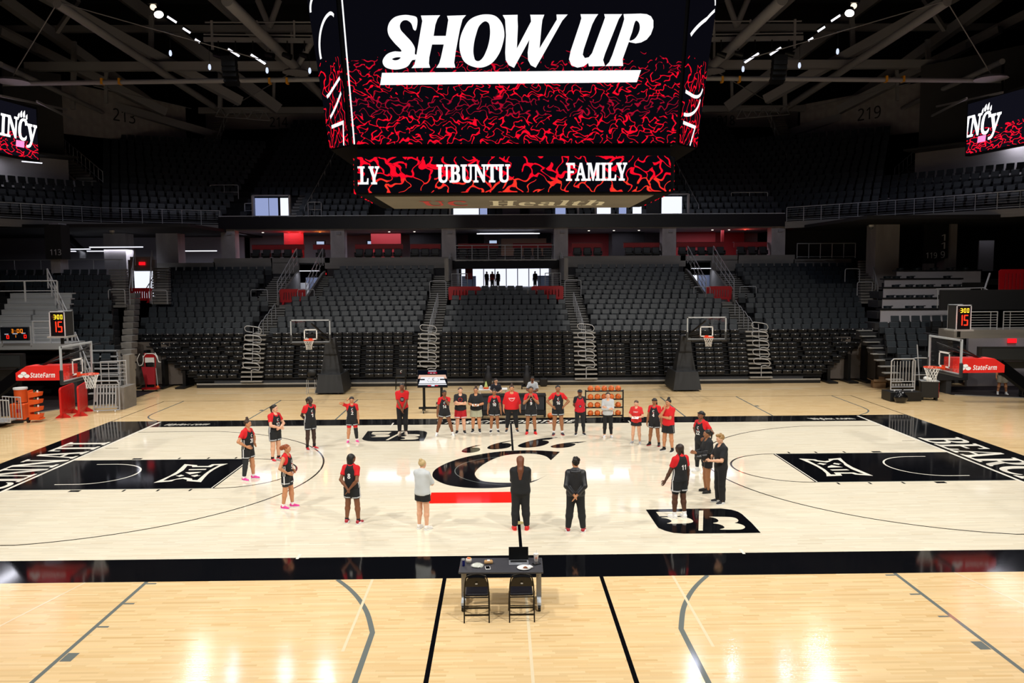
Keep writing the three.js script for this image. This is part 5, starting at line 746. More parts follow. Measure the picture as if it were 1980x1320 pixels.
  const j = thing('fruit_tub', 'clear round tub of mixed fruit beside the blue can', 'tub', [-1.02, Y, 10.1]); new G().lathe([[0, 0], [0.04, 0], [0.055, 0.05], [0.05, 0.085], [0, 0.09]]).build('tub', mat('tub', 0xd8cfc0, 0.2), j); seed = 8; for (let k = 0; k < 9; k++) new G().ball(0.016, rr(-0.032, 0.032), 0.085, rr(-0.032, 0.032), 6).build('fruit', mat('fruit' + k % 3, [0xd4572b, 0xb62a33, 0xd9b34a][k % 3], 0.4), j);
}
// ---------------------------------------------------------------- balls, rack, screens on the far sideline
const ballTex = canvasTex(256, 128, (c, w, h) => { c.fillStyle = '#d9661c'; c.fillRect(0, 0, w, h); seed = 21; for (let k = 0; k < 1600; k++) { c.fillStyle = rnd() < 0.5 ? 'rgba(120,50,10,0.18)' : 'rgba(255,150,70,0.14)'; c.fillRect(rnd() * w, rnd() * h, 2, 2); } c.strokeStyle = '#2a130a'; c.lineWidth = 4; c.beginPath(); c.moveTo(0, h / 2); c.lineTo(w, h / 2); c.stroke(); for (const x of [32, 160]) { c.beginPath(); c.moveTo(x, 0); c.lineTo(x, h); c.stroke(); } for (const x of [96, 224]) { c.beginPath(); c.ellipse(x, h / 2, 26, h / 2.4, 0, 0, PI * 2); c.stroke(); } c.fillStyle = '#241109'; c.fillRect(84, 46, 26, 6); c.fillRect(212, 46, 26, 6); });
const ballGeo = new THREE.SphereGeometry(0.121, 24, 16), ballM = mat('basketball_leather', 0xffffff, 0.55, { map: ballTex });
function ball(x, y, z, label, group) { const m = put('basketball', ballGeo, ballM, scene); m.position.set(x, y, z); m.rotation.set(rr(0, 6), rr(0, 6), rr(0, 6)); return tag(m, label, 'ball', group); }
{
  const t = thing('ball_rack', 'black four-tier ball rack on the far sideline', 'rack', [3.78, 0, -8.2]), m = blackM;
  for (const s of [-1, 1]) { new G().box(0.05, 1.2, 0.05, s * 0.76, 0.65, 0).build('upright', m, t); new G().box(0.06, 0.05, 0.5, s * 0.76, 0.09, 0).build('foot', m, t); for (const e of [-1, 1]) new G().rod([s * 0.76 - 0.02, 0.035, e * 0.22], [s * 0.76 + 0.02, 0.035, e * 0.22], 0.035, 10).build('caster', black, t); }
  seed = 60; ['bottom', 'second lowest', 'second highest', 'top'].forEach((nm, k) => { const y = 0.2 + k * 0.335; new G().rod([-0.76, y, -0.09], [0.76, y, -0.09], 0.018).rod([-0.76, y, 0.09], [0.76, y, 0.09], 0.018).rod([-0.76, y, 0.09], [-0.76, y, -0.09], 0.014).rod([0.76, y, 0.09], [0.76, y, -0.09], 0.014).build('shelf_rails', m, t); for (let j = 0; j < 5; j++) ball(3.78 - 0.56 + j * 0.28, y + 0.103, -8.2, `orange basketball on ${nm} tier of the rack, ${ord(j)} from left`, 'basketballs on the rack'); });
  ball(1.62, 0.123, -8.75, 'orange basketball on the floor beside the black courtside table');
  const b = thing('courtside_table', 'long black courtside LED table behind the line of people', 'table', [0.11, 0, -9.2]); new G().rbox(2.7, 0.62, 0.1, 0.03, 0, 0.6, 0.2).build('front_board', black, b); for (let k = 0; k < 2; k++) new G().box(1.25, 0.5, 0.01, -0.65 + k * 1.3, 0.6, 0.256).build('display_panel', mat('unlit_led_panel', 0x23272e, 0.35), b); new G().box(2.7, 0.05, 0.55, 0, 0.94, 0).build('table_top', black, b); new G().box(2.7, 0.2, 0.12, 0, 0.2, 0.18).build('plinth', black, b); for (const s of [-1, 1]) new G().box(0.08, 0.9, 0.5, s * 1.3, 0.48, 0).build('end_panel', black, b);
  const c = thing('equipment_cart', 'grey folding table with balls and cones beyond the courtside table', 'table', [-0.75, 0, -10.8]); new G().rbox(1.25, 0.05, 0.6, 0.02, 0, 0.95, 0).build('table_top', white, c); for (const [x, z] of [[-0.55, -0.22], [0.55, -0.22], [-0.55, 0.22], [0.55, 0.22]]) new G().rod([x, 0, z], [x, 0.93, z], 0.025).build('leg', white, c);
  const cn = thing('training_cone', 'small pale green cone with orange base on the grey table', 'cone', [-1.05, 0.977, -10.75]); new G().lathe([[0, 0.32], [0.02, 0.32], [0.08, 0.07], [0, 0.07]], 0, 0, 0, 16).build('cone', mat('lime_cone', 0xcbe08a, 0.5), cn); new G().box(0.22, 0.07, 0.22, 0, 0.035, 0).build('base', mat('orange_cone', 0xe85a26, 0.5), cn);
  ball(-0.72, 1.1, -10.75, 'orange basketball lying on the grey folding table'); for (const [x, r, nm] of [[-1.27, 0.07, 'left of the cone'], [-0.89, 0.045, 'right of the cone']]) { const q = thing('towel_roll', `rolled white towel on the grey table ${nm}`, 'towel', [x, 0.977 + r, -10.75]); new G().rod([0, 0, -0.12], [0, 0, 0.12], r, 12).build('roll', mat('towel', 0xcfd4dc, 0.95), q); }
  // television on a rolling stand
  const tvTex = canvasTex(512, 288, (c, w, h) => { c.fillStyle = '#0a0d16'; c.fillRect(0, 0, w, h); c.fillStyle = '#a51c30'; c.fillRect(175, 34, 165, 28); c.fillStyle = '#e8e8f4'; c.fillRect(185, 8, 140, 14); c.fillRect(215, 48, 35, 8); c.fillRect(270, 48, 40, 8); c.fillStyle = '#e3b9a4'; c.beginPath(); c.moveTo(20, 82); c.lineTo(490, 82); c.lineTo(512, 150); c.lineTo(0, 150); c.fill(); c.fillStyle = '#f4f4f8'; c.beginPath(); c.moveTo(55, 122); c.lineTo(455, 122); c.lineTo(508, 265); c.lineTo(4, 265); c.fill(); c.fillStyle = '#14161e'; c.fillRect(40, 155, 80, 22); c.fillRect(390, 155, 85, 22); c.fillRect(10, 238, 490, 12); c.beginPath(); c.arc(272, 165, 15, 0.8, 5.4); c.lineWidth = 9; c.strokeStyle = '#14161e'; c.stroke(); c.fillRect(210, 195, 100, 4); for (let k = 0; k < 16; k++) c.fillRect(170 + 100 * Math.cos(k) + 95, 170 + 42 * Math.sin(k * 1.0), 5, 14); c.fillStyle = '#c81a2e'; c.fillRect(170, 266, 60, 18); c.fillRect(300, 266, 55, 18); c.fillStyle = '#dfe6ff'; c.fillRect(235, 264, 58, 22); });
  const v = thing('rolling_television', 'television on black rolling stand showing a court view', 'television', [-3.36, 0, -10.6]); new G().box(1.3, 0.78, 0.06, 0, 1.46, 0).build('case', black, v); const g = new THREE.PlaneGeometry(1.25, 0.7); g.translate(0, 1.48, 0.032); put('screen', g, screenMat('television', tvTex, 1.0), v);
  for (const s of [-1, 1]) { new G().box(0.11, 1.05, 0.06, s * 0.38, 0.68, -0.06).build('post', blackM, v); new G().box(0.1, 0.07, 0.75, s * 0.38, 0.16, 0).build('foot', blackM, v); for (const e of [-1, 1]) new G().rod([s * 0.38 - 0.025, 0.055, e * 0.36], [s * 0.38 + 0.025, 0.055, e * 0.36], 0.055, 12).build('caster', black, v); } new G().box(1.2, 0.08, 0.12, 0, 0.2, 0.1).build('base_bar', blackM, v); const bx = thing('equipment_box', 'small black box with white lettering on the television stand base', 'box', [-3.05, 0.245, -10.45]); new G().box(0.3, 0.2, 0.2, 0, 0.1, 0).build('case', black, bx); new G().box(0.25, 0.07, 0.004, 0, 0.09, 0.102).build('lettering_strip', white, bx);
  const l = new THREE.RectAreaLight(0xf0f0ff, 0.12, 1.2, 0.66); l.position.set(-3.36, 1.48, -10.54); l.rotation.y = PI; scene.add(l);
  // tall stools
  const st = thing('bar_stool', 'tall black stool with white letter emblem before the left stand block', 'stool', [-5.58, 0, -17.6]); new G().rbox(0.52, 0.4, 0.06, 0.03, 0, 0.88, -0.12).build('backrest', black, st); new G().rbox(0.5, 0.08, 0.42, 0.03, 0, 0.68, 0.05).build('seat', black, st); for (const [x, z] of [[-0.24, -0.15], [0.24, -0.15], [-0.24, 0.22], [0.24, 0.22]]) new G().rod([x * 1.08, 0, z], [x, 0.68, z], 0.018).build('leg', blackM, st); const cg = letterGeo('C', 'serif_bold', 0.09, 0.12, 0.15); cg.translate(0.01, 0.94, -0.086); put('emblem_letter', cg, stripeW, st); new G().box(0.05, 0.02, 0.004, -0.01, 0.85, -0.087).build('emblem_bar', redBar, st);
  const s2 = thing('bar_stool', 'steel-legged tall stool with round black back beside left practice goal', 'stool', [-9.9, 0, -16.35]); new G().add((() => { const q = new THREE.SphereGeometry(0.24, 18, 12); q.scale(1, 0.85, 0.35); q.translate(0, 1.02, -0.12); return q; })()).build('backrest', black, s2); new G().cyl(0.22, 0.2, 0.08, 0, 0.76, 0).build('seat', black, s2); for (const [x, z] of [[-0.2, -0.16], [0.2, -0.16], [-0.2, 0.2], [0.2, 0.2]]) new G().rod([x * 1.1, 0, z * 1.1], [x, 0.74, z], 0.014).build('leg', steel, s2); for (const z of [-0.16, 0.2]) new G().rod([-0.21, 0.3, z * 1.05], [0.21, 0.3, z * 1.05], 0.01).build('foot_rail', steel, s2);
  for (const [x, nm] of [[-1.05, 'left'], [0.95, 'right']]) { const d = thing('folded_machine', `black wheeled exercise machine folded upright behind the people, ${nm} one`, 'machine', [x, 0, -17.45]); new G().lathe([[0, 0.18], [0.17, 0.2], [0.2, 0.5], [0.17, 0.8], [0.1, 0.95], [0.12, 1.1], [0.06, 1.22], [0, 1.24]], 0, 0, 0, 12).build('body', mat('navy_cover', 0x11141c, 0.5), d); new G().rod([x < 0 ? -0.22 : 0.24, 0.2, 0.1], [x < 0 ? -0.26 : 0.28, 1.25, 0.1], 0.02).rod([x < 0 ? -0.26 : 0.28, 1.25, 0.1], [0, 1.25, 0.1], 0.015).build('handle', blackM, d); new G().rod([-0.3, 0.11, 0.1], [-0.24, 0.11, 0.1], 0.11, 14).rod([0.1, 0.11, 0.1], [0.16, 0.11, 0.1], 0.11, 14).build('wheel', black, d); new G().box(0.5, 0.08, 0.3, 0, 0.16, 0).build('base', blackM, d); }
  const bp = thing('backpack', 'black backpack standing on the floor before the centre block', 'bag', [1.85, 0, -18.3]); new G().rbox(0.42, 0.46, 0.25, 0.1, 0, 0.24, 0).build('bag', black, bp); new G().tube([[-0.06, 0.44, 0], [0, 0.52, 0], [0.06, 0.44, 0]], 0.012).build('handle', black, bp);
  const bt = thing('water_bottle', 'clear plastic water bottle standing beside the black backpack', 'bottle', [1.45, 0, -18.0]); new G().lathe([[0, 0], [0.035, 0], [0.036, 0.17], [0.014, 0.22], [0.014, 0.24], [0, 0.24]], 0, 0, 0, 12).build('body', mat('bottle_plastic', 0xc8d4da, 0.15), bt);
}
// ---------------------------------------------------------------- left end: stair platform, tunnel, barriers, carts
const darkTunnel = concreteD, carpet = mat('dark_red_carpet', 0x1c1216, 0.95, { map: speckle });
{
  const w = sgroup('trim_5', 'steel stair platform over the dark left tunnel');
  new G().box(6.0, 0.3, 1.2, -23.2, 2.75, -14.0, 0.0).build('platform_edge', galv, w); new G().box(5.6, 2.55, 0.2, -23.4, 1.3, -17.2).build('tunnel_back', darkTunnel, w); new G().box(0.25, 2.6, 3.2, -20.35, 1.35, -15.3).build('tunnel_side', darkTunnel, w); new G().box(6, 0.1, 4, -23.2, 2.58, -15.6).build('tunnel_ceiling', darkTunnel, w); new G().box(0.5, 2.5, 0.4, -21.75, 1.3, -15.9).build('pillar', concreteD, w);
  for (let k = 0; k < 9; k++) new G().box(3.6 - k * 0.06, 0.06, 0.42, -22.9 - k * 0.12, 3.0 + k * 0.26, -14.5 - k * 0.42).box(3.6 - k * 0.06, 0.2, 0.04, -22.9 - k * 0.12, 2.88 + k * 0.26, -14.31 - k * 0.42).build('stair_tread', galv, w);
  put('carpet', (() => { const s = new THREE.Shape([[-26, 7.5], [-20.85, 11.0], [-19.84, 12.85], [-18.3, 13.6], [-18.3, 18], [-26, 18]].map(p => new THREE.Vector2(...p))); const g = new THREE.ShapeGeometry(s); g.rotateX(-PI / 2); g.translate(0, 0.012, 0); return g; })(), carpet, w);
  new G().bar([-20.85, 0.02, -11.0], [-19.84, 0.02, -12.85], 0.05, 0.03).bar([-19.84, 0.02, -12.85], [-18.3, 0.02, -13.6], 0.05, 0.03).build('edge_strip', alu, w);
  // neon sign
  const n = thing('neon_sign', 'red glowing letters on the tunnel wall behind the left goal', 'sign', [-23.75, 1.62, -16.95]); const ng = letterGeo('CINCY', 'sans_bold', 1.15, 0.5); ng.translate(0, 0.25, 0.06); put('lettering', ng, glow('neon_red', 0xff1240, 3), n); new G().box(1.4, 0.7, 0.04, 0, 0.25, 0).build('backing', black, n); const l = new THREE.RectAreaLight(0xff1038, 5, 1.2, 0.5); l.position.set(-23.75, 1.87, -16.8); l.rotation.y = PI; scene.add(l);
  // railings
  const rail = (p, pts, nPost, label, mids = 3) => { const t = thing('stair_railing', label, 'railing', p); const a = pts[0], b = pts[1]; for (let k = 0; k < mids; k++) { const o = k * 0.95 / mids; new G().rod([a[0], a[1] + 1 - o, a[2]], [b[0], b[1] + 1 - o, b[2]], k ? 0.018 : 0.028).build(k ? 'middle_rail' : 'top_rail', steel, t); } for (let k = 0; k < nPost; k++) { const u = k / (nPost - 1), q = [a[0] + (b[0] - a[0]) * u, a[1] + (b[1] - a[1]) * u, a[2] + (b[2] - a[2]) * u]; new G().bar(q, [q[0], q[1] + 1.0, q[2]], 0.06, 0.06).build('post', steel, t); } };
  rail([-21.0, 3.0, -14.2], [[-2.6, 2.35, -3.7], [0.4, -0.1, 0]], 7, 'steel railing sloping down the left end stairs', 3); rail([-22.2, 2.9, -13.5], [[0.2, 0, 0], [1.75, 0, 0]], 3, 'short steel railing right of the small scoreboard', 3); rail([-23.6, 4.6, -15.2], [[-1.2, 0.15, 0], [1.9, 0.15, 0]], 3, 'steel railing high above the small scoreboard', 2);
  rail([-19.8, 0.2, -13.3], [[-0.9, 2.1, -1.4], [1.2, 0.15, 1.2]], 5, 'steel hand railing descending behind the left goal', 2);
  // stair down to the floor, right of the tunnel
  for (let k = 0; k < 8; k++) new G().box(1.5, 0.05, 0.3, -18.7 - k * 0.13, 0.55 + k * 0.26, -13.3 - k * 0.26).box(0.05, 0.26, 0.3, -17.98 - k * 0.13, 0.45 + k * 0.26, -13.3 - k * 0.26).build('exit_stair_tread', galv, w);
  new G().box(0.35, 1.0, 1.2, -17.45, 0.5, -12.6).box(0.28, 2.3, 0.6, -17.85, 1.15, -13.9).build('end_post', concrete, w);
  // small scoreboard
  const tx = canvasTex(512, 248, (c) => { c.fillStyle = '#07080a'; c.fillRect(0, 0, 512, 248); const A = '#ff8a1a'; seg(c, '3', 205, 36, 28, 66, A, 11); seg(c, '0', 310, 36, 36, 66, A, 11); seg(c, '0', 375, 36, 36, 66, A, 11); c.fillStyle = A; c.fillRect(268, 52, 10, 10); c.fillRect(268, 80, 10, 10); seg(c, '0', 108, 158, 38, 56, '#ff1e12', 16); seg(c, '0', 440, 150, 38, 56, '#ff1e12', 16); seg(c, '1', 260, 150, 20, 46, A, 8); c.fillStyle = '#ccd'; c.font = 'bold 26px sans-serif'; c.fillText('HOME', 66, 140); c.fillText('PERIOD', 222, 132); c.fillText('GUEST', 390, 124); });
  const b = thing('small_scoreboard', 'small black scoreboard reading 3:00 on the left platform rail', 'scoreboard', [-21.35, 2.95, -13.2]); new G().box(1.28, 0.62, 0.12, 0, 0.4, 0).build('case', black, b); const g = new THREE.PlaneGeometry(1.22, 0.58); g.translate(0, 0.4, 0.065); put('display', g, screenMat('small_board', tx, 1.3), b); for (const s of [-1, 1]) new G().box(0.05, 0.9, 0.05, s * 0.66, 0.3, -0.08).build('post', steel, b);
  b.position.set(-22.72, 2.95, -13.3);
  // black display cabinet and deck at the far left
  const c = thing('display_cabinet', 'long black unlit display cabinet on legs at the left edge', 'display', [-22.3, 0, -11.0]); new G().box(2.5, 0.65, 0.25, 0, 2.32, 0).build('case', black, c); new G().box(2.3, 0.5, 0.02, 0, 2.33, 0.135).build('panel', mat('grey_display', 0x1d2226, 0.45), c); new G().box(2.6, 0.5, 0.4, -0.1, 1.7, -0.2).build('lower_case', black, c); for (const x of [-1, 0.9]) new G().box(0.12, 2.0, 0.12, x, 1.0, -0.2).build('leg', blackM, c);
  new G().box(2.2, 0.12, 1.9, -21.5, 0.12, -8.1).build('deck', concreteD, w); new G().bar([-22.6, 0.3, -7.0], [-20.0, 0.05, -8.9], 0.1, 0.12).build('deck_edge', black, w);
  const rp = thing('access_ramp', 'steel ramp with grey railings at the left edge of floor', 'ramp', [-20.6, 0.18, -8.4]); for (const z of [0, 0.8]) { new G().poly([[-1.6, 1.25, z - 0.3], [-0.2, 1.0, z], [0.75, 0.92, z - 0.1], [0.78, 0.05, z - 0.1], [-0.2, 0.1, z]], 0.024).build('hand_rail', steel, rp); for (let k = 0; k < 8; k++) new G().rod([-0.15 + k * 0.12, 0.1, z - 0.01 * k], [-0.15 + k * 0.12, 0.97, z - 0.01 * k], 0.012).build('baluster', steel, rp); } new G().box(1.6, 0.05, 0.9, -0.2, 0.06, 0.35).build('ramp_deck', galv, rp);
  // orange drinks gear
  const og = mat('orange_cooler', 0xe0561a, 0.45); const oc = thing('drinks_cooler', 'round orange drinks cooler with white lid by the ramp', 'cooler', [-20.35, 0.75, -9.4]); new G().cyl(0.25, 0.23, 0.55, 0, 0.3, 0).build('body', og, oc); new G().cyl(0.27, 0.27, 0.07, 0, 0.6, 0).build('lid', white, oc); new G().box(0.06, 0.06, 0.08, 0, 0.1, 0.25).build('tap', black, oc); const os = thing('drinks_chest', 'orange drinks chest under the round cooler', 'cooler', [-20.4, 0.0, -9.4]); new G().rbox(0.62, 0.68, 0.5, 0.06, 0, 0.4, 0).build('body', og, os); new G().box(0.5, 0.06, 0.4, 0, 0.03, 0).build('base', black, os); new G().box(0.2, 0.15, 0.01, 0.05, 0.45, 0.252).build('badge', redBar, os);
  const rk = thing('bottle_rack', 'orange wheeled rack of squeeze bottles by the ramp rail', 'rack', [-19.55, 0, -9.05]); new G().box(0.06, 1.2, 0.3, -0.2, 0.72, 0).build('frame', og, rk); for (let k = 0; k < 4; k++) { new G().prism([[-0.2, 0], [0.2, 0.06], [0.24, 0.22], [-0.2, 0.22]], 0.34, q => q.translate(0, 0.12 + k * 0.3, -0.17)).build('tray', og, rk); for (let j = 0; j < 2; j++) new G().cyl(0.035, 0.035, 0.09, 0.02 + j * 0.13, 0.38 + k * 0.3, 0.1, 10).build('bottle_top', j ? white : mat('green_cap', 0x3d5a44, 0.5), rk); } new G().rod([-0.26, 0.11, 0.18], [-0.2, 0.11, 0.18], 0.11, 16).rod([-0.27, 0.11, 0.18], [-0.262, 0.11, 0.18], 0.06, 12).build('wheel', black, rk); new G().box(0.5, 0.06, 0.36, 0, 0.14, 0).build('base', og, rk);
  // grey slatted gate leaning on wheels and red barriers
  const gt = thing('rolling_gate', 'grey slatted steel gate on wheels by the left tunnel', 'gate', [-17.75, 0, -11.35], 0.12); new G().poly([[-0.52, 0.08, 0.1], [-0.5, 1.25, -0.1], [-0.42, 1.36, -0.12], [0.42, 1.36, -0.12], [0.5, 1.25, -0.1], [0.55, 0.1, 0.1], [-0.52, 0.08, 0.1]], 0.03).build('frame', galv, gt); for (let k = 0; k < 7; k++) new G().bar([-0.38 + k * 0.127, 0.2, 0.08], [-0.38 + k * 0.127, 1.22, -0.09], 0.06, 0.025).build('slat', galv, gt); new G().box(1.0, 0.05, 0.05, 0, 1.2, -0.09).build('cross_rail', galv, gt); new G().box(1.0, 0.05, 0.05, 0, 0.22, 0.08).build('cross_rail', galv, gt); for (const x of [-0.35, 0.38]) new G().rod([x - 0.02, 0.045, 0.12], [x + 0.02, 0.045, 0.12], 0.045, 12).build('caster', white, gt);
  const rg = thing('stair_railing', 'steel box railing above the grey slatted gate', 'railing', [-17.95, 1.05, -12.5]); new G().poly([[-0.55, 0, 0], [-0.55, 1.05, 0], [0.58, 1.1, 0], [0.58, 0, 0]], 0.026).build('frame', steel, rg); for (let k = 0; k < 5; k++) new G().rod([-0.55, 0.2 + k * 0.17, 0], [0.58, 0.22 + k * 0.17, 0], 0.012).build('bar', steel, rg); for (const x of [-0.2, 0.3]) new G().rod([x, 0, 0], [x, 1.08, 0], 0.018).build('post', steel, rg);
  const rm = mat('red_barrier_moulded', 0xc41616, 0.35); for (const [x, z, a, nm] of [[-19.05, -10.55, 1.75, 'front'], [-18.6, -10.95, 1.85, 'rear']]) barrier([x, 0, z], a, `red plastic crowd barrier parked in the left tunnel mouth, ${nm} one`, 1.7, 1.3, rm);
  // red trolley with cables
  const d = thing('net_trolley', 'red wheeled trolley with coiled white cables beside the left stand', 'trolley', [-18.55, 0, -17.8]), rd = mat('red_trolley', 0xa81218, 0.4); new G().rod([-0.24, 0.15, 0], [-0.3, 1.95, -0.1], 0.03).rod([0.22, 0.15, 0], [0.27, 1.9, -0.1], 0.03).rod([-0.3, 1.95, -0.1], [0.27, 1.9, -0.1], 0.03).build('frame', rd, d); new G().prism([[-0.26, 0.35], [0.24, 0.35], [0.27, 1.25], [-0.42, 1.28]], 0.03, q => q.translate(0, 0, 0.02)).build('net_bag', mat('red_net', 0x9c1020, 0.7), d); new G().box(0.46, 0.26, 0.05, 0, 1.62, 0).build('sign_plate', white, d); new G().box(0.5, 0.22, 0.06, 0, 1.84, -0.02).build('head_plate', rd, d); new G().box(0.28, 0.2, 0.05, 0.02, 1.4, 0).build('winch', black, d); new G().box(0.8, 0.07, 0.45, 0, 0.14, 0).build('base', rd, d); for (const x of [-0.35, 0.35]) new G().rod([x - 0.02, 0.06, 0.15], [x + 0.02, 0.06, 0.15], 0.06, 12).build('wheel', black, d); new G().tube([[-0.5, 1.95, 0], [-0.62, 1.65, 0.05], [-0.55, 1.35, 0.05], [-0.38, 1.38, 0.05], [-0.3, 1.6, 0.05], [-0.32, 1.85, 0.03]], 0.022).tube([[-0.28, 1.8, 0.05], [-0.15, 1.95, 0.05], [0.2, 1.95, 0.05], [0.35, 1.85, 0.05], [0.5, 1.5, 0.05]], 0.022).tube([[0.28, 2.0, 0], [0.4, 1.8, 0], [0.45, 1.55, 0.02], [0.58, 1.5, 0.02]], 0.02).build('cable', white, d); new G().ball(0.075, 0.42, 0.24, 0.15, 8).build('orange_knob', og, d); new G().rod([0.4, 0.3, 0.1], [0.3, 1.2, 0], 0.02).build('stay', steel, d);
  for (const [x, z, a] of [[-19.4, -15.9, 0.5], [-19.0, -15.2, 0.3]]) { const m = thing('floor_mat', `black rubber offcut on the floor by the red trolley, ${x < -19.2 ? 'far' : 'near'} one`, 'mat', [x, 0.0, z], a); new G().box(0.7, 0.03, 0.35, 0, 0.017, 0).build('rubber_sheet', black, m); }
}
// ---------------------------------------------------------------- right end
{
  const w = sgroup('trim_6', 'concrete platform over the right tunnel');
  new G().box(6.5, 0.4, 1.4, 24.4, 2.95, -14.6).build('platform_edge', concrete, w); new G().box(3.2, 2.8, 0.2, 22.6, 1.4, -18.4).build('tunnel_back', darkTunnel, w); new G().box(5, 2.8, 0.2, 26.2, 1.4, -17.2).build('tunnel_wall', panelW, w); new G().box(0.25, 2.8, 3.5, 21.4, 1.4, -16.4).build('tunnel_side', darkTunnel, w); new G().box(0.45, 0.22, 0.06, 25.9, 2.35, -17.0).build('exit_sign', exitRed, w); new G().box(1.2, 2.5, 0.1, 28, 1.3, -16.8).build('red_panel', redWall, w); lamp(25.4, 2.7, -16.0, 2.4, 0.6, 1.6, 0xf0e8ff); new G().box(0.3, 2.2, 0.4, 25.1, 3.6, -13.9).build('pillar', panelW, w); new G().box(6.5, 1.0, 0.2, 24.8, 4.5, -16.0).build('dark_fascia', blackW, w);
  put('carpet', (() => { const s = new THREE.Shape([[21.3, 14.2], [24.2, 12.9], [27, 11.6], [29, 17], [21.3, 17]].map(p => new THREE.Vector2(...p))); const g = new THREE.ShapeGeometry(s); g.rotateX(-PI / 2); g.translate(0, 0.012, 0); return g; })(), carpet, w); new G().bar([21.4, 0.02, -14.1], [24.2, 0.02, -12.9], 0.05, 0.03).bar([24.2, 0.02, -12.9], [27, 0.02, -11.6], 0.05, 0.03).build('edge_strip', alu, w);
  for (const [x, L, nm] of [[22.5, 1.5, 'left'], [24.3, 1.5, 'right']]) { const t = thing('balcony_railing', `steel barred railing on the right platform, ${nm} panel`, 'railing', [x, 3.15, -14.0]); new G().poly([[-L / 2, 0, 0], [-L / 2, 0.85, 0], [L / 2, 0.85, 0], [L / 2, 0, 0]], 0.026).build('frame', steel, t); for (let k = 0; k < 6; k++) new G().rod([-L / 2, 0.1 + k * 0.12, 0], [L / 2, 0.1 + k * 0.12, 0], 0.012).build('bar', steel, t); new G().rod([nm === 'left' ? L / 2 - 0.32 : -L / 2 + 0.32, -0.1, 0], [nm === 'left' ? L / 2 - 0.32 : -L / 2 + 0.32, 0.85, 0], 0.02).build('post', steel, t); }
  barrier([27.2, 4.6, -18.8], 0, 'red crowd barrier high above the right platform', 2.0, 1.4); new G().box(3, 0.3, 1.6, 27.4, 4.45, -18.8).build('upper_deck', concreteD, w);
  const r2 = thing('stair_railing', 'steel railing beside the press counters, sloping to the right platform', 'railing', [24.4, 4.1, -17.5]); new G().poly([[-2.0, 0.9, -0.5], [0.5, 0.95, -0.5], [1.0, 0.4, 0.5]], 0.03).rod([0, 0, 0], [1.1, 1.7, -1], 0.05).build('hand_rail', steel, r2); for (const x of [-1.9, -0.7, 0.4]) new G().rod([x, -0.1, -0.5], [x, 0.92, -0.5], 0.022).build('post', steel, r2);
  const c = thing('display_cabinet', 'long black unlit display cabinet on legs at the right edge', 'display', [22.2, 0, -11.0], -0.1); new G().box(3.4, 0.62, 0.25, 0.2, 2.3, 0).build('case', black, c); new G().box(3.2, 0.5, 0.02, 0.2, 2.3, 0.135).build('panel', mat('grey_display', 0x1d2226), c); new G().box(3.2, 0.3, 0.4, 0.5, 1.8, -0.2).build('lower_case', black, c); for (const x of [0.9, 1.8]) new G().box(0.1, 1.7, 0.1, x, 0.85, -0.2).build('leg', blackM, c);
  const bx = thing('stage_box', 'low black stage box carrying a steel gate at right', 'platform', [18.15, 0, -12.75]); new G().rbox(1.45, 0.42, 0.9, 0.02, 0, 0.23, 0).build('body', black, bx); new G().box(1.3, 0.04, 0.7, 0, 0.02, 0).build('skid', blackM, bx);
  const gt = thing('steel_gate', 'steel barred gate with wheels standing on the black box', 'gate', [18.1, 0.44, -12.55]); new G().poly([[-0.55, 0.06, 0], [-0.55, 1.4, 0], [-0.45, 1.5, 0], [0.45, 1.5, 0], [0.55, 1.4, 0], [0.55, 0.06, 0], [-0.55, 0.06, 0]], 0.03).build('frame', steel, gt); for (let k = 0; k < 7; k++) new G().rod([-0.42 + k * 0.14, 0.45, 0], [-0.42 + k * 0.14, 1.4, 0], 0.018).build('bar', steel, gt); for (const y of [0.45, 0.2]) new G().rod([-0.55, y, 0], [0.55, y, 0], 0.022).build('cross_rail', steel, gt); for (let k = 0; k < 8; k++) new G().box(0.08, 0.1, 0.03, -0.45 + k * 0.13, 0.3, 0).build('plate', galv, gt); for (const x of [-0.4, 0.4]) new G().rod([x - 0.02, 0.04, 0.05], [x + 0.02, 0.04, 0.05], 0.04, 10).build('caster', white, gt);
  const g2 = thing('landing_railing', 'looped steel railing between the steel gate and right goal', 'railing', [19.5, 0.45, -13.7]); new G().tube([[-0.35, 0, 0], [-0.35, 1.3, 0], [-0.25, 1.4, 0], [0.25, 1.4, 0], [0.35, 1.3, 0], [0.35, 0, 0]], 0.026).rod([0, 0, 0], [0, 2.0, -0.4], 0.026).rod([-0.35, 0.6, 0], [0.35, 0.6, 0], 0.02).build('loop', steel, g2);
  const tc = thing('tool_cart', 'black wheeled tool cart with red drawer side', 'cart', [19.45, 0, -12.8], -0.3); new G().rbox(0.75, 0.75, 0.55, 0.03, 0, 0.5, 0).build('body', black, tc); for (let k = 0; k < 4; k++) new G().box(0.02, 0.15, 0.48, 0.38, 0.22 + k * 0.18, 0).build('drawer', redBar, tc); for (const [x, z] of [[-0.3, 0.2], [0.3, 0.2], [-0.3, -0.2], [0.3, -0.2]]) new G().cyl(0.05, 0.05, 0.12, x, 0.06, z, 10).build('caster', black, tc); new G().rbox(0.8, 0.03, 0.6, 0.01, 0, 0.89, 0).build('top', galv, tc); const tw = thing('towel_pile', 'white bundle of cloth on the black tool cart', 'towel', [19.3, 0.91, -12.8]); new G().ball(0.12, 0, 0.09, 0, 8, 0.8).ball(0.09, 0.14, 0.07, 0.05, 8, 0.8).build('cloth', white, tw);
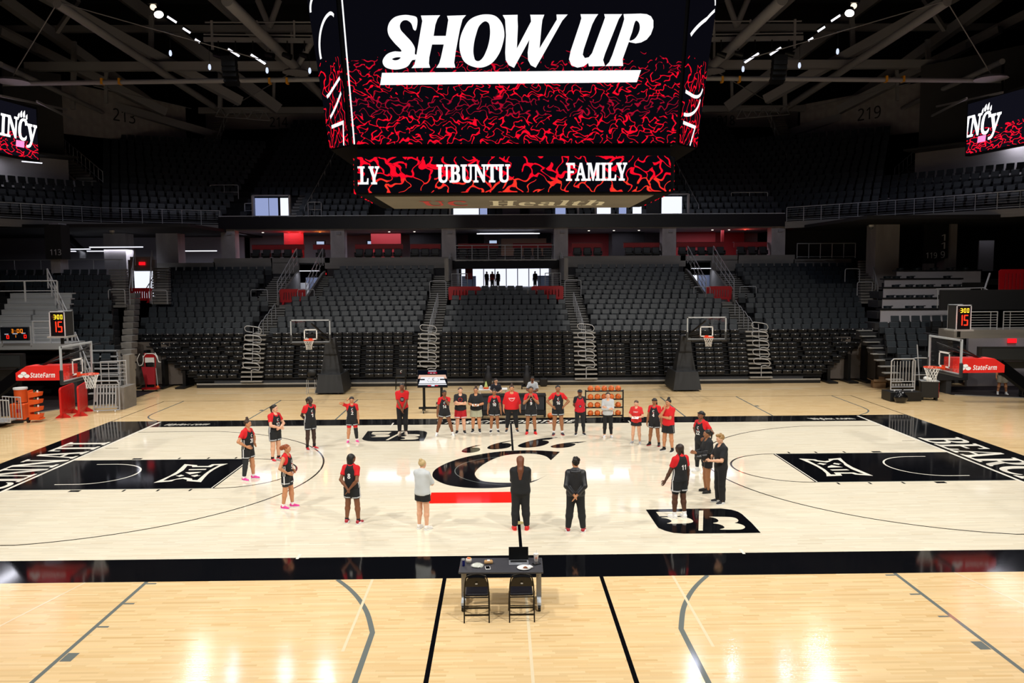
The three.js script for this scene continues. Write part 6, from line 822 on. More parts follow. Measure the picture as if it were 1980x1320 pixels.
  const tb = thing('rubbish_bag', 'black plastic bag slumped against the low stage box', 'bag', [17.75, 0, -12.0]); { const g = new THREE.SphereGeometry(0.3, 20, 14); const q = g.attributes.position; for (let i = 0; i < q.count; i++) { const x = q.getX(i), y = q.getY(i), z = q.getZ(i), n = 1 + 0.1 * Math.sin(x * 22 + y * 9) * Math.cos(z * 19); q.setXYZ(i, x * n * (y > 0.12 ? 0.75 : 1), Math.max(-0.24, y * n * 1.05), z * n * 0.8); } g.computeVertexNormals(); g.translate(0, 0.245, 0); put('bag', g, mat('bin_liner', 0x0b0c0f, 0.25), tb); new G().rod([0.02, 0.5, 0], [0.1, 0.62, 0], 0.03, 6).build('knot', mat('bin_liner', 0), tb); }
  const kraft = mat('cardboard', 0x8a6a48, 0.85, { map: speckle }); const cb = thing('cardboard_box', 'open brown cardboard box with raised flaps by the right corner', 'box', [19.0, 0, -16.9], -0.2); new G().box(0.6, 0.36, 0.02, 0, 0.18, 0.22).box(0.6, 0.36, 0.02, 0, 0.18, -0.22).box(0.02, 0.36, 0.44, 0.3, 0.18, 0).box(0.02, 0.36, 0.44, -0.3, 0.18, 0).box(0.6, 0.02, 0.44, 0, 0.011, 0).build('carton', kraft, cb); new G().box(0.6, 0.015, 0.2, 0, 0.4, 0.3, 0, 0.5).box(0.22, 0.015, 0.44, -0.4, 0.4, 0, 0, 0, -0.4).build('flap', kraft, cb); const c2 = thing('cardboard_box', 'taller brown cardboard box behind the open carton', 'box', [19.55, 0, -17.3], 0.3); new G().box(0.5, 0.5, 0.4, 0, 0.25, 0).build('carton', kraft, c2); new G().box(0.3, 0.015, 0.4, 0.36, 0.55, 0, 0, 0, 0.5).build('flap', kraft, c2);
  const sc = thing('snack_cart', 'black shelf cart with small items by the right tunnel', 'cart', [24.35, 0, -13.2], -0.3); for (const y of [0.1, 0.5, 0.98]) new G().box(0.6, 0.04, 0.5, 0, y, 0).build('shelf', black, sc); for (const [x, z] of [[-0.28, 0.23], [0.28, 0.23], [-0.28, -0.23], [0.28, -0.23]]) new G().box(0.04, 0.98, 0.04, x, 0.5, z).build('post', black, sc); new G().box(0.5, 0.85, 0.02, 0, 0.52, -0.23).build('back_panel', black, sc); const it = thing('snack_tray', 'tray of packets on the middle shelf of the black cart', 'tray', [24.35, 0.52, -13.1], -0.3); new G().box(0.45, 0.12, 0.3, 0, 0.06, 0).build('tray', mat('tan_tray', 0x8a6d55, 0.7), it); const nb = thing('notepad', 'white pad lying on top of the black shelf cart', 'paper', [24.4, 1.0, -13.1]); new G().box(0.35, 0.03, 0.25, 0, 0.016, 0).build('pad', white, nb);
}
// ---------------------------------------------------------------- people: smooth distance fields meshed with surface nets
function nets(f, lo, hi, h) {
  const n = [0, 1, 2].map(i => Math.ceil((hi[i] - lo[i]) / h) + 1), [nx, ny, nz] = n, F = new Float32Array(nx * ny * nz), B = 4, lim = B * h * 0.9 + 0.012;
  for (let bz = 0; bz < nz; bz += B) for (let by = 0; by < ny; by += B) for (let bx = 0; bx < nx; bx += B) {
    const d = f(lo[0] + (bx + 1.5) * h, lo[1] + (by + 1.5) * h, lo[2] + (bz + 1.5) * h), far = Math.abs(d) > lim;
    for (let z = bz; z < Math.min(nz, bz + B); z++) for (let y = by; y < Math.min(ny, by + B); y++) for (let x = bx; x < Math.min(nx, bx + B); x++) F[(z * ny + y) * nx + x] = far ? d : f(lo[0] + x * h, lo[1] + y * h, lo[2] + z * h);
  }
  const id = new Int32Array(nx * ny * nz).fill(-1), pos = [], tri = [];
  for (let z = 0; z < nz - 1; z++) for (let y = 0; y < ny - 1; y++) for (let x = 0; x < nx - 1; x++) {
    const o = (z * ny + y) * nx + x; let m = 0, c = 0, X = 0, Y = 0, Z = 0; const v = [];
    for (let k = 0; k < 8; k++) { const q = F[o + (k & 1) + ((k >> 1) & 1) * nx + (k >> 2) * nx * ny]; v.push(q); if (q < 0) m |= 1 << k; } if (m === 0 || m === 255) continue;
    for (const [a, b] of NE) if ((v[a] < 0) !== (v[b] < 0)) { const t = v[a] / (v[a] - v[b]); X += (a & 1) + t * ((b & 1) - (a & 1)); Y += ((a >> 1) & 1) + t * (((b >> 1) & 1) - ((a >> 1) & 1)); Z += (a >> 2) + t * ((b >> 2) - (a >> 2)); c++; }
    id[o] = pos.length / 3; pos.push(lo[0] + (x + X / c) * h, lo[1] + (y + Y / c) * h, lo[2] + (z + Z / c) * h);
  }
  const st = [1, nx, nx * ny];
  for (let z = 1; z < nz - 1; z++) for (let y = 1; y < ny - 1; y++) for (let x = 1; x < nx - 1; x++) { const o = (z * ny + y) * nx + x, a = F[o] < 0; for (let k = 0; k < 3; k++) { if (a === (F[o + st[k]] < 0)) continue; const u = st[(k + 1) % 3], w = st[(k + 2) % 3], q = [id[o], id[o - u], id[o - u - w], id[o - w]]; if (q.some(i => i < 0)) continue; if (a) tri.push(q[0], q[1], q[2], q[0], q[2], q[3]); else tri.push(q[0], q[2], q[1], q[0], q[3], q[2]); } }
  const g = new THREE.BufferGeometry(); g.setAttribute('position', new THREE.Float32BufferAttribute(pos, 3)); g.setIndex(tri); g.computeVertexNormals(); return g;
}
const NE = [[0, 1], [2, 3], [4, 5], [6, 7], [0, 2], [1, 3], [4, 6], [5, 7], [0, 4], [1, 5], [2, 6], [3, 7]];
const smin = (a, b, k) => { const h = Math.max(k - Math.abs(a - b), 0) / k; return Math.min(a, b) - h * h * k * 0.25; };
// tapered bone; zs flattens it front to back; t1 < 1 cuts it square across (a hem)
function bone(a, b, r1, r2, zs = 1, t1 = 9, t0 = -9) {
  const dx = b[0] - a[0], dy = b[1] - a[1], dz = (b[2] - a[2]) * zs, L2 = dx * dx + dy * dy + dz * dz + 1e-9, L = Math.sqrt(L2), az = a[2] * zs, ad = r => r; void ad;
  return (x, y, z, e = 0) => { const px = x - a[0], py = y - a[1], pz = z * zs - az; const u = (px * dx + py * dy + pz * dz) / L2, t = u < 0 ? 0 : u > 1 ? 1 : u; let d = Math.hypot(px - dx * t, py - dy * t, pz - dz * t) - (r1 + (r2 - r1) * t) - e; if (zs > 1) d /= 1 + (zs - 1) * 0.5; if (t1 < 5) d = Math.max(d, (u - t1) * L); if (t0 > -5) d = Math.max(d, (t0 - u) * L); return d; };
}
const blend = (bones, k, e = 0) => (x, y, z) => { let d = 1e9; for (const b of bones) d = smin(d, b(x, y, z, e), k); return d; };
const meshF = (f, lo, hi, h) => nets(f, lo, hi, h);
const add = (a, b, s = 1) => [a[0] + b[0] * s, a[1] + b[1] * s, a[2] + b[2] * s], lerp = (a, b, t) => [a[0] + (b[0] - a[0]) * t, a[1] + (b[1] - a[1]) * t, a[2] + (b[2] - a[2]) * t];
const norm = v => { const l = Math.hypot(...v) || 1; return [v[0] / l, v[1] / l, v[2] / l]; }, cross = (a, b) => [a[1] * b[2] - a[2] * b[1], a[2] * b[0] - a[0] * b[2], a[0] * b[1] - a[1] * b[0]], dot = (a, b) => a[0] * b[0] + a[1] * b[1] + a[2] * b[2];
function ik(S, T, l1, l2, pole) { let v = add(T, S, -1), d = Math.hypot(...v); const m = (l1 + l2) * 0.995; if (d > m) { v = v.map(q => q * m / d); T = add(S, v); d = m; } const n = norm(v), p = norm(add(pole, n, -dot(pole, n))), a = (l1 * l1 - l2 * l2 + d * d) / (2 * d), h = Math.sqrt(Math.max(0, l1 * l1 - a * a)); return [add(add(S, n, a), p, h), T]; }
const ARMS = {   // wrist target (x outward on its own side), elbow pole, hand direction - in body heights
  hang: [[0.155, 0.475, 0.02], [0.4, 0, -1], [-0.05, -1, 0.15]], hangIn: [[0.135, 0.475, 0.04], [0.4, 0, -1], [-0.1, -1, 0.1]], hip: [[0.112, 0.578, 0.05], [1, 0, -0.45], [-0.45, -0.35, 0.7]], hipBack: [[0.11, 0.575, -0.02], [1, 0, -0.6], [-0.5, -0.3, -0.6]],
  cross: [[-0.045, 0.68, 0.115], [0.9, -0.7, 0.1], [-1, 0.1, -0.15]], crossLow: [[-0.035, 0.65, 0.125], [0.9, -0.7, 0.1], [-1, 0.05, -0.2]], behind: [[0.02, 0.53, -0.105], [1, 0, -0.35], [-0.55, -0.8, 0.0]], clasp: [[0.018, 0.505, 0.11], [1, 0, -0.1], [-0.35, -0.9, 0.1]], claspHigh: [[0.01, 0.6, 0.125], [1, -0.3, -0.1], [-0.8, -0.2, 0.1]],
  collar: [[0.04, 0.765, 0.1], [0.9, -1, -0.1], [-0.3, 0.9, 0.0]], face: [[0.0, 0.845, 0.12], [0.6, -1, 0.1], [-0.1, 0.95, -0.1]], chin: [[0.01, 0.82, 0.115], [0.6, -1, 0.1], [-0.1, 0.95, -0.05]], prop: [[-0.07, 0.665, 0.11], [0.9, -0.7, 0.1], [-1, 0.1, 0.1]], headTop: [[0.1, 0.925, 0.035], [1, 0.1, 0.35], [-0.65, 0.75, 0]],
  hold: [[0.05, 0.625, 0.15], [0.8, -0.8, -0.4], [-0.5, 0.05, 0.8]], holdHigh: [[0.05, 0.7, 0.17], [0.8, -0.8, -0.3], [-0.4, 0.15, 0.8]], gesture: [[0.03, 0.64, 0.2], [0.6, -1, -0.4], [-0.2, 0.15, 1]], away: [[0.15, 0.5, 0.11], [0.5, -0.2, -1], [0, -0.75, 0.6]],
};
const skinMat = c => mat('skin_' + c.toString(16), c, 0.55), cloth = (c, r = 0.85) => mat('cloth_' + c.toString(16), c, r, { sheen: 0.15, sheenRoughness: 0.6 }), hairMat = c => mat('hair_' + c.toString(16), c, 0.55);
const SK = { a: 0xe0ac8c, b: 0xc68a62, c: 0x9c6844, d: 0x7a4a2e, e: 0x543222, f: 0x38221a };
function person(o) {
  const H = o.h, b = o.b || 1, q = v => [v[0] * H, v[1] * H, v[2] * H];
  const t = thing('person', o.label, 'person', [o.x, 0, o.z], o.yaw);
  const sw = (o.sw || 0.07) * H, fz = o.fz || [0, 0], fyaw = o.fy || [0.22, 0.22], fx = o.fx || [sw, sw];
  const legL = 0.475 * H, hipX = 0.052 * H * (0.9 + 0.1 * b), drop = Math.max(...[0, 1].map(i => Math.hypot(fx[i] - hipX, fz[i] * H))), hipY = 0.045 * H + Math.sqrt(Math.max(0.01, legL * legL - drop * drop)) - 0.004;
  const dy = hipY - 0.52 * H, up = v => [v[0] * H, v[1] * H + dy, v[2] * H], lean = o.lean || 0, L = v => { const p = up(v); return [p[0], p[1], p[2] + lean * Math.max(0, p[1] - hipY)]; };
  const hip = [1, -1].map(s => [s * hipX, hipY, 0]), ankle = [1, -1].map((s, i) => [s * fx[i], 0.05 * H, fz[i] * H]);
  const knee = [0, 1].map(i => add(lerp(hip[i], ankle[i], 0.5), [0, 0, 0.012 * H]));
  const T = 1.28;  // torso flattening
  const pel = bone([-0.045 * H, hipY + 0.02 * H, -0.005], [0.045 * H, hipY + 0.02 * H, -0.005], 0.062 * H * b, 0.062 * H * b, 1.1), w1 = bone(L([0, 0.54, 0]), L([0, 0.63, 0]), 0.082 * H * b, 0.07 * H * b, T), w2 = bone(L([0, 0.63, 0]), L([0, 0.73, 0]), 0.07 * H * b, 0.085 * H * b, T), ch = bone(L([-0.045, 0.735, 0.0]), L([0.045, 0.735, 0.0]), 0.06 * H * b, 0.06 * H * b, 1.12), sh = bone(L([-0.088, 0.806, -0.008]), L([0.088, 0.806, -0.008]), 0.036 * H, 0.036 * H), tr = bone(L([0, 0.8, -0.01]), L([0, 0.845, -0.004]), 0.05 * H, 0.034 * H);
  const hy = o.head || [0, 0], HC = L([0, 0.925, 0.012]), neck = bone(L([0, 0.82, -0.006]), L([0, 0.885, 0.006]), 0.033 * H, 0.031 * H);
  const torso = [pel, w1, w2, ch, sh, tr];
  const arms = [1, -1].map((s, i) => { const A = ARMS[o.arms[i]], tw = o.tw && o.tw[i] ? o.tw[i] : A[0], S = L([s * 0.098 * (0.85 + 0.15 * b), 0.803, -0.008]), Tg = L([s * tw[0] * (tw[0] > 0.1 ? 0.6 + 0.4 * b : 1), tw[1], tw[2] * (tw[2] > 0.08 ? 0.5 + 0.5 * b : 1)]), [E, W] = ik(S, Tg, 0.178 * H, 0.155 * H, [A[1][0] * s, A[1][1], A[1][2]]); return { s, S, E, W, d: norm([A[2][0] * s, A[2][1], A[2][2]]), curl: o.curl || 0.5 }; });
  const ab = Math.sqrt(b), armB = arms.flatMap(a => [bone(a.S, a.E, 0.029 * H * ab, 0.0235 * H * ab), bone(a.E, lerp(a.E, a.W, 0.35), 0.0235 * H * ab, 0.024 * H * ab), bone(lerp(a.E, a.W, 0.35), a.W, 0.024 * H * ab, 0.016 * H)]);
  const legB = [0, 1].flatMap(i => [bone(hip[i], knee[i], 0.056 * H * ab, 0.036 * H * ab), bone(knee[i], lerp(knee[i], ankle[i], 0.3), 0.034 * H * ab, 0.036 * H * ab), bone(lerp(knee[i], ankle[i], 0.3), ankle[i], 0.036 * H * ab, 0.022 * H)]);
  const foot = [1, -1].map((s, i) => { const c = Math.cos(s * fyaw[i]), sn = Math.sin(s * fyaw[i]); return { a: ankle[i], f: (x, y, z) => [ankle[i][0] + x * c + z * sn, y, ankle[i][2] - x * sn + z * c] }; });
  const bodyF = (() => { const p = blend(torso, 0.05 * H, -0.006), a = blend(armB, 0.012 * H), l = blend(legB, 0.02 * H), fe = blend(foot.map(f => bone(f.f(0, 0.05, -0.01), f.f(0, 0.035, 0.1), 0.032, 0.025)), 0.02); return (x, y, z) => { let d = smin(p(x, y, z), neck(x, y, z), 0.03); if (y > 0.35 * H) d = smin(d, a(x, y, z), 0.022 * H); if (y < 0.62 * H) d = smin(d, l(x, y, z), 0.03 * H); if (y < 0.14) d = smin(d, fe(x, y, z), 0.02); return d; }; })();
  const X = 0.36 * H, lo = [-X, -0.01, -0.24 * H], hi = [X, 0.89 * H + Math.max(0, dy), 0.34 * H];
  // head in its own frame
  const cy = Math.cos(hy[0]), sy = Math.sin(hy[0]), cp = Math.cos(hy[1]), sp = Math.sin(hy[1]), hs = H / 1.75 * 0.98;
  const hp = v => { const y = v[1] * cp - v[2] * sp, z = v[1] * sp + v[2] * cp; return [HC[0] + (v[0] * cy + z * sy) * hs, HC[1] + y * hs, HC[2] + (-v[0] * sy + z * cy) * hs]; };
  const hb = [bone(hp([0, 0.035, -0.018]), hp([0, 0.02, 0.012]), 0.082 * hs, 0.08 * hs), bone(hp([0, 0.0, 0.03]), hp([0, -0.062, 0.045]), 0.062 * hs, 0.038 * hs), bone(hp([-0.03, -0.045, 0.03]), hp([0.03, -0.045, 0.03]), 0.036 * hs, 0.036 * hs)], nose = bone(hp([0, 0.012, 0.088]), hp([0, -0.02, 0.104]), 0.008 * hs, 0.014 * hs), brow = bone(hp([-0.03, 0.028, 0.078]), hp([0.03, 0.028, 0.078]), 0.013 * hs, 0.013 * hs), lips = bone(hp([-0.016, -0.05, 0.082]), hp([0.016, -0.05, 0.082]), 0.008 * hs, 0.008 * hs), ear = [1, -1].map(s => bone(hp([s * 0.078, 0.012, -0.002]), hp([s * 0.075, -0.018, 0.004]), 0.013 * hs, 0.01 * hs));
  const headF = (x, y, z) => { let d = smin(smin(hb[0](x, y, z), hb[1](x, y, z), 0.04), hb[2](x, y, z), 0.03); d = smin(d, nose(x, y, z), 0.012); d = smin(d, brow(x, y, z), 0.015); d = smin(d, lips(x, y, z), 0.008); d = Math.min(d, ear[0](x, y, z), ear[1](x, y, z)); return smin(d, neck(x, y, z), 0.025); };
  const R = 0.135 * hs, parts = [meshF(bodyF, lo, hi, 0.0145), meshF(headF, [HC[0] - R, HC[1] - R * 0.98, HC[2] - R], [HC[0] + R, HC[1] + R, HC[2] + R], 0.0075)];
  for (const a of arms) {
    const n0 = norm(cross(a.d, Math.abs(a.d[1]) > 0.7 ? [0, 0, 1] : [0, 1, 0])), side = norm(cross(n0, a.d)), fd = a.d, palmN = norm([-a.s * n0[0] * a.s, n0[1], n0[2]]), hl = H / 1.75, P = (f, s, n) => add(add(add(a.W, fd, f * hl), side, s * hl), palmN, n * hl), B = [bone(a.W, P(0.045, 0, 0), 0.026 * hl, 0.026 * hl), bone(P(0.035, -0.02, 0), P(0.085, -0.024, 0), 0.016 * hl, 0.014 * hl), bone(P(0.035, 0.02, 0), P(0.082, 0.024, 0), 0.016 * hl, 0.014 * hl), bone(P(0.04, 0, 0), P(0.088, 0, 0), 0.017 * hl, 0.015 * hl)];
    const palm = blend(B, 0.02), fin = [[-0.03, 0.062, 0.085], [-0.011, 0.074, 0.09], [0.011, 0.07, 0.089], [0.029, 0.055, 0.082]].map(([s, l, r]) => { const c = a.curl, m = [r + l * 0.5 * Math.cos(c * 0.5), l * 0.5 * Math.sin(c * 0.5)], e = [m[0] + l * 0.5 * Math.cos(c * 1.6), m[1] + l * 0.5 * Math.sin(c * 1.6)]; return [bone(P(r - 0.01, s, 0), P(m[0], s * 1.08, m[1]), 0.0095 * hl, 0.0088 * hl), bone(P(m[0], s * 1.08, m[1]), P(e[0], s * 1.1, e[1]), 0.0088 * hl, 0.0075 * hl)]; }), th = [bone(P(0.03, 0.026 , 0.006), P(0.065, 0.05, 0.018), 0.013 * hl, 0.011 * hl), bone(P(0.065, 0.05, 0.018), P(0.095, 0.052, 0.026), 0.0105 * hl, 0.009 * hl)];
    const hf = (x, y, z) => { let d = palm(x, y, z); for (const [f1, f2] of fin) d = smin(d, Math.min(f1(x, y, z), f2(x, y, z)), 0.006); return smin(d, Math.min(th[0](x, y, z), th[1](x, y, z)), 0.01); }, c = P(0.075, 0, 0.01), r = 0.125 * hl; parts.push(meshF(hf, c.map(v => v - r), c.map(v => v + r), 0.0062));
  }
  put('body', mergeGeometries(parts.map(g => { g.deleteAttribute('uv'); return g; })), skinMat(o.skin), t);
  { const eyes = new G(), w = new G(); for (const s of [-1, 1]) { eyes.ball(0.009 * hs, ...hp([s * 0.031, 0.01, 0.091]), 6); w.ball(0.014 * hs, ...hp([s * 0.031, 0.01, 0.085]), 6, 0.7); } w.build('eyes', mat('eye_white', 0xd8d2cc, 0.4), t); eyes.build('irises', mat('iris', 0x1c1410, 0.3), t); new G().rod(hp([-0.02, -0.05, 0.0905]), hp([0.02, -0.05, 0.0905]), 0.006 * hs, 6).build('mouth', mat('lips_' + o.skin.toString(16), new THREE.Color(o.skin).multiply(new THREE.Color(0.75, 0.45, 0.45)).getHex(), 0.5), t); new G().rod(hp([-0.046, 0.034, 0.084]), hp([-0.014, 0.038, 0.096]), 0.006, 5).rod(hp([0.046, 0.034, 0.084]), hp([0.014, 0.038, 0.096]), 0.006, 5).build('eyebrows', hairMat(o.hc), t); }
  // hair
  const hairB = [bone(hp([0, 0.045, -0.025]), hp([0, 0.035, 0.0]), 0.09 * hs, 0.086 * hs)], hx = o.hair || 'bun';
  if (hx === 'bun' || hx === 'topbun') hairB.push(bone(hp(hx === 'bun' ? [0, 0.115, -0.06] : [0, 0.15, -0.02]), hp(hx === 'bun' ? [0, 0.13, -0.075] : [0.01, 0.17, -0.03]), 0.042 * hs, 0.04 * hs)); if (hx === 'pony') hairB.push(bone(hp([0, 0.06, -0.1]), hp([0, 0.02, -0.14]), 0.03 * hs, 0.035 * hs), bone(hp([0, 0.02, -0.14]), hp([0.01, -0.13, -0.125]), 0.035 * hs, 0.015 * hs)); if (hx === 'puff') hairB.push(bone(hp([0, 0.05, -0.11]), hp([0, 0.02, -0.15]), 0.06 * hs, 0.062 * hs)); if (hx === 'long') hairB.push(bone(hp([0, 0.0, -0.065]), hp([0, -0.2, -0.075 - 0.07 * b]), 0.088 * hs, 0.066 * hs), bone(hp([0, -0.18, -0.075 - 0.07 * b]), hp([0.01, -0.38, -0.08 - 0.075 * b]), 0.07 * hs, 0.04 * hs)); if (hx === 'bob') hairB.push(bone(hp([-0.03, -0.0, -0.05]), hp([-0.03, -0.1, -0.05]), 0.066 * hs, 0.06 * hs), bone(hp([0.03, 0, -0.05]), hp([0.03, -0.1, -0.05]), 0.066 * hs, 0.06 * hs)); if (hx === 'curly') hairB.push(...[[-0.05, 0.1, 0.02], [0.04, 0.11, 0.03], [0, 0.12, -0.03], [-0.03, 0.1, 0.06], [0.05, 0.09, -0.05], [-0.06, 0.08, -0.04]].map(v => bone(hp(v), hp(add(v, [0, 0.01, 0])), 0.034 * hs, 0.034 * hs))); if (hx === 'braids') for (const k of [-2, -1, 1, 2]) hairB.push(bone(hp([k * 0.03, 0.02, -0.085 + Math.abs(k) * 0.012]), hp([k * 0.036, -0.19, -0.075]), 0.02 * hs, 0.014 * hs)); if (hx === 'updo') hairB.push(...[[-0.03, 0.11, -0.03], [0.04, 0.13, -0.05], [0.0, 0.14, -0.085], [0.065, 0.105, -0.09], [-0.045, 0.1, -0.08], [0.03, 0.09, -0.12]].map(v => bone(hp(v), hp(add(v, [0.004, 0.012, 0])), 0.04 * hs, 0.038 * hs)));
  const lumpy = ['curly', 'updo', 'puff'].includes(hx), faceC = hp([0, -0.02, 0.11]), low = hp([0, -0.03, 0.06]), hf = (x, y, z) => { let d = 1e9; for (const h of hairB) d = smin(d, h(x, y, z), lumpy ? 0.008 : 0.025); if (lumpy) d += 0.006 * Math.sin(x * 95 + y * 40) * Math.sin(y * 105) * Math.sin(z * 90 + x * 30); else d += 0.0028 * Math.sin(x * 150 + z * 60 + Math.sin(y * 14) * 2.2); const fr = 0.092 * hs - Math.hypot(x - faceC[0], (y - faceC[1]) * 0.82, z - faceC[2]); d = Math.max(d, fr); if (hx === 'short' || hx === 'curly' || hx === 'pony' || hx === 'bun' || hx === 'topbun' || hx === 'puff' || hx === 'updo') { const yy = (y - HC[1]) / hs; if (hx !== 'pony') d = Math.max(d, -0.055 * hs - (y - HC[1]) ); void yy; } return d; };
  const hr = 0.2 * hs, long = hx === 'long' || hx === 'bob' || hx === 'braids' || hx === 'pony'; put('hair', meshF(hf, [HC[0] - hr, HC[1] - (long ? 0.46 : 0.12) * hs, HC[2] - (hx === 'long' ? 0.34 : 0.24) * hs], [HC[0] + hr, HC[1] + 0.23 * hs, HC[2] + 0.2 * hs], 0.0095), hairMat(o.hc), t);
  if (o.band) new G().add((() => { const g = new THREE.TorusGeometry(0.094 * hs, 0.014 * hs, 6, 28); g.scale(0.98, 1.05, 1.6); g.rotateX(PI / 2 - 0.25 + hy[1]); g.rotateY(hy[0]); g.translate(...hp([0, 0.058, -0.012])); return g; })()).build('headband', cloth(o.band), t);
  if (o.cap) { const g = new THREE.SphereGeometry(0.1 * hs, 20, 10, 0, PI * 2, 0, PI * 0.48); g.scale(1, 0.95, 1.1); g.rotateX(hy[1]); g.rotateY(hy[0]); g.translate(...hp([0, 0.04, -0.01])); put('cap', g, cloth(o.cap), t); if (o.brim) new G().rbox(0.15 * hs, 0.012, 0.09 * hs, 0.005, 0, 0, 0, hy[0]).add(new THREE.BufferGeometry().copy(new THREE.SphereGeometry(0.001))).build('cap_brim', cloth(o.cap), t).position.set(...hp([0, 0.058, 0.125])); }
  if (o.glasses) { const g = new G(); for (const s of [-1, 1]) g.add((() => { const r = new THREE.TorusGeometry(0.02 * hs, 0.0035, 5, 16); r.rotateY(hy[0]); r.translate(...hp([s * 0.031, 0.01, 0.096])); return r; })()); g.rod(hp([-0.011, 0.012, 0.1]), hp([0.011, 0.012, 0.1]), 0.003, 5).build('glasses', black, t); }
  // clothes
  const cloF = {}, gar = (name, f, m, l = lo, h2 = hi, cell = 0.0135) => put(name, meshF(f, l, h2, cell), m, t);
  const neckCut = (f, r, c = [0, 0.862, 0.05]) => { const p = L(c); return (x, y, z) => Math.max(f(x, y, z), r * H - Math.hypot(x - p[0], (y - p[1]) * 0.9, z - p[2])); };
  const hem = (f, y0) => (x, y, z) => Math.max(f(x, y, z), y0 - y);
  const sleeve = (k, e, fl = 1) => arms.map(a => bone(a.S, a.E, 0.03 * H * ab + e, (0.03 * H * ab + e) * fl, 1, k)), fore = (e, k = 0.86) => arms.flatMap(a => [bone(a.S, a.E, 0.031 * H * ab + e, 0.028 * H * ab + e), bone(a.E, a.W, 0.028 * H * ab + e, 0.021 * H + e, 1, k)]);
  const ty = o.top, wide = o.loose || 0;
  const torsoLoose = [pel, bone(L([0, 0.53, 0]), L([0, 0.65, 0]), (0.084 + wide) * H * b, (0.082 + wide * 0.7) * H * b, 1.22), bone(L([0, 0.65, 0]), L([0, 0.74, 0]), (0.082 + wide * 0.7) * H * b, 0.085 * H * b, 1.22), ch, sh, tr];
  if (ty.under) { const s = blend(sleeve(ty.underK || 0.62, 0.006, 1.05), 0.01), f = neckCut(hem((() => { const p = blend(torso, 0.05 * H, 0.004); return (x, y, z) => smin(p(x, y, z), ty.sleeveless ? 1e3 : s(x, y, z), 0.03); })(), 0.66 * H + dy), 0.044); gar('undershirt', f, cloth(ty.under), [-X, 0.6 * H, lo[2]], hi); }
  const hemY = (ty.hem || 0.5) * H + dy;
  let shirtF;
  if (ty.kind === 'jersey') { const p = blend(torsoLoose, 0.045 * H, 0.011), strap = L([0, 0.8, 0]), f0 = hem(p, hemY); shirtF = (x, y, z) => { let d = f0(x, y, z); if (y > strap[1] - 0.1 * H) { const wv = 0.1 * H * Math.sqrt(b) - Math.max(0, y - (strap[1] - 0.1 * H)) * 0.36; d = Math.max(d, Math.abs(x) - wv); } return d; }; shirtF = neckCut(shirtF, 0.058, [0, 0.855, 0.055]); { const f1 = shirtF, pb = L([0, 0.9, -0.05]); shirtF = (x, y, z) => Math.max(f1(x, y, z), 0.062 * H - Math.hypot(x - pb[0], y - pb[1], z - pb[2])); } gar('jersey', shirtF, cloth(ty.c), [-X, hemY - 0.02, lo[2]], hi); }
  else { const p = blend(torsoLoose, 0.045 * H, 0.012), s = ty.long ? blend(fore(0.008, ty.long), 0.014) : blend(sleeve(ty.k || 0.72, 0.009, 1.2), 0.01), f = hem((x, y, z) => smin(p(x, y, z), s(x, y, z), 0.035), hemY); shirtF = neckCut(ty.long || ty.k ? (x, y, z) => smin(p(x, y, z), s(x, y, z), 0.035) : f, ty.neck || 0.046); { const f1 = shirtF; shirtF = (x, y, z) => Math.max(f1(x, y, z), Math.abs(x) < 0.125 * H * b && z > -0.2 * H && z < 0.16 * H ? hemY - y : Math.min(hemY - y, 0.02) ); } gar(ty.name || 'shirt', shirtF, cloth(ty.c), [-X, 0.4 * H, lo[2]], hi); if (ty.hood) { const c = L([0, 0.815, -0.055]); const hd = [bone(L([-0.045, 0.825, -0.05]), L([0.045, 0.825, -0.05]), 0.03 * H, 0.03 * H), bone(c, L([0, 0.76, -0.075]), 0.035 * H, 0.018 * H)]; put('hood', meshF(blend(hd, 0.03), add(c, [-0.2, -0.2, -0.15]), add(c, [0.2, 0.15, 0.15]), 0.0135), cloth(ty.c), t); } }
  const bt = o.bottom; let botF; const hipCover = blend([pel, w1], 0.05 * H, 0.007 + Math.max(0, b - 1) * 0.03), botTop = Math.min(hipY + 0.1 * H, hemY + 0.022 * H), seatB = [bone([-0.045 * H, hipY + 0.025 * H, -0.005], [0.045 * H, hipY + 0.025 * H, -0.005], 0.066 * H * b, 0.066 * H * b, 1.08), bone([0, hipY + 0.03 * H, 0], [0, hipY + 0.09 * H, 0], 0.078 * H * b, 0.074 * H * b, 1.15)];
  if (bt.kind === 'shorts') { const k = bt.k || 0.62, lg = [0, 1].map(i => bone(hip[i], knee[i], 0.066 * H * ab, (bt.flare || 0.06) * H * ab, 1, k)); const u = blend([...seatB, ...lg], 0.03 * H), kn = lerp(hip[0], knee[0], k)[1]; botF = (x, y, z) => Math.max(y > hipY - 0.05 * H ? smin(u(x, y, z), Math.max(hipCover(x, y, z), hipY - 0.03 * H - y), 0.02) : u(x, y, z), y - botTop); void kn; gar('shorts', botF, cloth(bt.c), [-0.2 * H * b, 0.24 * H, -0.18 * H], [0.2 * H * b, hipY + 0.12 * H, 0.18 * H]); if (bt.trim) for (const i of [0, 1]) { const ring = bone(hip[i], knee[i], 0.067 * H * ab, (bt.flare || 0.06) * H * ab + 0.003, 1, k - 0.03, k - 0.12), c = lerp(hip[i], knee[i], k); put('shorts_trim', meshF((x, y, z) => ring(x, y, z), [c[0] - 0.16, c[1] - 0.06, c[2] - 0.16], [c[0] + 0.16, c[1] + 0.1, c[2] + 0.16], 0.011), cloth(bt.trim), t); }
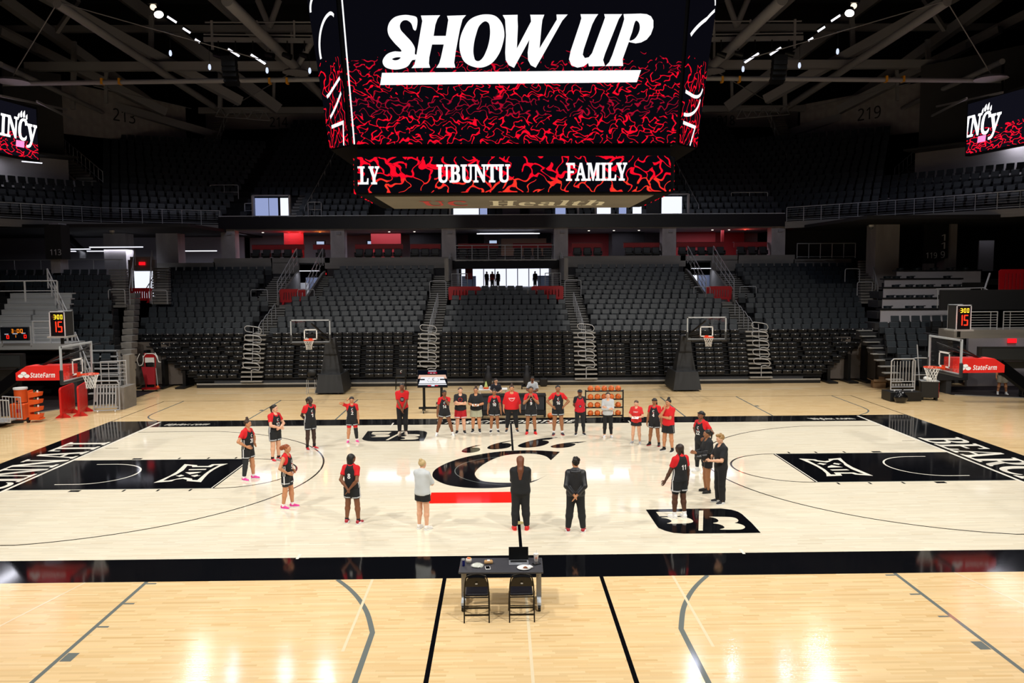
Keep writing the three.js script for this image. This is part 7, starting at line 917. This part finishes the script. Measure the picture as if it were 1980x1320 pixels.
    if (bt.tights) for (const i of [0, 1]) { const g = bone(hip[i], knee[i], 0.058 * H * ab, 0.042 * H * ab, 1, bt.tk || 0.8), c = knee[i]; put('tights', meshF(g, [c[0] - 0.14, c[1] - 0.02, c[2] - 0.15], [c[0] + 0.14, hip[i][1], c[2] + 0.15], 0.0125), cloth(bt.tights), t); } }
  else { const e = bt.e || 0.008, end = bt.end || 0.93, lg = [0, 1].flatMap(i => [bone(hip[i], knee[i], 0.058 * H * ab + e, 0.038 * H * ab + e), bone(knee[i], lerp(knee[i], ankle[i], 0.3), 0.036 * H * ab + e, 0.0375 * H * ab + e), bone(lerp(knee[i], ankle[i], 0.3), ankle[i], 0.0375 * H * ab + e, (bt.cuff || 0.026) * H + e, 1, end)]); const u = blend([...seatB, ...lg], 0.025 * H); botF = (x, y, z) => Math.max(smin(u(x, y, z), Math.max(hipCover(x, y, z), hipY - 0.085 * H - y), 0.02), y - botTop); gar('trousers', botF, cloth(bt.c), [-0.26 * H, 0.02 * H, -0.18 * H], [0.26 * H, hipY + 0.12 * H, 0.18 * H]); }
  for (const [i, c, k0, k1] of o.sleeves || []) { const g = [bone(knee[i], lerp(knee[i], ankle[i], 0.3), 0.041 * H * ab, 0.042 * H * ab), bone(lerp(knee[i], ankle[i], 0.3), ankle[i], 0.042 * H * ab, 0.029 * H, 1, k1), bone(hip[i], knee[i], 0.061 * H * ab, 0.043 * H * ab, 1, 9, k0)]; put('leg_sleeve', meshF(blend(g, 0.012), [knee[i][0] - 0.15, 0.05, knee[i][2] - 0.15], [knee[i][0] + 0.15, hip[i][1], knee[i][2] + 0.15], 0.0125), cloth(c), t); }
  if (o.socks) for (const i of [0, 1]) { const g = bone(lerp(knee[i], ankle[i], 0.3), ankle[i], 0.038 * H * ab, 0.0265 * H, 1, 9, 1 - (o.sockH || 0.14) * 1.4), c = ankle[i]; put('sock', meshF(g, [c[0] - 0.1, 0.04, c[2] - 0.1], [c[0] + 0.1, c[1] + 0.28, c[2] + 0.12], 0.011), cloth(o.socks), t); }
  for (const f of foot) {
    const k = H / 1.75 * (o.shoeK || 1), B = [bone(f.f(0, 0.06, -0.035 * k), f.f(0, 0.045, 0.06 * k), 0.042 * k, 0.04 * k), bone(f.f(0, 0.045, 0.06 * k), f.f(0, 0.03, 0.155 * k), 0.041 * k, 0.034 * k), bone(f.f(0, 0.055, -0.02 * k), f.f(0, o.hi ? 0.14 : 0.1, -0.015 * k), 0.042 * k, 0.036 * k)], u = blend(B, 0.02), F = (x, y, z) => Math.max(u(x, y, z), 0.018 - y, y - (o.hi ? 0.15 : 0.115) * k), S = (x, y, z) => Math.max(u(x, 0.04, z) - 0.004, y - 0.026, 0.001 - y), c = f.f(0, 0.06, 0.06);
    const sh = put('shoe', meshF(F, add(c, [-0.2, -0.07, -0.2]), add(c, [0.2, 0.13, 0.2]), 0.0105), cloth(o.shoe, 0.5), t); put('sole', meshF(S, add(c, [-0.2, -0.075, -0.2]), add(c, [0.2, -0.01, 0.2]), 0.0085), mat('sole_' + (o.sole || 0xe8e8e8).toString(16), o.sole || 0xe8e8e8, 0.5), sh); if (o.shoe2) { const s2 = blend([bone(f.f(-0.03, 0.05, -0.03), f.f(-0.036, 0.045, 0.05), 0.02, 0.014), bone(f.f(0.03, 0.05, -0.03), f.f(0.036, 0.045, 0.05), 0.02, 0.014)], 0.005); put('shoe_panel', meshF((x, y, z) => Math.max(s2(x, y, z), u(x, y, z) - 0.005), add(c, [-0.15, -0.05, -0.15]), add(c, [0.15, 0.06, 0.15]), 0.008), cloth(o.shoe2, 0.5), sh); }
  }
  // prints laid on the cloth surface
  const lay = (name, g, ax, m, f, off = 0.004) => { const p = g.attributes.position; for (let i = 0; i < p.count; i++) { const u = p.getX(i), v = p.getY(i); let d = 0.45; const pt = s => ax === 'f' ? [u, v, s] : ax === 'b' ? [-u, v, -s] : ax === 'l' ? [s, v, -u] : [-s, v, u]; for (let k = 0; k < 60; k++) { const e = f(...pt(d)); if (e < 0.001 || d < -0.1) break; d -= Math.max(0.002, e * 0.8); } p.setXYZ(i, ...pt(d + off)); } g.computeVertexNormals(); return put(name, g, m, t); };
  for (const pr of o.prints || []) { const g = pr.geo ? pr.geo() : letterGeo(pr.s, pr.font || 'sans_bold', pr.w, pr.hh); g.translate(pr.x || 0, pr.y * H + dy, 0); lay(pr.n || 'print', g, pr.ax || 'f', cloth(pr.c ?? 0xf2f2f2), shirtF); }
  if (ty.stripe) for (const ax of ['l', 'r']) for (const du of [-0.022, 0.022]) { const g = new THREE.PlaneGeometry(0.02, 0.16 * H, 1, 10); g.translate(du, 0.6 * H + dy, 0); lay('side_stripe', g, ax, cloth(0xe8e8e8), shirtF); }
  if (bt.stripe) for (const ax of ['l', 'r']) { const g = new THREE.PlaneGeometry(bt.stripe, bt.kind === 'shorts' ? 0.15 * H : 0.42 * H, 1, 14); g.translate(0, bt.kind === 'shorts' ? hipY - 0.06 * H : hipY - 0.2 * H, 0); lay('side_stripe', g, ax, cloth(0xe8e8e8), botF); }
  return { t, arms, L, hp, hs };
}
const BLK = 0x15171b, RED = 0xd2141c, JER = { kind: 'jersey', c: BLK, under: RED, stripe: 1, hem: 0.505 }, SHO = { kind: 'shorts', c: BLK, trim: 0xb9bcc0, stripe: 0.03, k: 0.6 };
const num = (s, ax = 'f', both = true) => [{ s, w: s.length > 1 ? 0.13 : 0.075, hh: 0.12, y: ax === 'f' ? 0.655 : 0.7, ax, n: 'number_print' }, ...(ax === 'f' ? [{ s: 'C', font: 'serif_bold', w: 0.06, hh: 0.085, y: 0.735, ax, n: 'letter_print' }, { geo: () => new THREE.PlaneGeometry(0.05, 0.015), y: 0.7, c: RED, ax, n: 'bar_print' }] : [])];
const ring = (r, w) => () => new THREE.RingGeometry(r - w, r, 24, 1);
person({ x: -7.83, z: 0.89, h: 1.8, yaw: 1.25, skin: SK.b, hc: 0x3a2618, hair: 'topbun', head: [0.15, 0.05], arms: ['hip', 'hip'], sw: 0.085, fz: [0.03, -0.03], top: JER, bottom: { ...SHO, k: 0.66 }, socks: 0xf0f0f0, shoe: 0xe83a9c, sleeves: [[1, 0x24262a, 0.5, 0.85]], prints: num('20'), label: 'player in black jersey with topknot and pink shoes, hands on hips, leftmost' });
person({ x: -7.71, z: -1.57, h: 1.84, yaw: 1.0, b: 1.08, skin: SK.a, hc: 0x16100c, hair: 'pony', head: [0.2, 0.05], arms: ['claspHigh', 'claspHigh'], sw: 0.07, top: JER, bottom: { ...SHO, k: 0.68 }, socks: 0x15171b, shoe: 0xc8202c, shoe2: 0xf0f0f0, prints: num('12'), label: 'player with dark ponytail in black jersey, hands clasped at waist' });
person({ x: -6.96, z: -3.25, h: 1.83, yaw: 0.75, skin: SK.f, hc: 0x0c0a09, hair: 'pony', head: [0.35, 0.0], arms: ['behind', 'behind'], sw: 0.075, top: JER, bottom: SHO, socks: 0x15171b, sockH: 0.24, shoe: 0xc8202c, shoe2: 0xf0f0f0, prints: num('1'), label: 'tall player wearing number one, hands behind back, red shoes' });
person({ x: -5.72, z: -4.32, h: 1.66, yaw: 0.25, skin: SK.b, hc: 0x15100d, hair: 'short', head: [-0.1, 0.3], arms: ['hangIn', 'headTop'], sw: 0.095, top: JER, bottom: { ...SHO, tights: RED, tk: 0.82 }, socks: 0xf0f0f0, shoe: 0xf04fa0, sleeves: [[0, 0x1c1d20, 0.85, 0.8]], prints: num('2'), label: 'player wearing number two with one hand on head and pink shoes' });
person({ x: -4.11, z: -5.85, h: 1.92, yaw: 0.1, skin: SK.d, hc: 0x0f0c0b, hair: 'short', arms: ['clasp', 'clasp'], sw: 0.06, loose: 0.006, top: { kind: 'tee', c: RED, k: 0.72, hem: 0.5 }, bottom: { kind: 'pants', c: 0x121316, e: 0.012, stripe: 0.045, cuff: 0.03 }, shoe: 0xcfc0ae, sole: 0xd8cdbd, prints: [{ geo: () => new THREE.CircleGeometry(0.085, 26), y: 0.69, c: 0x17181c, n: 'round_print' }, { s: 'CINCY', w: 0.11, hh: 0.026, y: 0.702 }, { s: 'HOOPS', w: 0.09, hh: 0.022, y: 0.678 }].map((p, i) => ({ ...p })), label: 'tall person in red tee with round black print, hands clasped, black trousers' });
person({ x: -2.5, z: -5.38, h: 1.74, yaw: 0.12, skin: SK.d, hc: 0x14100e, hair: 'braids', head: [0.15, 0.2], arms: ['face', 'hang'], sw: 0.17, top: JER, bottom: { ...SHO, k: 0.42 }, socks: 0xf0f0f0, shoe: 0xeeeeee, shoe2: 0x17181c, prints: num('14'), label: 'player wearing number fourteen, legs wide apart, hand to her face' });
person({ x: -1.93, z: -5.85, h: 1.75, yaw: 0.05, b: 1.12, skin: SK.a, hc: 0x4a3526, hair: 'short', head: [0.15, 0.12], arms: ['cross', 'crossLow'], sw: 0.08, loose: 0.008, top: { kind: 'tee', c: BLK, k: 0.75, hem: 0.5 }, bottom: { kind: 'shorts', c: 0xb3141f, trim: 0xe8e0e0, k: 0.78, flare: 0.072 }, socks: 0x15171b, sockH: 0.06, shoe: 0x17181c, prints: [{ geo: ring(0.075, 0.012), y: 0.74, c: RED, n: 'arc_print' }], label: 'man in black tee and red shorts with arms crossed' });
person({ x: -1.35, z: -6.02, h: 1.72, yaw: -0.05, b: 1.12, skin: SK.b, hc: 0x3a241a, hair: 'topbun', glasses: 1, arms: ['hold', 'hold'], sw: 0.075, loose: 0.012, top: { kind: 'tee', c: 0x14161a, k: 0.85, hem: 0.49 }, bottom: { kind: 'shorts', c: 0xa7a78e, k: 0.75, flare: 0.075 }, socks: 0x15171b, shoe: 0x1b1d20, label: 'person with glasses and topknot in black tee and khaki shorts, holding paper' });
person({ x: -0.66, z: -5.99, h: 1.64, yaw: 0, skin: SK.c, hc: 0x1a120e, hair: 'bun', arms: ['hang', 'hang'], sw: 0.08, top: JER, bottom: { ...SHO, k: 0.55 }, socks: 0xf0f0f0, shoe: 0x1a1c22, prints: num('10'), label: 'player wearing number ten standing with arms at her sides' });
person({ x: 0.0, z: -6.06, h: 1.78, yaw: 0, b: 1.42, skin: SK.b, hc: 0x3a2418, hair: 'topbun', arms: ['hang', 'hang'], tw: [[0.15, 0.49, 0.02], [0.15, 0.49, 0.02]], sw: 0.11, loose: 0.012, top: { kind: 'tee', c: RED, long: 0.35, hem: 0.49, name: 'sweatshirt' }, bottom: { kind: 'pants', c: 0x141518, e: 0.004, end: 0.8 }, shoe: 0x1a1b20, shoe2: 0xe8e8e8, prints: [{ s: 'CINCINNATI', w: 0.24, hh: 0.045, y: 0.735 }, { geo: () => new THREE.RingGeometry(0.09, 0.1, 24, 1, PI * 1.08, PI * 0.84), y: 0.735, n: 'arc_print' }], label: 'large person in red long-sleeved top and black leggings, centre of the line' });
person({ x: 0.71, z: -5.62, h: 1.79, yaw: 0, skin: SK.c, hc: 0x1c1410, hair: 'pony', arms: ['collar', 'collar'], curl: 1.1, sw: 0.085, top: JER, bottom: { ...SHO, k: 0.58 }, socks: 0x15171b, sockH: 0.2, shoe: 0xd8141c, sole: 0xd8141c, prints: num('9'), label: 'player wearing number nine holding her collar, red shoes' });
person({ x: 1.7, z: -5.38, h: 1.86, yaw: 0, skin: SK.c, hc: 0x15100d, hair: 'short', arms: ['hip', 'hip'], sw: 0.085, top: JER, bottom: { ...SHO, k: 0.52 }, socks: 0xf0f0f0, shoe: 0x1c2030, sole: 0xb01828, prints: num('16'), label: 'player wearing number sixteen with both hands on hips' });
person({ x: 2.51, z: -5.34, h: 1.7, yaw: 0, skin: SK.d, hc: 0x15110f, hair: 'short', cap: 0x191d25, brim: 1, arms: ['behind', 'behind'], sw: 0.085, top: { kind: 'jersey', c: 0xc01224, under: 0x17181c, hem: 0.5 }, bottom: { kind: 'pants', c: 0x15161a, e: 0.002, end: 0.93 }, shoe: 0x18191d, prints: [{ geo: () => new THREE.CircleGeometry(0.05, 20), y: 0.64, c: 0x17181c, n: 'round_print' }, { s: 'C', font: 'serif_bold', w: 0.035, hh: 0.05, y: 0.64, n: 'letter_print' }], label: 'person in dark cap and red vest with hands behind back' });
person({ x: 3.48, z: -4.82, h: 1.66, yaw: -0.1, skin: SK.a, hc: 0x1a120f, hair: 'long', arms: ['cross', 'crossLow'], sw: 0.075, loose: 0.006, top: { kind: 'tee', c: 0xbfc3c6, long: 0.9, hem: 0.5, name: 'hoodie', hood: 1 }, bottom: { kind: 'pants', c: 0x131417, e: 0.002, end: 0.85 }, shoe: 0xe4e6ea, label: 'person in pale grey hoodie with arms crossed before the ball rack' });
person({ x: 4.33, z: -3.69, h: 1.54, yaw: -0.35, skin: SK.a, hc: 0x5a4636, hair: 'pony', head: [-0.1, 0.35], arms: ['hold', 'hold'], sw: 0.085, loose: 0.008, top: { kind: 'tee', c: 0xd22a2a, k: 0.7, hem: 0.49 }, bottom: { kind: 'shorts', c: 0x1c1d22, k: 0.45, flare: 0.07 }, socks: 0xe8e8e8, sockH: 0.05, shoe: 0xb4bac2, prints: [{ s: 'CINCY', w: 0.16, hh: 0.04, y: 0.74 }], label: 'short person in red tee reading a paper in her hands' });
person({ x: 4.9, z: -3.32, h: 1.67, yaw: -0.5, skin: SK.c, hc: 0x1a120e, hair: 'braids', band: 0x141519, head: [0, 0.2], arms: ['hang', 'hang'], sw: 0.1, top: JER, bottom: SHO, socks: 0x15171b, shoe: 0x1a1b20, sole: 0xb01828, prints: num('4'), label: 'player in headband and braids looking down, arms hanging' });
person({ x: 5.19, z: -2.39, h: 1.78, yaw: -0.75, b: 1.05, skin: SK.b, hc: 0x15100d, hair: 'topbun', arms: ['prop', 'chin'], sw: 0.09, loose: 0.008, top: { kind: 'tee', c: RED, k: 0.75, hem: 0.5 }, bottom: { kind: 'shorts', c: 0x15161a, stripe: 0.1, k: 0.7, flare: 0.068 }, socks: 0x15171b, shoe: 0x18191d, label: 'person in red tee and striped black shorts with hand on chin' });
person({ x: 5.58, z: 0.5, h: 1.86, yaw: -0.95, skin: SK.d, hc: 0x14100e, hair: 'pony', band: 0x141519, arms: ['hip', 'hipBack'], sw: 0.075, top: JER, bottom: { kind: 'pants', c: 0x17181c, e: 0.003, end: 0.86 }, socks: 0xe8e8e8, shoe: 0xeeeeee, prints: num('22'), label: 'player in headband and black leggings with hand on hip, white shoes' });
person({ x: 5.2, z: 2.76, h: 1.74, yaw: -1.45, skin: SK.c, hc: 0x120d0b, hair: 'pony', arms: ['gesture', 'gesture'], sw: 0.06, loose: 0.01, top: { kind: 'tee', c: 0x191b1f, long: 0.9, hem: 0.5, name: 'jacket' }, bottom: { kind: 'shorts', c: 0x121317, k: 0.5, flare: 0.062 }, shoe: 0x121215, sole: 0x141416, hi: 1, label: 'person in black jacket and shorts with ponytail, hands out in front' });
const camMan = person({ x: 5.28, z: 3.82, h: 1.82, yaw: -1.35, b: 1.05, skin: SK.a, hc: 0x9a7848, hair: 'curly', head: [0, 0.2], arms: ['hold', 'hold'], tw: [[0.06, 0.64, 0.19], [0.05, 0.63, 0.19]], sw: 0.06, loose: 0.006, top: { kind: 'tee', c: 0x17181b, k: 0.8, hem: 0.5, name: 'polo_shirt' }, bottom: { kind: 'pants', c: 0x121316, e: 0.018, cuff: 0.034, end: 0.98 }, shoe: 0x1b1d22, shoe2: 0xf0f0f0, label: 'man with curly fair hair in black polo operating a video camera' });
person({ x: 3.93, z: 5.09, h: 1.85, yaw: -2.65, skin: SK.e, hc: 0x2a1a12, hair: 'braids', arms: ['away', 'hang'], sw: 0.065, fz: [0.02, -0.03], top: JER, bottom: { ...SHO, k: 0.66, tights: 0x1c1d21, tk: 0.78 }, socks: 0xf0f0f0, sockH: 0.18, shoe: 0xf2f2f2, prints: num('11', 'b'), label: 'player wearing number eleven seen from behind on the near emblem' });
person({ x: -5.92, z: 3.88, h: 1.68, yaw: 1.45, skin: SK.b, hc: 0x8a4420, hair: 'puff', arms: ['hip', 'hip'], sw: 0.06, fz: [0.05, -0.05], top: { ...JER, sleeveless: 1 }, bottom: { ...SHO, tights: 0x303236, tk: 0.72, k: 0.55 }, socks: 0xf0f0f0, shoe: 0xe43a98, prints: num('5'), label: 'player with copper curly ponytail and pink shoes, seen from the side' });
person({ x: -4.01, z: 5.26, h: 1.72, yaw: 2.85, skin: SK.d, hc: 0x14100e, hair: 'bob', head: [-0.5, 0], arms: ['behind', 'behind'], sw: 0.09, top: JER, bottom: { ...SHO, k: 0.62 }, socks: 0x15171b, shoe: 0xa81c2c, shoe2: 0xf0f0f0, prints: num('8', 'b'), label: 'player wearing number eight from behind, hands clasped behind her back' });
person({ x: -2.27, z: 5.76, h: 1.68, yaw: 2.6, skin: SK.a, hc: 0xc8b080, hair: 'bun', arms: ['cross', 'crossLow'], sw: 0.065, loose: 0.012, top: { kind: 'tee', c: 0xc9cfd2, k: 0.95, hem: 0.5 }, bottom: { kind: 'shorts', c: 0x14161a, k: 0.45, flare: 0.072 }, socks: 0xf0f0f0, sockH: 0.08, shoe: 0xe8e6e0, label: 'blonde person in white tee and black shorts seen from behind' });
person({ x: 0.03, z: 5.88, h: 1.77, yaw: PI, b: 1.2, skin: SK.a, hc: 0x6e3d24, hair: 'long', arms: ['cross', 'crossLow'], sw: 0.08, loose: 0.008, top: { kind: 'tee', c: 0x17191c, long: 0.9, hem: 0.5, name: 'sweatshirt' }, bottom: { kind: 'pants', c: 0x17191c, e: 0.016, cuff: 0.028, end: 0.95 }, shoe: 0xdc2420, sole: 0xdc2420, label: 'person with long brown hair in black sweats and red shoes, back turned' });
person({ x: 1.3, z: 6.08, h: 1.75, yaw: PI - 0.1, b: 1.1, skin: SK.b, hc: 0x15100e, hair: 'updo', head: [0.35, 0], arms: ['behind', 'behind'], sw: 0.1, loose: 0.01, top: { kind: 'tee', c: 0x1b1d22, long: 0.9, hem: 0.5, name: 'jacket', hood: 1 }, bottom: { kind: 'pants', c: 0x17191c, e: 0.014, cuff: 0.028, end: 0.95 }, shoe: 0xa81c2c, shoe2: 0xf0f0f0, label: 'person with curly updo in black hooded jacket, hands behind back' });
// people farther back
person({ x: -0.62, z: -9.9, h: 1.55, yaw: 0.2, skin: SK.a, hc: 0x2a1a14, hair: 'long', head: [0.2, 0.3], arms: ['hold', 'hold'], sw: 0.07, top: { kind: 'tee', c: 0x20222c, k: 0.7, hem: 0.5 }, bottom: { kind: 'pants', c: 0x9a1a22, e: 0.01 }, shoe: 0xd8d8d8, label: 'dark-haired person in navy tee mostly hidden behind number ten' });
person({ x: 0.95, z: -10.0, h: 1.6, yaw: -0.4, b: 1.1, skin: SK.d, hc: 0x14100e, hair: 'short', head: [0, 0.3], arms: ['hold', 'hold'], sw: 0.07, top: { kind: 'tee', c: 0xc6ccd2, k: 0.75, hem: 0.5 }, bottom: { kind: 'pants', c: 0x1a1c26, e: 0.01 }, shoe: 0xd8d8d8, label: 'person in white tee mostly hidden behind number nine' });
person({ x: 23.75, z: -14.2, h: 1.8, yaw: -0.3, skin: SK.b, hc: 0x2a1c14, hair: 'short', arms: ['hang', 'hang'], sw: 0.1, top: { kind: 'tee', c: 0x22242a, k: 0.7, hem: 0.5 }, bottom: { kind: 'shorts', c: 0x8f8a7c, k: 0.85, flare: 0.07 }, socks: 0xe8e8e8, shoe: 0xe8e8e8, label: 'person in khaki shorts standing behind the right goal arm' });
for (const [x, z, top, nm, yaw] of [[-1.35, -34, 0x20242e, 'left of three by the lobby glass', 0.6], [-0.95, -33.6, 0xb01820, 'in red by the lobby glass', 0.2], [-0.55, -34, 0x1a2030, 'right of three by the lobby glass', -0.6], [2.1, -34, 0x161a24, 'alone by the lobby glass', -0.5]]) { const p = person({ x, z, h: 1.2, yaw, skin: SK.b, hc: 0x1a120e, hair: 'short', arms: ['hang', 'hangIn'], sw: 0.06, top: { kind: 'tee', c: top, k: 0.7, hem: 0.5 }, bottom: { kind: 'pants', c: 0x1a1c22, e: 0.01 }, shoe: 0x222222, label: `small distant person ${nm} of centre entrance` }); p.t.position.y = 4.9; }
// things in hands
{
  const c = thing('video_camera', 'black video camera on a handheld rig held by the man in polo', 'camera', [4.86, 1.17, 3.9], -1.35); new G().rbox(0.13, 0.13, 0.24, 0.02, 0, 0.06, 0).build('body', black, c); new G().rod([0, 0.06, 0.12], [0, 0.06, 0.26], 0.05, 16).build('lens', black, c); new G().tube([[0, 0.13, -0.09], [0, 0.21, -0.07], [0, 0.21, 0.08], [0, 0.13, 0.1]], 0.012).build('handle', black, c); new G().box(0.1, 0.07, 0.02, 0.1, 0.15, -0.04, 0.4).build('monitor', blackM, c); new G().rod([-0.12, -0.02, 0.02], [0.12, -0.02, 0.02], 0.014).rod([0, -0.02, 0], [0, -0.18, 0], 0.012).build('rig', blackM, c);
  for (const [x, y, z, r, l] of [[-1.36, 1.08, -5.72, 0.0, 'white sheet of paper held by the person in khaki shorts'], [4.24, 0.97, -3.38, -0.35, 'folded white papers held by the person in red tee']]) { const p = thing('paper_sheet', l, 'paper', [x, y, z], r); new G().box(0.24, 0.006, 0.16, 0, 0, 0, 0, 0.35).build('sheet', white, p); }
}
scene.traverse(o => { if (o.isMesh) { o.castShadow = true; o.receiveShadow = true; } });
renderer.render(scene, camera);
